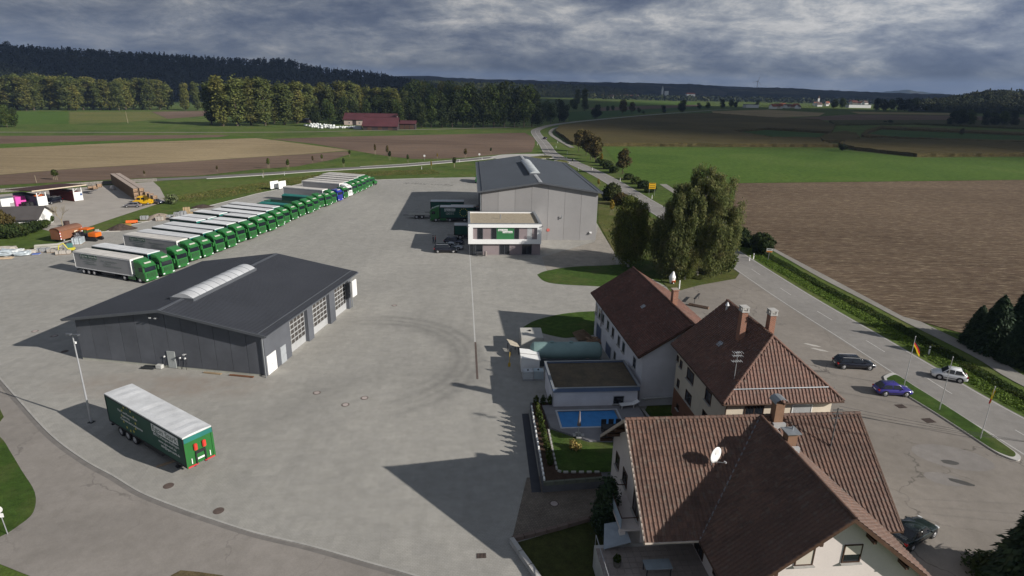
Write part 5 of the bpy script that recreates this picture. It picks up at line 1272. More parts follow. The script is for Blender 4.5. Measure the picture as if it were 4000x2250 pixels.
# ---------------------------------------------------------------- cars
def car(label, loc, rz, pm, L=4.3, Wd=1.78, Hh=1.45, style='hatch', group=None, cat='car', name='car'):
    t = thing(name, label, cat, loc, rz, group); h, w = L / 2, Wd / 2
    belt = .61 * Hh; sill_ = .22
    if style == 'sedan': xa, xb, xc, xd = h - 1.25, h - 2.0, -h + 1.35, -h + .62
    elif style == 'estate': xa, xb, xc, xd = h - 1.2, h - 1.95, -h + .55, -h + .12
    elif style == 'suv': xa, xb, xc, xd = h - 1.2, h - 1.75, -h + .4, -h + .1
    else: xa, xb, xc, xd = h - .95, h - 1.65, -h + .75, -h + .18
    tail = belt if style != 'sedan' else belt + .02
    # lofted lower body: rounded sections that narrow towards nose and tail
    tr_ = belt if style != 'sedan' else belt + .03
    st = [(-h, .66, .80, .36), (-h + .08, tr_ - .06, .88, .30), (-h + .35, tr_, .95, .24), (-h * .45, belt + .01, 1, .21), (0, belt, 1, .2), (xa - .1, belt - .01, 1, .2), (xa + .4 * (h - xa), belt - .06, .985, .21), (h - .32, .74, .95, .24), (h - .10, .66, .87, .28), (h, .54, .76, .36)]
    b = MB(); vs = []
    for (x_, tz_, wf, zb_) in st:
        W_ = w * wf; hf = [(W_ * .84, zb_), (W_ * .975, zb_ + .08), (W_, zb_ + .55 * (tz_ - zb_)), (W_ * .975, tz_ - .09), (W_ * .87, tz_ - .01), (W_ * .45, tz_ + .025)]
        vs += [(x_, -y_, z_) for y_, z_ in hf] + [(x_, y_, z_) for y_, z_ in reversed(hf)]
    n = 12; b.add(vs, [(i * n + k, i * n + (k + 1) % n, (i + 1) * n + (k + 1) % n, (i + 1) * n + k) for i in range(len(st) - 1) for k in range(n)] + [tuple(range(n)), tuple(range(len(st) * n - 1, (len(st) - 1) * n - 1, -1))]); b.build('body', pm, t, smooth=True)
    # greenhouse
    gb, gt = w - .05, w - .22
    zt = Hh - .03
    b = MB(); b.add([(xa, -gb, belt - .02), (xa, gb, belt - .02), (xd, gb, belt - .02), (xd, -gb, belt - .02), (xb, -gt, zt), (xb, gt, zt), (xc, gt, zt), (xc, -gt, zt)], [(0, 1, 5, 4), (1, 2, 6, 5), (2, 3, 7, 6), (3, 0, 4, 7), (4, 5, 6, 7), (0, 3, 2, 1)]); b.build('cabin', pm, t, bevel=.06, seg=3, smooth=True)
    A = [Vector(p) for p in b.v]
    def pane(nm, i0, i1, i2, i3, f0=.06, f1=.94, g0=.07, g1=.93):
        # glass laid 6 mm proud of the cabin face
        P0, P1, P2, P3 = A[i0], A[i1], A[i2], A[i3]; nn = (P1 - P0).cross(P3 - P0).normalized()
        cen = (P0 + P1 + P2 + P3) / 4
        if nn.dot(cen - Vector((0, 0, belt))) < 0: nn = -nn
        def q(s_, r_): return (P0.lerp(P1, s_)).lerp(P3.lerp(P2, s_), r_) + nn * .008
        m_ = MB(); m_.closed = False; m_.quad(q(f0, g0), q(f1, g0), q(f1, g1), q(f0, g1)); return m_.build(nm, M_GLASS, t)
    pane('windscreen', 0, 1, 5, 4); pane('rear_window', 2, 3, 7, 6)
    for (i0, i1, i2, i3) in ((1, 2, 6, 5), (3, 0, 4, 7)):
        for (f0, f1) in ((.06, .47), (.52, .93)): pane('side_window', i0, i1, i2, i3, f0, f1, .12, .88)
    for s_ in (-1, 1):
        for x_ in (h - .82, -h + .80):
            wheel(t, x_, s_ * (w - .09), .32, .21)
            b = MB(); b.cyl((x_, s_ * (w - .03), .33), (x_, s_ * (w + .004), .33), .39, .39, 18); b.build('wheel_arch', M_BLACKPL, t)
        b = MB(); b.box((h - .16, s_ * (w - .26), .62), (.22, .34, .13)); b.build('headlight', M_LAMP, t, bevel=.03)
        b = MB(); b.box((-h + .10, s_ * (w - .21), belt - .15), (.16, .26, .2)); b.build('tail_light', M_TAIL, t, bevel=.02)
        b = MB(); b.box((xa - .35, s_ * (w + .06), belt + .08), (.12, .18, .12)); b.build('mirror', pm, t, bevel=.03)
        b = MB(); b.bx(-h + .9, h - .95, s_ * (w + .003) - .012, s_ * (w + .003) + .012, .40, .47); b.build('side_strip', M_BLACKPL, t)
    b = MB(); b.box((h + .0, 0, .42), (.05, Wd * .55, .14)); b.build('grille', M_BLACKPL, t); b = MB(); b.box((-h - .005, 0, .56), (.02, .5, .11)); b.build('number_plate', M_LETTERW, t)
    if style in ('estate', 'suv'):
        for s_ in (-1, 1): b = MB(); b.cyl((xb - .1, s_ * gt * .92, Hh + .02), (xc + .1, s_ * gt * .92, Hh + .02), .022, .022, 6); b.build('roof_rail', M_ALU, t)
    return t
C_BLACK = paint('car_black', (0.008, 0.009, 0.016), .16); C_BLUE = paint('car_violet_blue', (0.035, 0.028, 0.19), .22); C_WHITE = paint('car_white', (0.72, 0.73, 0.74), .25); C_SILVER = paint('car_silver', (0.33, 0.35, 0.38), .25); C_GREY = paint('car_grey', (0.17, 0.16, 0.165), .3); C_DGREEN = paint('car_dark_green', (0.01, 0.016, 0.016), .2); C_NAVY = paint('car_navy', (0.02, 0.025, 0.05), .25)
def at(px, z=.066): return S(*px, z)
car('black estate car parked on the asphalt forecourt', at((2146, 923)), R(-3), C_BLACK, 4.75, 1.83, 1.46, 'estate')
car('violet blue hatchback parked beside the flagpole island', at((2243, 990)), R(-2), C_BLUE, 3.95, 1.66, 1.42, 'hatch')
car('white hatchback driving away on the main road', at((2385, 953), .075), R(152), C_WHITE, 3.65, 1.62, 1.55, 'hatch')
car('dark green saloon parked below the roof edge of the foreground house', at((2292, 1352)), R(30), C_DGREEN, 4.6, 1.78, 1.42, 'sedan')
car('black sport utility car at the corner of the white office', at((1121, 634), .062), R(5), C_BLACK, 4.8, 1.9, 1.75, 'suv')
car('silver blue saloon between two dark cars by the office', at((1139, 626), .062), R(-8), C_SILVER, 4.5, 1.75, 1.45, 'sedan')
car('dark hatchback beside the short green trailer at the office', at((1142, 613), .062), R(-14), C_NAVY, 4.3, 1.78, 1.5, 'hatch')
car('dark car driving on the curve of the north road', at((1371, 350), .075), R(112), C_NAVY, 4.3, 1.75, 1.45, 'hatch')
car('grey hatchback parked in front of the yellow van', at((335, 521), .066), R(192), C_GREY, 4.2, 1.7, 1.4, 'hatch')
car('dark blue car half hidden behind the yellow van', at((394, 512), .066), R(-10), C_NAVY, 4.2, 1.7, 1.4, 'sedan')
# yellow van
M_YEL = paint('van_yellow', (0.62, 0.36, 0.01), .35)
t = thing('yellow_van', 'bright yellow high roofed panel van in the builders yard', 'van', at((361, 514), .066), R(190))
b = MB(); b.side([(2.45, .35), (2.45, .9), (2.1, 1.15), (1.55, 1.35), (1.0, 2.15), (.55, 2.45), (-2.4, 2.5), (-2.5, 2.3), (-2.5, .35)], -.95, .95); b.build('body', M_YEL, t, bevel=.08)
b = MB(); b.closed = False; b.quad((1.56, -.75, 1.42), (1.56, .75, 1.42), (1.08, .7, 2.1), (1.08, -.7, 2.1)); b.build('windscreen', M_GLASS, t, (.05, 0, .03))
for s_ in (-1, 1):
    b = MB(); b.side([(1.35, 1.4), (.3, 1.4), (.3, 2.0), (.95, 2.0)], s_ * .955 - .008, s_ * .955 + .008); b.build('side_window', M_GLASS, t)
    b = MB(); b.bx(-.75, 0.05, s_ * .955 - .008, s_ * .955 + .008, 1.45, 2.0); b.build('side_window', M_GLASS, t)
    b = MB(); b.bx(-2.515, -2.49, s_ * .42 - .28, s_ * .42 + .28, 1.45, 2.05); b.build('rear_window', M_GLASS, t)
    b = MB(); b.box((-2.5, s_ * .82, 1.0), (.06, .14, .35)); b.build('tail_light', M_TAIL, t); b = MB(); b.box((2.42, s_ * .68, .78), (.1, .3, .18)); b.build('headlight', M_LAMP, t)
    for x_ in (1.6, -1.5): wheel(t, x_, s_ * .84, .34, .22)
# ================================================================ VEGETATION
def leafmat(name, c1, c2, c3=None, rv=0.25, scale=0.5, trans=0.22):
    b = NB(name); b.pr(0.75, 0.15); oi = b.n('ShaderNodeObjectInfo')
    n1 = b.noise(b.pos(), scale, 4, 0.6); n2 = b.noise(b.pos(), scale * 7, 3, 0.6)
    c = b.ramp(n1, [(0.32, c1), (0.5, c2), (0.68, c3 or c2)])
    c = b.mix(1.0, c, b.ramp(n2, [(0.3, (0.7, 0.72, 0.7)), (0.7, (1.25, 1.22, 1.15))]), 'MULTIPLY')
    c = b.mix(1.0, c, b.ramp(oi.outputs['Random'], [(0.0, (1 - rv, 1 - rv, 1 - rv)), (0.5, (1, 1, 1)), (1.0, (1 + rv, 1 + rv * .8, 1 + rv * .5))]), 'MULTIPLY')
    c = b.mix(1.0, c, b.ramp(b.geo.outputs['Random Per Island'], [(0.0, (.62, .64, .6)), (.5, (1, 1, 1)), (1.0, (1.45, 1.36, 1.2))]), 'MULTIPLY')
    b.col(c)
    tr = b.n('ShaderNodeBsdfTranslucent'); b.l(c, tr.inputs['Color']); mx = b.n('ShaderNodeMixShader'); mx.inputs[0].default_value = trans
    out = b.t.nodes['Material Output']; b.l(b.b.outputs[0], mx.inputs[1]); b.l(tr.outputs[0], mx.inputs[2]); b.l(mx.outputs[0], out.inputs[0])
    return b.m
L_BIRCH = leafmat('birch_leaves', (0.086, 0.11, 0.042), (0.126, 0.148, 0.058), (0.165, 0.16, 0.078), .12, .5, .4)
L_BIRCH2 = leafmat('young_birch_leaves', (0.095, 0.12, 0.036), (0.132, 0.157, 0.047), (0.16, 0.155, 0.06), .12, .5, .45)
L_POP = leafmat('poplar_leaves', (0.062, 0.082, 0.026), (0.088, 0.108, 0.033), (0.112, 0.12, 0.04), .2, .12)
L_POPY = leafmat('yellowing_poplar_leaves', (0.078, 0.092, 0.027), (0.108, 0.117, 0.033), (0.135, 0.125, 0.04), .2, .12)
L_DARK = leafmat('dark_leaves', (0.018, 0.03, 0.01), (0.028, 0.042, 0.013), (0.042, 0.052, 0.017), .3, .12)
L_MID = leafmat('green_leaves', (0.03, 0.052, 0.014), (0.05, 0.075, 0.018), (0.07, 0.085, 0.022), .25, .3)
L_BROWN = leafmat('russet_leaves', (0.055, 0.05, 0.02), (0.085, 0.066, 0.026), (0.08, 0.08, 0.028), .15, .3)
L_SPRUCE = leafmat('spruce_needles', (0.016, 0.03, 0.018), (0.025, 0.045, 0.025), (0.038, 0.058, 0.03), .15, .6, .05)
L_FOREST = leafmat('forest_leaves', (0.009, 0.015, 0.007), (0.015, 0.022, 0.009), (0.026, 0.032, 0.012), .0, .02, .08)
L_FAR = leafmat('far_wood_leaves', (0.025, 0.036, 0.016), (0.036, 0.048, 0.02), (0.052, 0.056, 0.024), .2, .008, .05)
L_YELLOW = leafmat('yellow_leaves', (0.16, 0.13, 0.02), (0.2, 0.15, 0.03), None, .2, 1.0)
L_HEDGE = leafmat('hedge_leaves', (0.02, 0.035, 0.012), (0.032, 0.052, 0.016), (0.05, 0.06, 0.02), .2, .5)
L_WEED = leafmat('tall_weeds', (0.03, 0.055, 0.014), (0.05, 0.08, 0.018), (0.075, 0.09, 0.026), .1, .3, .3)
M_BARK = mat('bark', (0.085, 0.065, 0.048), .9, .25, 1.5); M_BIRCHBARK = mat('birch_bark', (0.36, 0.34, 0.31), .85, .35, 1.2); M_PALEBARK = mat('pale_twigs', (0.26, 0.22, 0.15), .9, .2, 2)

def quads_mesh(name, P, N, U, sz, asp, m_):
    """leaf sprays: centres P, normals N, long axis U"""
    n = len(P); U = U - N * (U * N).sum(1, keepdims=True); U /= np.linalg.norm(U, axis=1, keepdims=True) + 1e-9
    V = np.cross(N, U); a = (sz * asp)[:, None] / 2; b = sz[:, None] / 2
    co = np.empty((n, 4, 3)); co[:, 0] = P - U * a - V * b * .55; co[:, 1] = P + V * b * -.0 + U * a * -.2 - V * b; co[:, 1] = P + U * a * .2 - V * b
    co[:, 2] = P + U * a + V * b * .3; co[:, 3] = P - U * a * .1 + V * b
    me = bpy.data.meshes.new(name); me.vertices.add(4 * n); me.vertices.foreach_set('co', co.reshape(-1))
    me.loops.add(4 * n); me.loops.foreach_set('vertex_index', np.arange(4 * n, dtype=np.int32)); me.polygons.add(n)
    me.polygons.foreach_set('loop_start', np.arange(0, 4 * n, 4, dtype=np.int32)); me.update(calc_edges=True); me.validate()
    for x in (m_ if isinstance(m_, (list, tuple)) else [m_]): me.materials.append(x)
    return me
def sample_blobs(g, blobs, n, surf=0.55):
    B = np.array(blobs, float); w = B[:, 3] * B[:, 4] + B[:, 4] * B[:, 5]; k = g.choice(len(B), n, p=w / w.sum())
    d = g.normal(size=(n, 3)); d /= np.linalg.norm(d, axis=1, keepdims=True)
    r = surf + (1 - surf) * np.sqrt(g.random(n)); r *= 1 + .10 * g.normal(size=n)
    P = B[k, :3] + d * r[:, None] * B[k, 3:6]; N = d / B[k, 3:6]; N /= np.linalg.norm(N, axis=1, keepdims=True)
    return P, N
def crown(name, blobs, n, size, m_, seed, droop=0.0, asp=1.4, surf=.55, jit=.7):
    g = np.random.default_rng(seed); P, N = sample_blobs(g, blobs, n, surf)
    N = N + jit * g.normal(size=N.shape); N /= np.linalg.norm(N, axis=1, keepdims=True)
    U = g.normal(size=N.shape); U[:, 2] -= droop * 4
    return quads_mesh(name, P, N, U, size * g.uniform(.55, 1.45, n), np.full(n, asp), m_)
def trunk_mesh(name, h, r, limbs, m_):
    b = MB(); k = 4; px_ = Vector((0, 0, -.1))
    for i in range(k):
        q = Vector((math.sin(i * 2.1 + h) * r * .5, math.cos(i * 1.7 + h) * r * .5, h * (i + 1) / k)); b.cyl(px_, q, r * (1 - .8 * i / k), r * (1 - .8 * (i + 1) / k), 8); px_ = q
    for L_ in limbs:
        a, c = Vector(L_[0]), Vector(L_[1]); mid_ = (a + c) / 2 + Vector((0, 0, (c - a).length * .08)); b.cyl(a, mid_, L_[2], L_[2] * .7, 6); b.cyl(mid_, c, L_[2] * .7, L_[2] * .3, 6)
    return b.mesh(name, m_)
def blobby(seed, h0, h1, r, n, taper=.6, spread=.6):
    """uneven crown: one core and n lobes"""
    q = random.Random(seed); out = [(0, 0, (h0 + h1) / 2, r * .7, r * .7, (h1 - h0) * .48)]
    for i in range(n):
        t = q.random(); z = h0 + (h1 - h0) * (.12 + .8 * t); a = q.uniform(0, 6.28); d = r * spread * q.uniform(.5, 1.05) * (1 - taper * abs(t - .35)); s_ = r * q.uniform(.30, .52)
        out.append((d * math.cos(a), d * math.sin(a), z, s_, s_, s_ * q.uniform(.8, 1.25)))
    return out
def tree_proto(name, h, r, seed, m_, n, size, bark=M_BARK, h0f=.22, lobes=14, droop=0, trunk_r=None, asp=1.4, taper=.6, surf=.55):
    bl = blobby(seed, h * h0f, h, r, lobes, taper); tr = trunk_r or h * .016
    limbs = [((0, 0, min(p[2] * .75, h * .7)), (p[0] * .8, p[1] * .8, p[2]), tr * .4) for p in bl[1:8]]
    return trunk_mesh(name + '_trunk', h * .8, tr, limbs, bark), crown(name + '_crown', bl, n, size, m_, seed, droop, asp, surf)
def plant_tree(name, label, loc, meshes, rz=0, s_=1.0, sz=None, group=None, cat='tree'):
    t = thing(name, label, cat, loc, rz, group); t.scale = (s_, s_, sz or s_)
    obj('trunk', meshes[0], t); obj('crown', meshes[1], t); return t
def shrub(name, label, loc, r, h, m_, n, seed, size=.3, group=None, cat='shrub', key=None, rz=0):
    def mk():
        bl = [(0, 0, .5, .75, .75, .5)] + [(random.Random(seed + i).uniform(-.55, .55), random.Random(seed + i + 50).uniform(-.55, .55), random.Random(seed + i + 90).uniform(.25, .75), .38, .38, .32) for i in range(7)]
        return crown('foliage', bl, n, size, m_, seed), trunk_mesh('stems', .5, .05, [((0, 0, .05), (.3 * math.cos(k), .3 * math.sin(k), .55), .03) for k in (0, 1.6, 3.1, 4.6)], M_BARK)
    f, s_ = cached(('shrub', m_.name, n, seed, size), mk); t = thing(name, label, cat, loc, rz, group); t.scale = (r, r, h); obj('foliage', f, t); obj('stems', s_, t); return t

# ---- weeping birches beside the white house
def birch_mesh(seed, h, r, n, m_, low=.16):
    """domed crown of many twig ends, each trailing hanging strands"""
    g = np.random.default_rng(seed); q = random.Random(seed); tops = []; limbs = []
    for i in range(230):
        a = q.uniform(0, 6.28); ph = math.acos(q.uniform(-.9, 1)); k = q.uniform(.5, 1.0) ** .6 * q.uniform(.88, 1.06); lob = 1 + .16 * math.sin(3 * a + seed) + .1 * math.sin(5 * a + 2 * ph)
        p = (r * k * lob * math.sin(ph) * math.cos(a), r * k * lob * math.sin(ph) * math.sin(a), h * .56 + h * .44 * k * math.cos(ph)); tops.append(p)
        if i < 34: limbs.append(((0, 0, max(h * .2, p[2] * .66)), p, .10 if i < 12 else .06))
    T = np.array(tops); k = g.integers(0, len(T), n); sid = g.integers(0, 7, n); ang = sid * .9 + k * 1.3; rr_ = .25 + .6 * ((sid * 7 + k * 3) % 5) / 5
    ln = (1.2 + 3.6 * ((sid * 5 + k * 11) % 9) / 9) * h / 18; hang = np.minimum(g.random(n) ** 1.15 * ln, T[k, 2] - h * low * .35)
    P = T[k].copy(); P[:, 0] += rr_ * np.cos(ang) + g.normal(size=n) * .17; P[:, 1] += rr_ * np.sin(ang) + g.normal(size=n) * .17; P[:, 2] -= hang - .25 * g.normal(size=n)
    N = np.stack([np.cos(ang), np.sin(ang), np.full(n, .45)], 1) * .6 + P / np.linalg.norm(P - np.array([0, 0, h * .5]), axis=1, keepdims=True) * .2 + .6 * g.normal(size=(n, 3)); N /= np.linalg.norm(N, axis=1, keepdims=True)
    U = g.normal(size=(n, 3)) * .35; U[:, 2] -= 1
    return trunk_mesh('birch_trunk', h * .9, h * .016, limbs, M_BIRCHBARK), quads_mesh('birch_crown', P, N, U, .125 * g.uniform(.6, 1.4, n), np.full(n, 3.2), m_)
B1, B2, B3 = birch_mesh(11, 20.3, 6.3, 110000, L_BIRCH), birch_mesh(12, 15.0, 3.4, 46000, L_BIRCH), birch_mesh(13, 13.4, 2.7, 36000, L_BIRCH2)
plant_tree('weeping_birch', 'tall broad weeping birch behind the white house', S(1752, 692), B1, 0.4, 1.0)
plant_tree('weeping_birch', 'lower weeping birch hanging at the left foot of the big one', S(1688, 698), B2, 2.0, 1.0)
plant_tree('weeping_birch', 'slim pale weeping birch standing left of the big one over the lawn', S(1580, 672), B3, 1.1, 1.08)
plant_tree('weeping_birch', 'low weeping birch hanging in front of the birch clump', S(1722, 704), B3, 3.3, .6)
plant_tree('leafy_tree', 'dense green tree under the right edge of the birch clump', S(1815, 690), tree_proto('under', 6.5, 2.6, 31, L_MID, 4200, .32, h0f=.08), 0, 1.0)

# ---- generic meshes
POP = [tree_proto('poplar', 34, 6.2, 40 + i, L_POP if i % 2 else L_POPY, 5200, .72, h0f=.0, lobes=26, taper=.3, droop=-.2) for i in range(4)]
DRK = [tree_proto('broadleaf', 20, 7.0, 60 + i, (L_DARK, L_MID, L_DARK)[i], 3400, .62, h0f=.08, lobes=16) for i in range(3)]
RUS = [tree_proto('roadside', 11, 3.6, 70 + i, L_BROWN, 1900, .5, h0f=.2, lobes=14) for i in range(2)]
RND = [tree_proto('round', 9, 3.6, 75 + i, (L_MID, L_DARK)[i], 1800, .5, h0f=.15, lobes=12) for i in range(2)]

def AT(u, v, Y):
    d = FW + IX * ((u * PXK - 2000) / CAM_F) + IY * ((1125 - v * PXK) / CAM_F); t = Y / d.y
    return Vector((d.x * t, d.y * t, CAM_H + d.z * t))
def toph(base, u, v):   # height of something standing at base whose top is seen at (u, v)
    return AT(u, v, base.y).z
# long poplar row on the left
k = 0
for i, u in enumerate(range(-18, 432, 21)):
    uu = u + rnd.uniform(-4, 4); bs = S(uu, 277 + rnd.uniform(-1.5, 1.2)); tv = 187 + (8 if u > 180 else 0) + (4 if u > 300 else 0) + rnd.uniform(-3, 9)
    h = toph(bs, uu, tv); kk = (i * 3) % 4
    plant_tree('poplar_tree', f'{ORD[i]} tree from the left in the long poplar row below the wooded hill', bs, POP[kk], rnd.uniform(0, 6), h / 34 * 1.6, h / 34, 'poplars of the long row on the left')
for i, (u, tv) in enumerate(((468, 208), (497, 205))):
    bs = S(u, 277.5); h = toph(bs, u, tv); plant_tree('poplar_tree', ('left' if i == 0 else 'right') + ' one of the poplar pair standing apart right of the long row', bs, POP[i], i, h / 34 * 1.2, h / 34)
k = 0
for (u, bv, tv, wd) in ((533, 314, 203, 1.0), (562, 317, 192, 1.15), (597, 317, 191, 1.2), (632, 316, 193, 1.2), (668, 316, 196, 1.1), (690, 310, 212, 1.0), (716, 314, 203, 1.2), (748, 311, 203, 1.15), (778, 308, 208, 1.1), (806, 304, 207, 1.0), (832, 302, 212, 1.0), (858, 306, 203, 1.1), (884, 303, 204, 1.1), (908, 302, 210, 1.0), (930, 302, 213, 1.0), (952, 303, 218, 1.0), (974, 304, 219, 1.0), (998, 305, 222, 1.0), (1016, 303, 226, .9)):
    bs = S(u, bv); h = toph(bs, u, tv + rnd.uniform(-2, 3)); plant_tree('poplar_tree', f'{ORD[k]} tree from the left in the yellowing poplar grove by the red roofed farm', bs, POP[(k * 5 + 1) % 4], rnd.uniform(0, 6), h / 34 * wd * 1.25, h / 34, 'poplars of the grove'); k += 1
k = 0
for (u, bv, tv) in ((795, 318, 262), (830, 312, 250), (862, 311, 246), (893, 311, 250), (925, 311, 252), (950, 311, 245), (975, 312, 242), (1002, 313, 252), (1030, 313, 248), (1060, 322, 258), (1085, 321, 240), (1112, 321, 236), (1138, 321, 229), (1165, 321, 222), (1190, 321, 216), (1216, 321, 215), (1242, 321, 213), (1268, 321, 214), (1294, 321, 214), (1318, 321, 219), (1338, 320, 228), (1352, 317, 250), (1385, 311, 262), (1407, 308, 252), (1420, 307, 262), (1370, 305, 255)):
    bs = S(u, bv); h = toph(bs, u, tv + rnd.uniform(-2, 2)); plant_tree('broadleaf_tree', f'{ORD[k]} tree from the left in the dark wood behind the farm and road', bs, DRK[k % 3], rnd.uniform(0, 6), h / 20 * .95, h / 20, 'trees of the dark wood'); k += 1
k = 0
for (u, bv, tv) in ((1040, 300, 205), (1062, 298, 205), (1085, 300, 211), (1108, 296, 204), (1130, 298, 207), (1152, 300, 214), (1025, 296, 214), (1175, 300, 210)):
    bs = S(u, bv); h = toph(bs, u, tv); plant_tree('poplar_tree', f'{ORD[k]} tall tree rising behind the left end of the dark wood', bs, POP[(k * 3 + 1) % 4] if k % 2 else DRK[1], k, h / (34 if k % 2 else 20), h / (34 if k % 2 else 20), 'tall trees behind the dark wood'); k += 1
# roadside trees
for i, (u, bv, tv) in enumerate(((1455, 381, 328), (1474, 391, 329), (1486, 402, 338), (1498, 408, 345), (1566, 438, 376))):
    bs = S(u, bv); h = toph(bs, u, tv); plant_tree('roadside_tree', f'{ORD[i]} russet tree along the right edge of the main road, counted from the junction', bs, RUS[i % 2], i * 1.3, h / 11 * 1.05, h / 11, 'russet trees along the main road')
FARL = [(1500, 299, 262, 'D'), (1565, 291, 252, 'B'), (1589, 287, 258, 'B'), (1607, 284, 270, 'D'), (1618, 287, 278, 'D'), (1668, 285, 266, 'D'), (1715, 283, 250, 'D'), (1528, 280, 266, 'M'), (1541, 279, 265, 'M'), (1443, 278, 248, 'M'), (1470, 279, 222, 'P'), (1452, 264, 222, 'P'), (1758, 275, 258, 'D'), (1780, 274, 257, 'D'), (1815, 272, 250, 'D'), (1850, 271, 254, 'D'), (1838, 270, 250, 'M'), (1905, 268, 253, 'D'), (2098, 273, 248, 'D'), (2118, 273, 247, 'D'), (2205, 279, 249, 'D'), (2222, 280, 248, 'D'), (2240, 280, 250, 'D'), (2258, 280, 248, 'D'), (2276, 280, 247, 'D'), (2296, 280, 247, 'D'), (2395, 317, 280, 'D'), (2415, 317, 273, 'D'), (2438, 317, 277, 'D'), (2478, 318, 283, 'D'), (2500, 318, 282, 'D'), (2520, 318, 280, 'D'), (2544, 318, 281, 'D'), (2418, 342, 323, 'B'), (2120, 381, 364, 'S'), (2240, 312, 302, 'S'), (2226, 311, 304, 'S'), (2360, 313, 309, 'S')]
k = 0
for (u, bv, tv, kd) in FARL:
    bs = S(u, bv); h = max(1.5, toph(bs, u, tv)); ms, hh = {'D': (DRK[k % 3], 20), 'B': (RUS[0], 11), 'M': (RND[0], 9), 'P': (POP[1], 34), 'S': (RND[1], 9)}[kd]
    wd = h / hh * (1.25 if kd == 'D' else 1.9 if kd == 'S' else 1.1)
    side_ = 'beyond the curved road' if u < 1800 else 'in the dark copse beyond the right fields' if bv < 300 else 'in the copse amid the right hand fields'
    plant_tree('field_tree', f'{ORD[k]} distant tree from the left {side_}', bs, ms, k * .7, wd, h / hh, 'trees among the far fields'); k += 1
# hedge trees at the left edge and by the white shed
for i, (u, bv, tv) in enumerate(((-8, 319, 264), (18, 320, 266), (38, 319, 275))):
    bs = S(u, bv); h = toph(bs, u, tv); plant_tree('field_tree', f'{ORD[i]} tree of the dark clump at the left edge of the meadow', bs, DRK[i], i, h / 20 * 1.1, h / 20, 'clump at the left edge')
for i, (u, bv, r_, h, m_) in enumerate(((6, 596, 3.4, 5.0, L_BROWN), (28, 598, 3.0, 3.2, L_HEDGE), (52, 594, 2.6, 2.4, L_HEDGE), (78, 585, 2.6, 2.4, L_HEDGE), (104, 575, 2.4, 2.0, L_MID), (104, 558, 2.1, 2.3, L_MID), (124, 561, 1.4, 1.8, L_MID), (-14, 592, 3.2, 6.0, L_BROWN))):
    shrub('garden_shrub', f'{ORD[i]} shrub of the hedge round the white garden house', S(u, bv), r_, h, m_, 3600, 200 + i % 3, .11, 'hedge round the garden house')
# bushes along the road and beside the warehouse
for i, (u, bv, r_, h, m_) in enumerate(((1540, 505, 3.6, 5.4, L_DARK), (1562, 516, 2.8, 3.6, L_BROWN), (1585, 520, 2.6, 3.2, L_MID))): shrub('bush', f'{("large dark", "brownish", "green")[i]} bush on the verge right of the warehouse', S(u, bv), r_, h, m_, 3600, 210 + i, .10, 'bushes right of the warehouse')
for i, (u, bv, r_, h) in enumerate(((1520, 418, 2.6, 3.0), (1530, 425, 3.0, 3.4), (1545, 434, 2.6, 2.6), (1581, 452, 2.4, 2.4), (1600, 463, 2.4, 2.6), (1618, 474, 2.6, 2.8), (1636, 484, 2.6, 2.6), (1508, 410, 2.2, 2.4))): shrub('bush', f'{ORD[i]} bush in the hedge between main road and bright green field', S(u, bv), r_, h, L_HEDGE if i % 2 else L_MID, 2600, 220 + i % 3, .13, 'hedge along the road')
for i, (u, bv, r_, h, l_) in enumerate(((1863, 612, 2.6, 3.6, 'left'), (1877, 622, 1.9, 2.2, 'small middle'), (1915, 638, 3.3, 4.3, 'right'))): shrub('bush', f'{l_} dense bush between main road and cycle path, by the town sign', S(u, bv), r_, h, L_HEDGE, 4500, 230 + i, .09, 'bushes by the town sign')
# willow tuft in the builders yard verge
shrub('willow_bush', 'pale feathery willow bush at the edge of the builders yard', S(432, 512), 2.2, 2.6, leafmat('willow_leaves', (0.10, 0.13, 0.06), (0.14, 0.165, 0.09), None, .1, .5), 700, 240, .14)
# spruces at the right edge
def spruce_mesh(seed, h, r, n, base=.03):
    g = np.random.default_rng(seed); t = g.random(n) ** .75; lay = np.round(t * 15) / 15 * .7 + t * .3; z = h * (1 - t * (1 - base)); a = g.integers(0, 13, n) * (6.283 / 13) + lay * 37 + g.normal(size=n) * .13
    rad = r * (lay ** .6) * np.sqrt(g.random(n)) * (1 + .12 * g.normal(size=n)); P = np.stack([rad * np.cos(a), rad * np.sin(a), z - rad * .28 + g.normal(size=n) * .1], 1)
    N = np.stack([np.cos(a) * .5, np.sin(a) * .5, np.full(n, 1.0)], 1) + .5 * g.normal(size=(n, 3)); N /= np.linalg.norm(N, axis=1, keepdims=True); U = np.stack([np.cos(a), np.sin(a), np.full(n, -.35)], 1)
    return trunk_mesh('spruce_trunk', h * .97, h * .014, [], M_BARK), quads_mesh('spruce_crown', P, N, U, .3 * g.uniform(.6, 1.4, n), np.full(n, 2.2), L_SPRUCE)
SP1, SP2 = spruce_mesh(5, 10, 3.3, 17000), spruce_mesh(6, 10, 3.0, 14000)
for i, (u, bv, hh, ms) in enumerate(((2492, 884, 7.8, SP1), (2566, 872, 9.6, SP2), (2540, 912, 5.6, SP2), (2615, 930, 8, SP1), (2450, 866, 5.6, SP1))):
    plant_tree('spruce_tree', ('broad dark spruce', 'tallest dark spruce at the picture edge', 'low dark spruce in front', 'dark spruce cut by the picture edge', 'leftmost dark spruce')[i] + ' beside the cycle path', S(u, bv), ms, i, hh / 10, None, 'spruces beside the cycle path')
plant_tree('spruce_tree', 'blue green spruce at the lower right corner of the forecourt', S(2610, 1500), SP1, 1, .95)
shrub('bush', 'low dark bush at the lower right corner', S(2500, 1452), 2.6, 1.2, L_HEDGE, 4000, 250, .07)
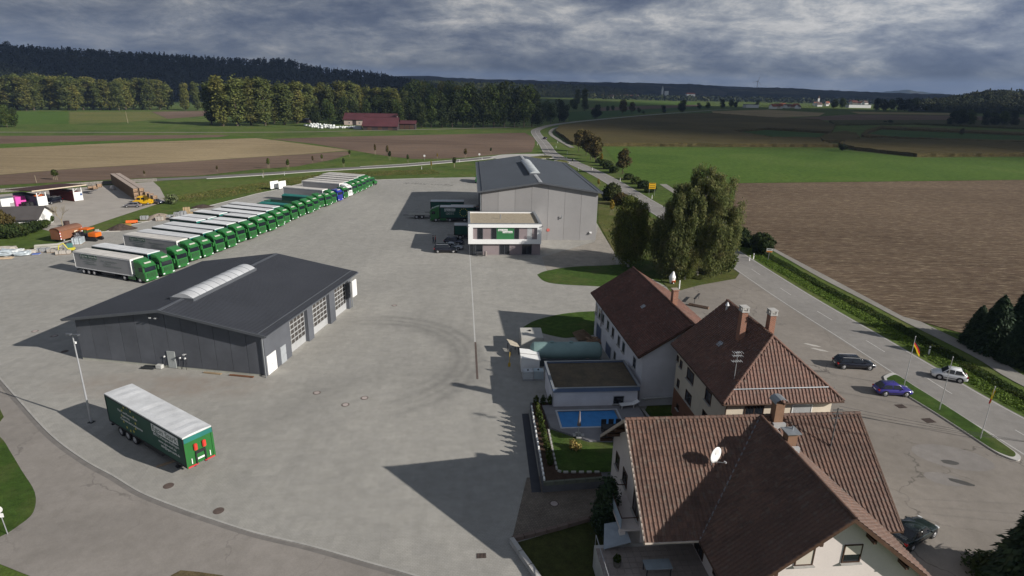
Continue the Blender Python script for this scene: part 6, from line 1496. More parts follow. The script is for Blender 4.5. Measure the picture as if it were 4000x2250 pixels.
plant_tree('cypress', 'slim dark conifer at the corner of the foreground house', S(1522, 1345), (trunk_mesh('cyp_trunk', 4.6, .08, [], M_BARK), crown('cyp_crown', [(0, 0, 2.6, .95, .95, 2.5), (0, 0, 1.4, 1.15, 1.15, 1.3), (.1, 0, 4.2, .5, .5, .9)], 4200, .17, L_SPRUCE, 77)), 0, 1.0, 1.0)
# bare tree in the builders yard
br = MB(); q_ = random.Random(4)
def grow(p, d, L_, r_, lv_):
    e_ = p + d * L_; br.cyl(p, e_, r_, r_ * .62, 5 if lv_ else 7)
    if lv_ < 5:
        for _ in range(3 if lv_ < 4 else 2):
            nd = (d + Vector((q_.uniform(-.6, .6), q_.uniform(-.6, .6), q_.uniform(-.1, .35)))).normalized(); grow(e_, nd, L_ * q_.uniform(.62, .85), r_ * .6, lv_ + 1)
grow(Vector((0, 0, 0)), Vector((0, 0, 1)), 1.7, .13, 0)
bt = thing('bare_tree', 'pale leafless tree in the builders yard in front of the open shed', 'tree', S(158, 572), 0); br.build('branches', M_PALEBARK, bt)
# young trees on the verge of the link road
YT = [((140, 453), 426, L_MID, 1.3), ((364, 444), 429, L_BROWN, .7), ((547, 433), 416, L_BROWN, .7), ((676, 424), 397, L_MID, .7), ((725, 426), 400, L_MID, .75), ((787, 411), 392, L_BROWN, .6), ((810, 406), 388, L_MID, .75), ((865, 421), 397, L_MID, .7), ((880, 395), 377, L_MID, .8), ((975, 394), 365, L_BROWN, .6), ((981, 403), 379, L_DARK, .8), ((944, 389), 362, L_BROWN, .5), ((1026, 409), 388, L_MID, .7), ((1100, 400), 385, L_YELLOW, .5), ((1143, 421), 395, L_DARK, .9), ((1171, 398), 373, L_BROWN, .8), ((1235, 386), 371, L_DARK, .8), ((1085, 425), 405, L_YELLOW, .5), ((1505, 472), 449, L_YELLOW, .7), ((1538, 542), 502, L_YELLOW, .7), ((1440, 411), 400, L_MID, .7), ((1512, 415), 385, L_YELLOW, .7)]
for i, (px, tv, m_, w_) in enumerate(YT):
    bs = S(*px); h = max(2.2, toph(bs, px[0], tv))
    ms = cached(('young', m_.name), lambda: (trunk_mesh('young_trunk', 3.2, .05, [((0, 0, 1.6), (.3, .1, 2.6), .02), ((0, 0, 1.8), (-.25, .15, 2.9), .02)], M_PALEBARK), crown('young_crown', [(0, 0, 2.7, .62, .62, 1.15), (.15, .1, 2.2, .55, .5, .5), (-.1, -.05, 3.4, .4, .4, .6)], 420, .24, m_, 90)))
    t = plant_tree('young_tree', f'{ORD[i]} staked young tree along the roads, counted from the left' if i < 18 else f'{ORD[i - 18]} young yellowish tree by the main road right of the warehouse', bs, ms, i, h / 4.0 * w_ * 1.3, h / 4.0, 'young roadside trees')
    def stk():
        b = MB(); [b.cyl((x_, 0, 0), (x_, 0, 1.7), .04, .04, 6) for x_ in (-.4, .4)]; b.cyl((-.4, 0, 1.5), (.4, 0, 1.5), .03, .03, 6); return b.mesh('stake', M_PALEBARK)
    obj('stake', cached('stake', stk), t)

# ---- tall weeds between road and cycle path, maize, rough grass: uncountable stuff
def scatter_strip(name, path, w, n, h, m_, seed, label=None):
    g = np.random.default_rng(seed); P_ = [Vector(p) for p in path]; out = []
    A_, B_ = ribbon_pts(P_, w); A_ = np.array([p[:] for p in A_]); B_ = np.array([p[:] for p in B_])
    seg = np.linalg.norm(np.diff(np.array([p[:] for p in P_]), axis=0), axis=1); i = g.choice(len(seg), n, p=seg / seg.sum()); t = g.random(n)[:, None]; s_ = g.random(n)[:, None]
    L_ = A_[i] * (1 - t) + A_[i + 1] * t; R_ = B_[i] * (1 - t) + B_[i + 1] * t; q = L_ * (1 - s_) + R_ * s_
    hh = h * (.25 + .75 * np.sin(math.pi * s_[:, 0])) * (.7 + .45 * np.sin(q[:, 0] * .9 + q[:, 1] * .6) * np.sin(q[:, 1] * .23)) ; z = np.abs(hh) * g.random(n) ** .7
    P = np.concatenate([q, z[:, None] + .03], 1); N = g.normal(size=(n, 3)); N[:, 2] = np.abs(N[:, 2]) + .3; N /= np.linalg.norm(N, axis=1, keepdims=True); U = g.normal(size=(n, 3)); U[:, 2] += 1.0
    o = obj(name, quads_mesh(name, P, N, U, .13 * g.uniform(.5, 1.5, n), np.full(n, 2.4), m_)); tag(o, label, None, None, 'stuff'); return o
mid_l = [(Vector(a_) + Vector(c_)) / 2 for a_, c_ in zip(resample([S2(*p) for p in ((2800, 1165), (2576, 1043), (2447, 980), (2341, 917), (2222, 839), (2106, 776), (1976, 702), (1895, 655), (1850, 630))], 40), resample([S2(*p) for p in ((2900, 1120), (2576, 960), (2471, 897), (2300, 812), (2192, 756), (2076, 697), (1980, 643), (1930, 616), (1870, 585))], 40))]
ww = (Vector(S2(2341, 917)) - Vector(S2(2300, 812))).length
scatter_strip('tall_weeds', ribbon_pts(mid_l, 0.01, -.2)[0], 2.2, 22000, .42, L_WEED, 301, 'tall weeds on the strip between main road and cycle path')
scatter_strip('tall_weeds', ribbon_pts(mid_l, .01, 2.2)[0], 2.6, 14000, .14, leafmat('verge_grass', (0.08, 0.14, 0.02), (0.11, 0.17, 0.03), None, 0, .4), 302, 'bright mown verge along the main road')
scatter_strip('rough_grass', [Vector(S2(*p)) for p in ((1100, 432), (990, 435), (860, 440), (740, 455), (640, 472), (520, 492), (440, 505))], 14, 22000, .14, leafmat('rough_grass_leaves', (0.085, 0.10, 0.03), (0.12, 0.13, 0.04), (0.16, 0.13, 0.06), 0, .15), 303, 'rough grass on the bank behind the lorry row')
def crop(name, px, h, m_, step=2.2, label=None, seed=1):
    """standing crop: uneven top edge, ragged sides"""
    g = random.Random(seed); P_ = [Vector(S2(*p)) for p in px]; out = []
    for i, p in enumerate(P_):
        q = P_[(i + 1) % len(P_)]; n = max(1, int((q - p).length / step)); nn = Vector((-(q - p).y, (q - p).x)).normalized()
        out += [p.lerp(q, k / n) + nn * g.uniform(-.5, .5) for k in range(n)]
    n = len(out); bm = bmesh.new(); lo = [bm.verts.new((p.x, p.y, 0)) for p in out]; hi = [bm.verts.new((p.x, p.y, h * g.uniform(.82, 1.1))) for p in out]
    for i in range(n): bm.faces.new((lo[i], lo[(i + 1) % n], hi[(i + 1) % n], hi[i]))
    f = bm.faces.new(hi); bmesh.ops.triangulate(bm, faces=[f]); bmesh.ops.recalc_face_normals(bm, faces=bm.faces)
    me = bpy.data.meshes.new(name); bm.to_mesh(me); bm.free(); me.materials.append(m_); o = obj(name, me); tag(o, label, None, None, 'stuff'); return o
crop('maize_crop', [(1398, 334), (1408, 320), (1490, 309.5), (1613, 296), (1700, 290), (1790, 287), (1932, 298), (2060, 304), (2100, 318), (2090, 337), (1930, 327), (1838, 334), (1945, 351), (2060, 352), (2066, 362), (2107, 371), (1932, 370), (1518, 368), (1440, 365)], 2.1, G_CORN, 3.0, 'ripe maize field with curved rows right of the road')
crop('maize_crop', [(2060, 352), (2082, 341), (2120, 335), (2152, 340), (2162, 351), (2140, 360), (2070, 359)], 2.2, G_CORN, 2.5, 'rounded maize plot amid the right fields', 2)
crop('maize_crop', [(2107, 366), (2165, 353), (2400, 359), (2576, 364), (2800, 372), (2800, 396), (2576, 394), (2307, 395), (2150, 378)], 2.1, G_CORN, 3.0, 'maize field above the bright green field', 3)
crop('maize_crop', [(2165, 345), (2178, 332), (2215, 321), (2400, 329), (2576, 338), (2800, 345), (2800, 350), (2576, 342), (2400, 334), (2215, 326), (2185, 336), (2172, 347), (2400, 355), (2576, 359), (2800, 367), (2800, 371), (2576, 363), (2400, 358)], 2.1, G_CORN, 2.5, 'narrow maize belt round the dark green field', 4)
crop('maize_crop', [(2085, 306), (2300, 305), (2560, 306), (2800, 318), (2800, 330), (2560, 325), (2300, 314), (2100, 316)], 2.0, m_grass('late_crop', (0.05, 0.06, 0.022), (0.07, 0.07, 0.028), (0.085, 0.075, 0.035), .5), 4.0, 'dull green crop below the dark copse', 5)

# ---- wooded hills
def ipx(tab, u):
    for (a, va), (c, vc) in zip(tab[:-1], tab[1:]):
        if a <= u <= c: return va + (vc - va) * (u - a) / (c - a)
    return tab[-1][1] if u > tab[-1][0] else tab[0][1]
def hill(name, tab, yt, front, m_, treeh=13.0, step=30, NR=9, back=1.25):
    """terrain whose crest shows along the measured skyline; yt gives the distance of the crest"""
    cols = [tab[0][0] + i * (tab[-1][0] - tab[0][0]) / round((tab[-1][0] - tab[0][0]) / step) for i in range(round((tab[-1][0] - tab[0][0]) / step) + 1)]
    hv_, hf_, grid = [], [], []; jr = random.Random(len(cols))
    for u in cols:
        Y = ipx(yt, u); r_ = AT(u, ipx(tab, u) + (jr.uniform(-.9, .9) if not treeh else 0), Y); top = max(.5, r_.z - treeh); colp = []
        for j in range(NR):
            t = j / (NR - 3); y = Y * (front + (1 - front) * t); f = min(1, t); colp.append((r_.x * y / r_.y, y, top * (f * f * (3 - 2 * f)) if t <= 1 else top * max(0, 1 - (t - 1) * 1.5)))
        grid.append(colp); hv_ += colp
    for i in range(len(cols) - 1):
        for j in range(NR - 1): a = i * NR + j; hf_.append((a, a + NR, a + NR + 1, a + 1))
    me = bpy.data.meshes.new(name); me.from_pydata(hv_, [], hf_); me.materials.append(m_); me.update(); tag(obj(name, me), kind='structure')
    return grid
def forest(name, label, grid, n, seed, m_, hmin=13, hmax=19, m0=46, size=(1.6, 3.2), conf=.42, w=5.2, jmax=None):
    g = np.random.default_rng(seed); NR = len(grid[0]); jm = jmax or (NR - 2); Pn, Nn, Sn = [], [], []
    ii = g.random(n) * (len(grid) - 1.001); jj = (g.random(n) ** .8) * (jm - .01)
    for a_, c_ in zip(ii, jj):
        i, j = int(a_), int(c_); fa, fc = a_ - i, c_ - j
        p = np.array(grid[i][j]) * (1 - fa) * (1 - fc) + np.array(grid[i + 1][j]) * fa * (1 - fc) + np.array(grid[i][j + 1]) * (1 - fa) * fc + np.array(grid[i + 1][j + 1]) * fa * fc
        con = g.random() < conf; h = g.uniform(hmin, hmax) * (1.15 if con else 1); t = g.random(m0); an = g.random(m0) * 6.283
        if con: rad = w * .65 * (1 - t) * (.5 + .5 * g.random(m0)); z = h * (.15 + .85 * t)
        else: rad = w * np.sqrt(np.clip(1 - (2 * t - 1) ** 2, 0, 1)) * (.65 + .4 * g.random(m0)); z = h * (.25 + .72 * t)
        Pn.append(np.stack([p[0] + rad * np.cos(an), p[1] + rad * np.sin(an), p[2] + z], 1)); nn = np.stack([np.cos(an), np.sin(an), (t - .2) * 1.5], 1) + .5 * g.normal(size=(m0, 3)); Nn.append(nn / np.linalg.norm(nn, axis=1, keepdims=True)); Sn.append(g.uniform(*size, m0))
    Pn, Nn, Sn = np.concatenate(Pn), np.concatenate(Nn), np.concatenate(Sn)
    return tag(obj(name, quads_mesh(name, Pn, Nn, g.normal(size=Pn.shape), Sn, np.full(len(Pn), 1.2), m_)), label, None, None, 'stuff')
M_FLOOR = mat('forest_floor', (0.018, 0.024, 0.012), .95, .2, .02, .05, 0, 0, True)
gL = hill('hill', [(-300, 104), (-100, 108), (0, 112), (25, 118), (150, 124), (300, 131), (410, 138), (500, 145), (640, 150), (720, 149), (770, 166), (850, 175), (920, 182), (980, 189), (1020, 199), (1060, 206)], [(-300, 1250), (0, 1250), (1060, 2000)], .70, M_FLOOR)
forest('hill_forest', 'dark mixed forest covering the hill on the left', gL, 3000, 77, L_FOREST, conf=.25)
cr_ = AT(14, 118, 1250); plant_tree('crest_tree', 'big round tree standing out on the hill crest at the left edge', (cr_.x, cr_.y, cr_.z - 14), DRK[0], 0, 1.35, 1.25)
gM = hill('hill', [(940, 200), (1020, 200), (1080, 203), (1150, 206), (1300, 210), (1450, 212), (1500, 215), (1560, 221), (1600, 228)], [(940, 2300), (1600, 3300)], .86, M_FLOOR, 12)
forest('slope_forest', 'wooded slope running behind the dark wood towards the village', gM, 1300, 78, L_FAR, 10, 17, 34, (2.2, 4.2), .2, 7.5)
gR = hill('hill', [(2290, 252), (2380, 246), (2430, 235), (2500, 226), (2560, 226), (2700, 232)], [(2290, 1750), (2700, 1650)], .80, M_FLOOR, 12)
forest('rise_forest', 'dark wooded rise at the right edge beyond the fields', gR, 900, 79, L_FAR, 10, 16, 40, (1.8, 3.4), .15, 6.5)
def far_wood(name, label, spots, seed, h=9, w=9, m0=30, m_=None, size=2.2):
    g = np.random.default_rng(seed); Pn, Nn, Sn = [], [], []
    for (x, y, z, s_) in spots:
        t = g.random(m0); an = g.random(m0) * 6.283; rad = w * s_ * .5 * np.sqrt(np.clip(1 - (2 * t - 1) ** 2, 0.02, 1)) * (.6 + .45 * g.random(m0))
        Pn.append(np.stack([x + rad * np.cos(an), y + rad * np.sin(an), z + h * s_ * (.05 + .92 * t)], 1)); nn = np.stack([np.cos(an), np.sin(an), (t - .2) * 1.5], 1) + .5 * g.normal(size=(m0, 3)); Nn.append(nn / np.linalg.norm(nn, axis=1, keepdims=True)); Sn.append(size * s_ * g.uniform(.6, 1.4, m0))
    Pn, Nn, Sn = np.concatenate(Pn), np.concatenate(Nn), np.concatenate(Sn)
    return tag(obj(name, quads_mesh(name, Pn, Nn, g.normal(size=Pn.shape), Sn, np.full(len(Pn), 1.2), m_ or L_FAR)), label, None, None, 'stuff')
q_ = random.Random(9); sp_ = []
for _ in range(2200):
    u = q_.uniform(1440, 2640); v = 222 + .0185 * (u - 1288) + q_.choice((7.5, 9, 10, 12, 14, 17, 20, 23)) + q_.uniform(-1.5, 1.5); p = S(u, v)
    if 900 < p.y < 9000: sp_.append((p.x, p.y, 0, q_.uniform(.7, 1.5)))
far_wood('distant_hedgerows', 'scattered trees and hedgerows across the distant plain', sp_, 21, 13, 24, 22, None, 5.0)
# ================================================================ FAR HILLS, VILLAGES, FARM
def m_farhill(name, c1, c2, c3):
    b = NB(name); b.pr(.95, .05); p = b.pos(); n1 = b.noise(b.map(p, 0, (1, .45, 1)), .0022, 5, .6); n2 = b.noise(p, .012, 4, .6)
    c = b.ramp(n1, [(.42, c1), (.52, c2), (.62, c3)]); c = b.mix(1.0, c, b.ramp(n2, [(.3, (.7, .7, .7)), (.7, (1.2, 1.2, 1.2))]), 'MULTIPLY'); b.col(c); return b.m
M_FH1 = m_farhill('wooded_far_hill', (0.02, 0.03, 0.018), (0.03, 0.04, 0.022), (0.065, 0.065, 0.034))
M_FH2 = m_farhill('patchwork_far_hill', (0.02, 0.032, 0.016), (0.042, 0.052, 0.024), (0.12, 0.11, 0.055))
hill('far_hill', [(900, 196), (960, 192), (1060, 190.5), (1150, 196), (1250, 200), (1340, 202), (1450, 206), (1600, 208), (1760, 213), (1850, 218), (2000, 224), (2150, 231), (2300, 240)], [(900, 7000), (2300, 8200)], .72, M_FH1, 0, 12)
hill('far_hill', [(1400, 214), (1500, 211), (1560, 207), (1650, 210), (1700, 212), (1730, 211), (1800, 215), (1830, 222), (1900, 229), (1990, 234), (2100, 240)], [(1400, 5200), (2100, 5600)], .75, M_FH2, 0, 9)
hill('far_hill', [(1830, 225), (1900, 220), (1950, 220), (2000, 222), (2050, 225), (2150, 230), (2240, 233), (2320, 236), (2420, 238), (2520, 241), (2650, 243)], [(1830, 4600), (2650, 4200)], .72, M_FH2, 0, 9)
hill('far_mountain', [(2170, 238), (2220, 231), (2255, 228.5), (2275, 225.5), (2285, 225), (2298, 228), (2330, 232), (2400, 238)], [(2170, 13000), (2400, 13000)], .9, M_FH1, 0, 10)

# ---- red roofed farm
M_REDROOF = mat('red_sheet_roof', (0.07, 0.022, 0.025), .6, .15, .15, .3); M_BARNWALL = mat('dark_barn_boards', (0.045, 0.035, 0.033), .9, .2, .4); M_PINKWALL = mat('pinkish_farm_wall', (0.42, 0.34, 0.30), .9, .1, .3)
def barn(name, label, loc, rz, w, d, eave, ridge, wall_m, roof_m=M_REDROOF, over=.8, win=0):
    t = thing(name, label, 'barn', loc, rz); b = MB(); b.front([(0, 0), (d, 0), (d, eave), (d / 2, ridge - .2), (0, eave)], 0, w); b.build('wall', wall_m, t)
    b = MB(); k_ = (ridge - eave) / (d / 2); b.slab([(-over, -over, eave - over * k_), (w + over, -over, eave - over * k_), (w + over, d / 2, ridge), (-over, d / 2, ridge)], .2); b.slab([(-over, d / 2, ridge), (w + over, d / 2, ridge), (w + over, d + over, eave - over * k_), (-over, d + over, eave - over * k_)], .2); b.build('roof', roof_m, t)
    b = MB(); b.bx(-over, w + over, d / 2 - .25, d / 2 + .25, ridge + .003, ridge + .1); b.build('ridge_cap', roof_m, t)
    for i in range(win): window(t, w * (i + .5) / win, 0, 1.2, 1.4, 1.2, '-y', M_WHITEMETAL, M_GLASS, 1, False)
    for i in range(3): b = MB(); b.bx(w * (.2 + .3 * i) - 1.6, w * (.2 + .3 * i) + 1.6, -.08, .02, 0, eave * .8); b.build('gate', M_BARNWALL if wall_m is not M_BARNWALL else M_BROWNWOOD, t)
    return t
a_ = S(848, 318); barn('farm_barn', 'long red roofed farm barn with pinkish wall behind the silage bales', (a_.x, a_.y + 22, 0), R(2), 44, 16, 5.0, 9.8, M_PINKWALL, win=5)
a_ = S(913, 327); barn('farm_barn', 'red roofed barn with low swept roof nearest the farm track', (a_.x, a_.y, 0), R(4), 26, 22, 3.4, 9.2, M_BARNWALL)
a_ = S(1003, 325); barn('farm_shed', 'small red roofed shed right of the big red barn', (a_.x, a_.y, 0), R(3), 13, 11, 4.6, 6.6, M_BARNWALL)
a_ = S(752, 308); barn('farm_shed', 'small grey shed half hidden under the poplars left of the bales', (a_.x, a_.y, 0), R(2), 10, 6, 3.4, 4.8, M_PINKWALL, M_GREYROOF)
a_ = S(1143, 296); barn('farmhouse', 'small house with reddish roof glimpsed inside the dark wood', (a_.x, a_.y - 60, 0), R(10), 10, 9, 4, 9, M_PINKWALL, M_REDROOF)
# wrapped silage bales, some on top of others
def bale():
    b = MB(); b.cyl((0, 0, 0), (0, 0, 1.35), .68, .68, 14); return b.mesh('silage_bale', mat('white_film', (0.62, 0.64, 0.63), .35, .12, 1.5, .4), True, .18, 3)
BALE = bale(); q_ = random.Random(3); bal = []
for (u0, u1, v0, v1, n, lev) in ((765, 795, 316, 320, 8, 1), (778, 806, 318, 322, 14, 2), (800, 842, 320, 324, 22, 2), (845, 852, 322, 323, 3, 1), (855, 895, 321.5, 323.5, 16, 1)):
    for i in range(n):
        t = (i + .5) / n; p = S(u0 + (u1 - u0) * t, v0 + (v1 - v0) * q_.random()); bal.append((p, 0))
        if lev > 1 and i % 2: bal.append((p + Vector((q_.uniform(-.5, .5), .4, 1.36)), 1))
for i, (p, l_) in enumerate(bal):
    o = obj('silage_bale', BALE, None, p, q_.uniform(0, 3)); sx_ = q_.uniform(.95, 1.12) * 1.15; o.scale = (sx_, sx_, 1.1)
    tag(o, 'white film wrapped silage bale ' + ('lying on top of other bales' if l_ else 'on the ground in the heap') + ' left of the red barns', 'bale', 'silage bales, ' + ('upper layer' if l_ else 'lower layer'))
# low container and grey wall at the end of the bales
b = MB(); b.bx(0, 6, 0, 2.4, 0, 2.6); b.bx(-.02, .0, .6, 1.4, .3, 2.2); tag(b.build('site_cabin', mat('grey_cabin', (0.36, 0.38, 0.42), .6), None, S(890, 325)), 'pale grey cabin at the right end of the silage bales', 'cabin')

# ---- far villages
M_RED = [mat('far_roof_%d' % i, c_, .8, .2, .3) for i, c_ in enumerate(((0.24, 0.085, 0.05), (0.16, 0.06, 0.04), (0.10, 0.07, 0.06)))]
M_FW = [mat('far_wall_%d' % i, c_, .8, .08, .3) for i, c_ in enumerate(((0.78, 0.77, 0.74), (0.62, 0.56, 0.46), (0.70, 0.69, 0.68)))]
def house_meshes(i):
    def mk():
        b = MB(); b.front([(0, 0), (9, 0), (9, 5.2), (4.5, 9.2), (0, 5.2)], 0, 12); w_ = b.mesh('wall', M_FW[i])
        b = MB(); b.slab([(-.5, -.6, 4.7), (12.5, -.6, 4.7), (12.5, 4.5, 9.5), (-.5, 4.5, 9.5)], .3); b.slab([(-.5, 4.5, 9.5), (12.5, 4.5, 9.5), (12.5, 9.6, 4.7), (-.5, 9.6, 4.7)], .3); r_ = b.mesh('roof', M_RED[i])
        b = MB()
        for k in range(4):
            for z in (1.0, 3.4): b.bx(1.2 + k * 2.8, 2.4 + k * 2.8, -.06, .02, z, z + 1.3)
        return w_, r_, b.mesh('windows', M_GLASS)
    return cached(('fh', i), mk)
def far_house(label, p, rz, s_, i, group):
    t = thing('far_house', label, 'house', p, rz, group); t.scale = (s_, s_, s_); w_, r_, g_ = house_meshes(i); obj('wall', w_, t); obj('roof', r_, t); o = obj('windows', g_, t); return t
q_ = random.Random(6); nh = 0
for (u0, u1, v0, v1, n, lab, grp, s_) in ((1500, 1600, 243, 248, 26, 'tiny pale house in the village strip left of the white church', 'houses left of the church', 1.5), (1735, 1790, 244, 249, 6, 'tiny pale house right of the white church', 'houses right of the church', 1.6), (1940, 2015, 270, 274, 15, 'white house with dark red roof in the near hamlet right of centre', 'houses of the near hamlet', 1.0), (2040, 2080, 262, 268, 6, 'tiny red roofed house around the slim steeple', 'houses around the steeple', 1.1), (2130, 2190, 257, 264, 16, 'tiny red roofed house in the village on the right', 'houses of the right village', 1.3), (1840, 2040, 234, 246, 26, 'speck of a pale house on the far slopes', 'houses on the far slopes', 1.9), (2190, 2330, 250, 258, 14, 'speck of a house behind the dark copse', 'houses behind the copse', 1.4), (2330, 2500, 262, 268, 8, 'tiny pale house before the wooded rise', 'houses before the rise', 1.0)):
    for i in range(n):
        u = q_.uniform(u0, u1); p = S(u, q_.uniform(v0, v1)); p.y = min(p.y, 5200); 
        if p.y >= 5200: p = AT(u, 230, 5000); p.z = 0
        far_house(lab, p, q_.uniform(-.9, .9), s_ * q_.uniform(.8, 1.2), q_.randrange(3), grp)
ch = thing('church', 'white church with pointed tower on the horizon', 'church', S(1665, 245), 0)
b = MB(); b.bx(-4.5, 4.5, -4.5, 4.5, 0, 42); b.build('tower', M_FW[0], ch); b = MB(); b.add([(-5, -5, 42), (5, -5, 42), (5, 5, 42), (-5, 5, 42), (0, 0, 62)], [(0, 1, 4), (1, 2, 4), (2, 3, 4), (3, 0, 4), (3, 2, 1, 0)]); b.build('spire', M_FW[2], ch); b = MB(); b.bx(14, 34, -5, 12, 0, 34); b.build('nave', M_FW[0], ch)
t = thing('large_building', 'broad white building with red roof beside the distant church', 'building', S(1727, 249), .1); b = MB(); b.bx(0, 40, 0, 18, 0, 22); b.build('wall', M_FW[0], t); b = MB(); b.front([(-1, 22), (19, 22), (9, 28)], -1, 41); b.build('roof', M_RED[0], t)
t = thing('village_church', 'slim grey steeple among red roofs on the right', 'church', S(2057, 264), 0); b = MB(); b.bx(-2.5, 2.5, -2.5, 2.5, 0, 20); b.build('tower', M_FW[2], t); b = MB(); b.add([(-2.6, -2.6, 20), (2.6, -2.6, 20), (2.6, 2.6, 20), (-2.6, 2.6, 20), (0, 0, 30)], [(0, 1, 4), (1, 2, 4), (2, 3, 4), (3, 0, 4), (3, 2, 1, 0)]); b.build('spire', M_RED[2], t)
for i, (u, v, w_, h_) in enumerate(((2305, 278, 26, 11), (1876, 271, 30, 7), (2135, 271, 60, 8), (2330, 276, 18, 8))):
    t = thing('industrial_hall', ('pale blue grey', 'low pale', 'long low white', 'small pale')[i] + ' industrial hall on the distant plain', 'building', S(u, v), R(3)); b = MB(); b.bx(0, w_, 0, 18, 0, h_); b.build('wall', mat('pale_hall_%d' % i, (0.42, 0.47, 0.55) if i == 0 else (0.58, 0.58, 0.58), .7), t); b = MB(); b.bx(-.5, w_ + .5, -.5, 18.5, h_, h_ + .8); b.build('roof', M_GREYROOF, t)
# wind turbine
p = S(1903, 236); p = AT(1903, 230, 4700); wt = thing('wind_turbine', 'slender white wind turbine on the far ridge', 'wind turbine', (p.x, p.y, 15), 0); wt.scale = (1.25, 1.25, 1.25)
b = MB(); b.cyl((0, 0, 0), (0, 0, 78), 2.6, 1.5, 10); b.build('tower', M_WHITEMETAL, wt); b = MB(); b.bx(-1.8, 1.8, -4, 4, 77, 81); b.build('nacelle', M_WHITEMETAL, wt)
for k in range(3):
    a = R(15 + 120 * k); b = MB(); b.add([(-.9, 0, 0), (.9, 0, 0), (1.3, 0, 8), (.3, 0, 34), (-.3, 0, 34), (-.9, 0, 8), (0, .6, 4)], [(0, 1, 2, 3, 4, 5), (0, 6, 1), (1, 6, 2), (2, 6, 3), (3, 6, 4), (4, 6, 5), (5, 6, 0)]); b.build('blade', M_WHITEMETAL, wt, (0, -4.4, 79), Euler((0, a, 0)))
for i, (u, v, h_) in enumerate(((1495, 245, 40), (2572, 245, 26))):
    p = S(u, v); t = thing('lattice_mast', ('thin dark mast above the far wood', 'lattice mast on the wooded rise at the right edge')[i], 'mast', p, 0); b = MB(); b.cyl((0, 0, 0), (0, 0, h_ + (0 if i == 0 else 12)), .9, .4, 6); [b.box((0, 0, h_ + z_), (9 - z_, .6, .6)) for z_ in ((2,) if i == 0 else (4, 8))]; b.build('mast', mat('mast_grey', (0.10, 0.11, 0.12), .6), t)
# ================================================================ YARD FURNITURE
M_GALV = mat('galvanised_steel', (0.40, 0.41, 0.43), .45, .1, 1.5, .5, .4)
lp = thing('lamp_post', 'tall grey lamp post in the foreground beside the detached trailer', 'street lamp', S(230, 1062, .06), R(-9))
b = MB(); b.cyl((0, 0, 0), (0, 0, 1.0), .11, .10, 10); b.cyl((0, 0, 1.0), (0, 0, 9.3), .10, .055, 10); b.build('pole', M_GALV, lp)
b = MB(); b.box((0, 0, .02), (.5, .5, .04)); b.build('base_plate', M_CHASSIS, lp)
for s_ in (-1, 1): b = MB(); b.box((s_ * .42, 0, 9.42), (.55, .32, .12)); b.cyl((0, 0, 9.25), (s_ * .3, 0, 9.42), .03, .03, 6); b.build('lamp_head', M_ANTHTRIM, lp)
b = MB(); b.box((.12, 0, 8.6), (.18, .14, .2)); b.build('camera_box', M_WHITEMETAL, lp)
# manhole covers and drains
M_IRON = mat('cast_iron', (0.10, 0.075, 0.065), .8, .2, 3); M_COVER = mat('concrete_cover', (0.36, 0.31, 0.29), .9, .12, 3)
MH = [((797, 988), .42, 1), ((917, 1001), .42, 1), ((869, 1018), .42, 1), ((550, 1285), .42, 0), ((1394, 1267), .40, 1), ((992, 768), .42, 1), ((137, 845), .42, 1), ((163, 884), .42, 0), ((88, 833), .42, 1), ((424, 1222), .42, 0)]
for i, (px, r_, pale) in enumerate(MH):
    t = thing('manhole_cover', ('pale concrete manhole cover left of the other two in the open yard', 'pale concrete manhole cover right of the other two in the open yard', 'pale concrete manhole cover nearest of the three in the open yard', 'dark iron manhole cover near the kerb in the foreground', 'pale manhole cover in the brown cobbled drive', 'manhole cover in the middle of the yard beyond the workshop', 'manhole cover in the workshop shadow, middle one', 'dark manhole cover in the workshop shadow beside the lamp post', 'manhole cover at the edge of the workshop shadow', 'dark iron manhole cover in the lane by the kerb')[i], 'manhole cover', S(*px, .066), 0)
    b = MB(); b.cyl((0, 0, 0), (0, 0, .012), r_, r_, 22); b.build('frame', M_IRON, t); b = MB(); b.cyl((0, 0, .0121), (0, 0, .02), r_ * .74, r_ * .74, 20); b.build('lid', M_COVER if pale else M_IRON, t)
def grate(label, px, rz, w=.7, d=.5):
    t = thing('drain_grate', label, 'drain', S(*px, .066), rz); b = MB(); b.bx(-w / 2, w / 2, -d / 2, d / 2, 0, .01); b.build('frame', M_DARK, t)
    b = MB(); [b.bx(-w / 2 + (i + .2) * w / 7, -w / 2 + (i + .75) * w / 7, -d / 2, d / 2, .0101, .022) for i in range(7)]; b.build('bars', M_IRON, t)
grate('rusty drain grate at the lower edge of the yard', (1211, 1398), R(5)); grate('rusty drain grate in the forecourt, upper one', (2266, 1022), R(10), 1.0, .8); grate('rusty drain grate in the forecourt, lower one', (2336, 1058), R(10), 1.1, .9)
b = MB(); p0, p1 = S(1196, 862), S(1201, 955); b.prism([(p0.x - .12, p0.y), (p1.x - .12, p1.y), (p1.x + .12, p1.y), (p0.x + .12, p0.y)], .05, .068); tag(b.build('drain_channel', M_IRON), 'long dark drain channel in the yard paving', 'drain')
a_, b__ = ribbon_pts([Vector(S2(1182, 642)), Vector(S2(1188, 740)), Vector(S2(1195, 861))], .17); strip('paver_row', a_, b__, .064, mat('pale_pavers', (0.43, 0.425, 0.41), .85, .1, 2, .2, 0, 0, True))
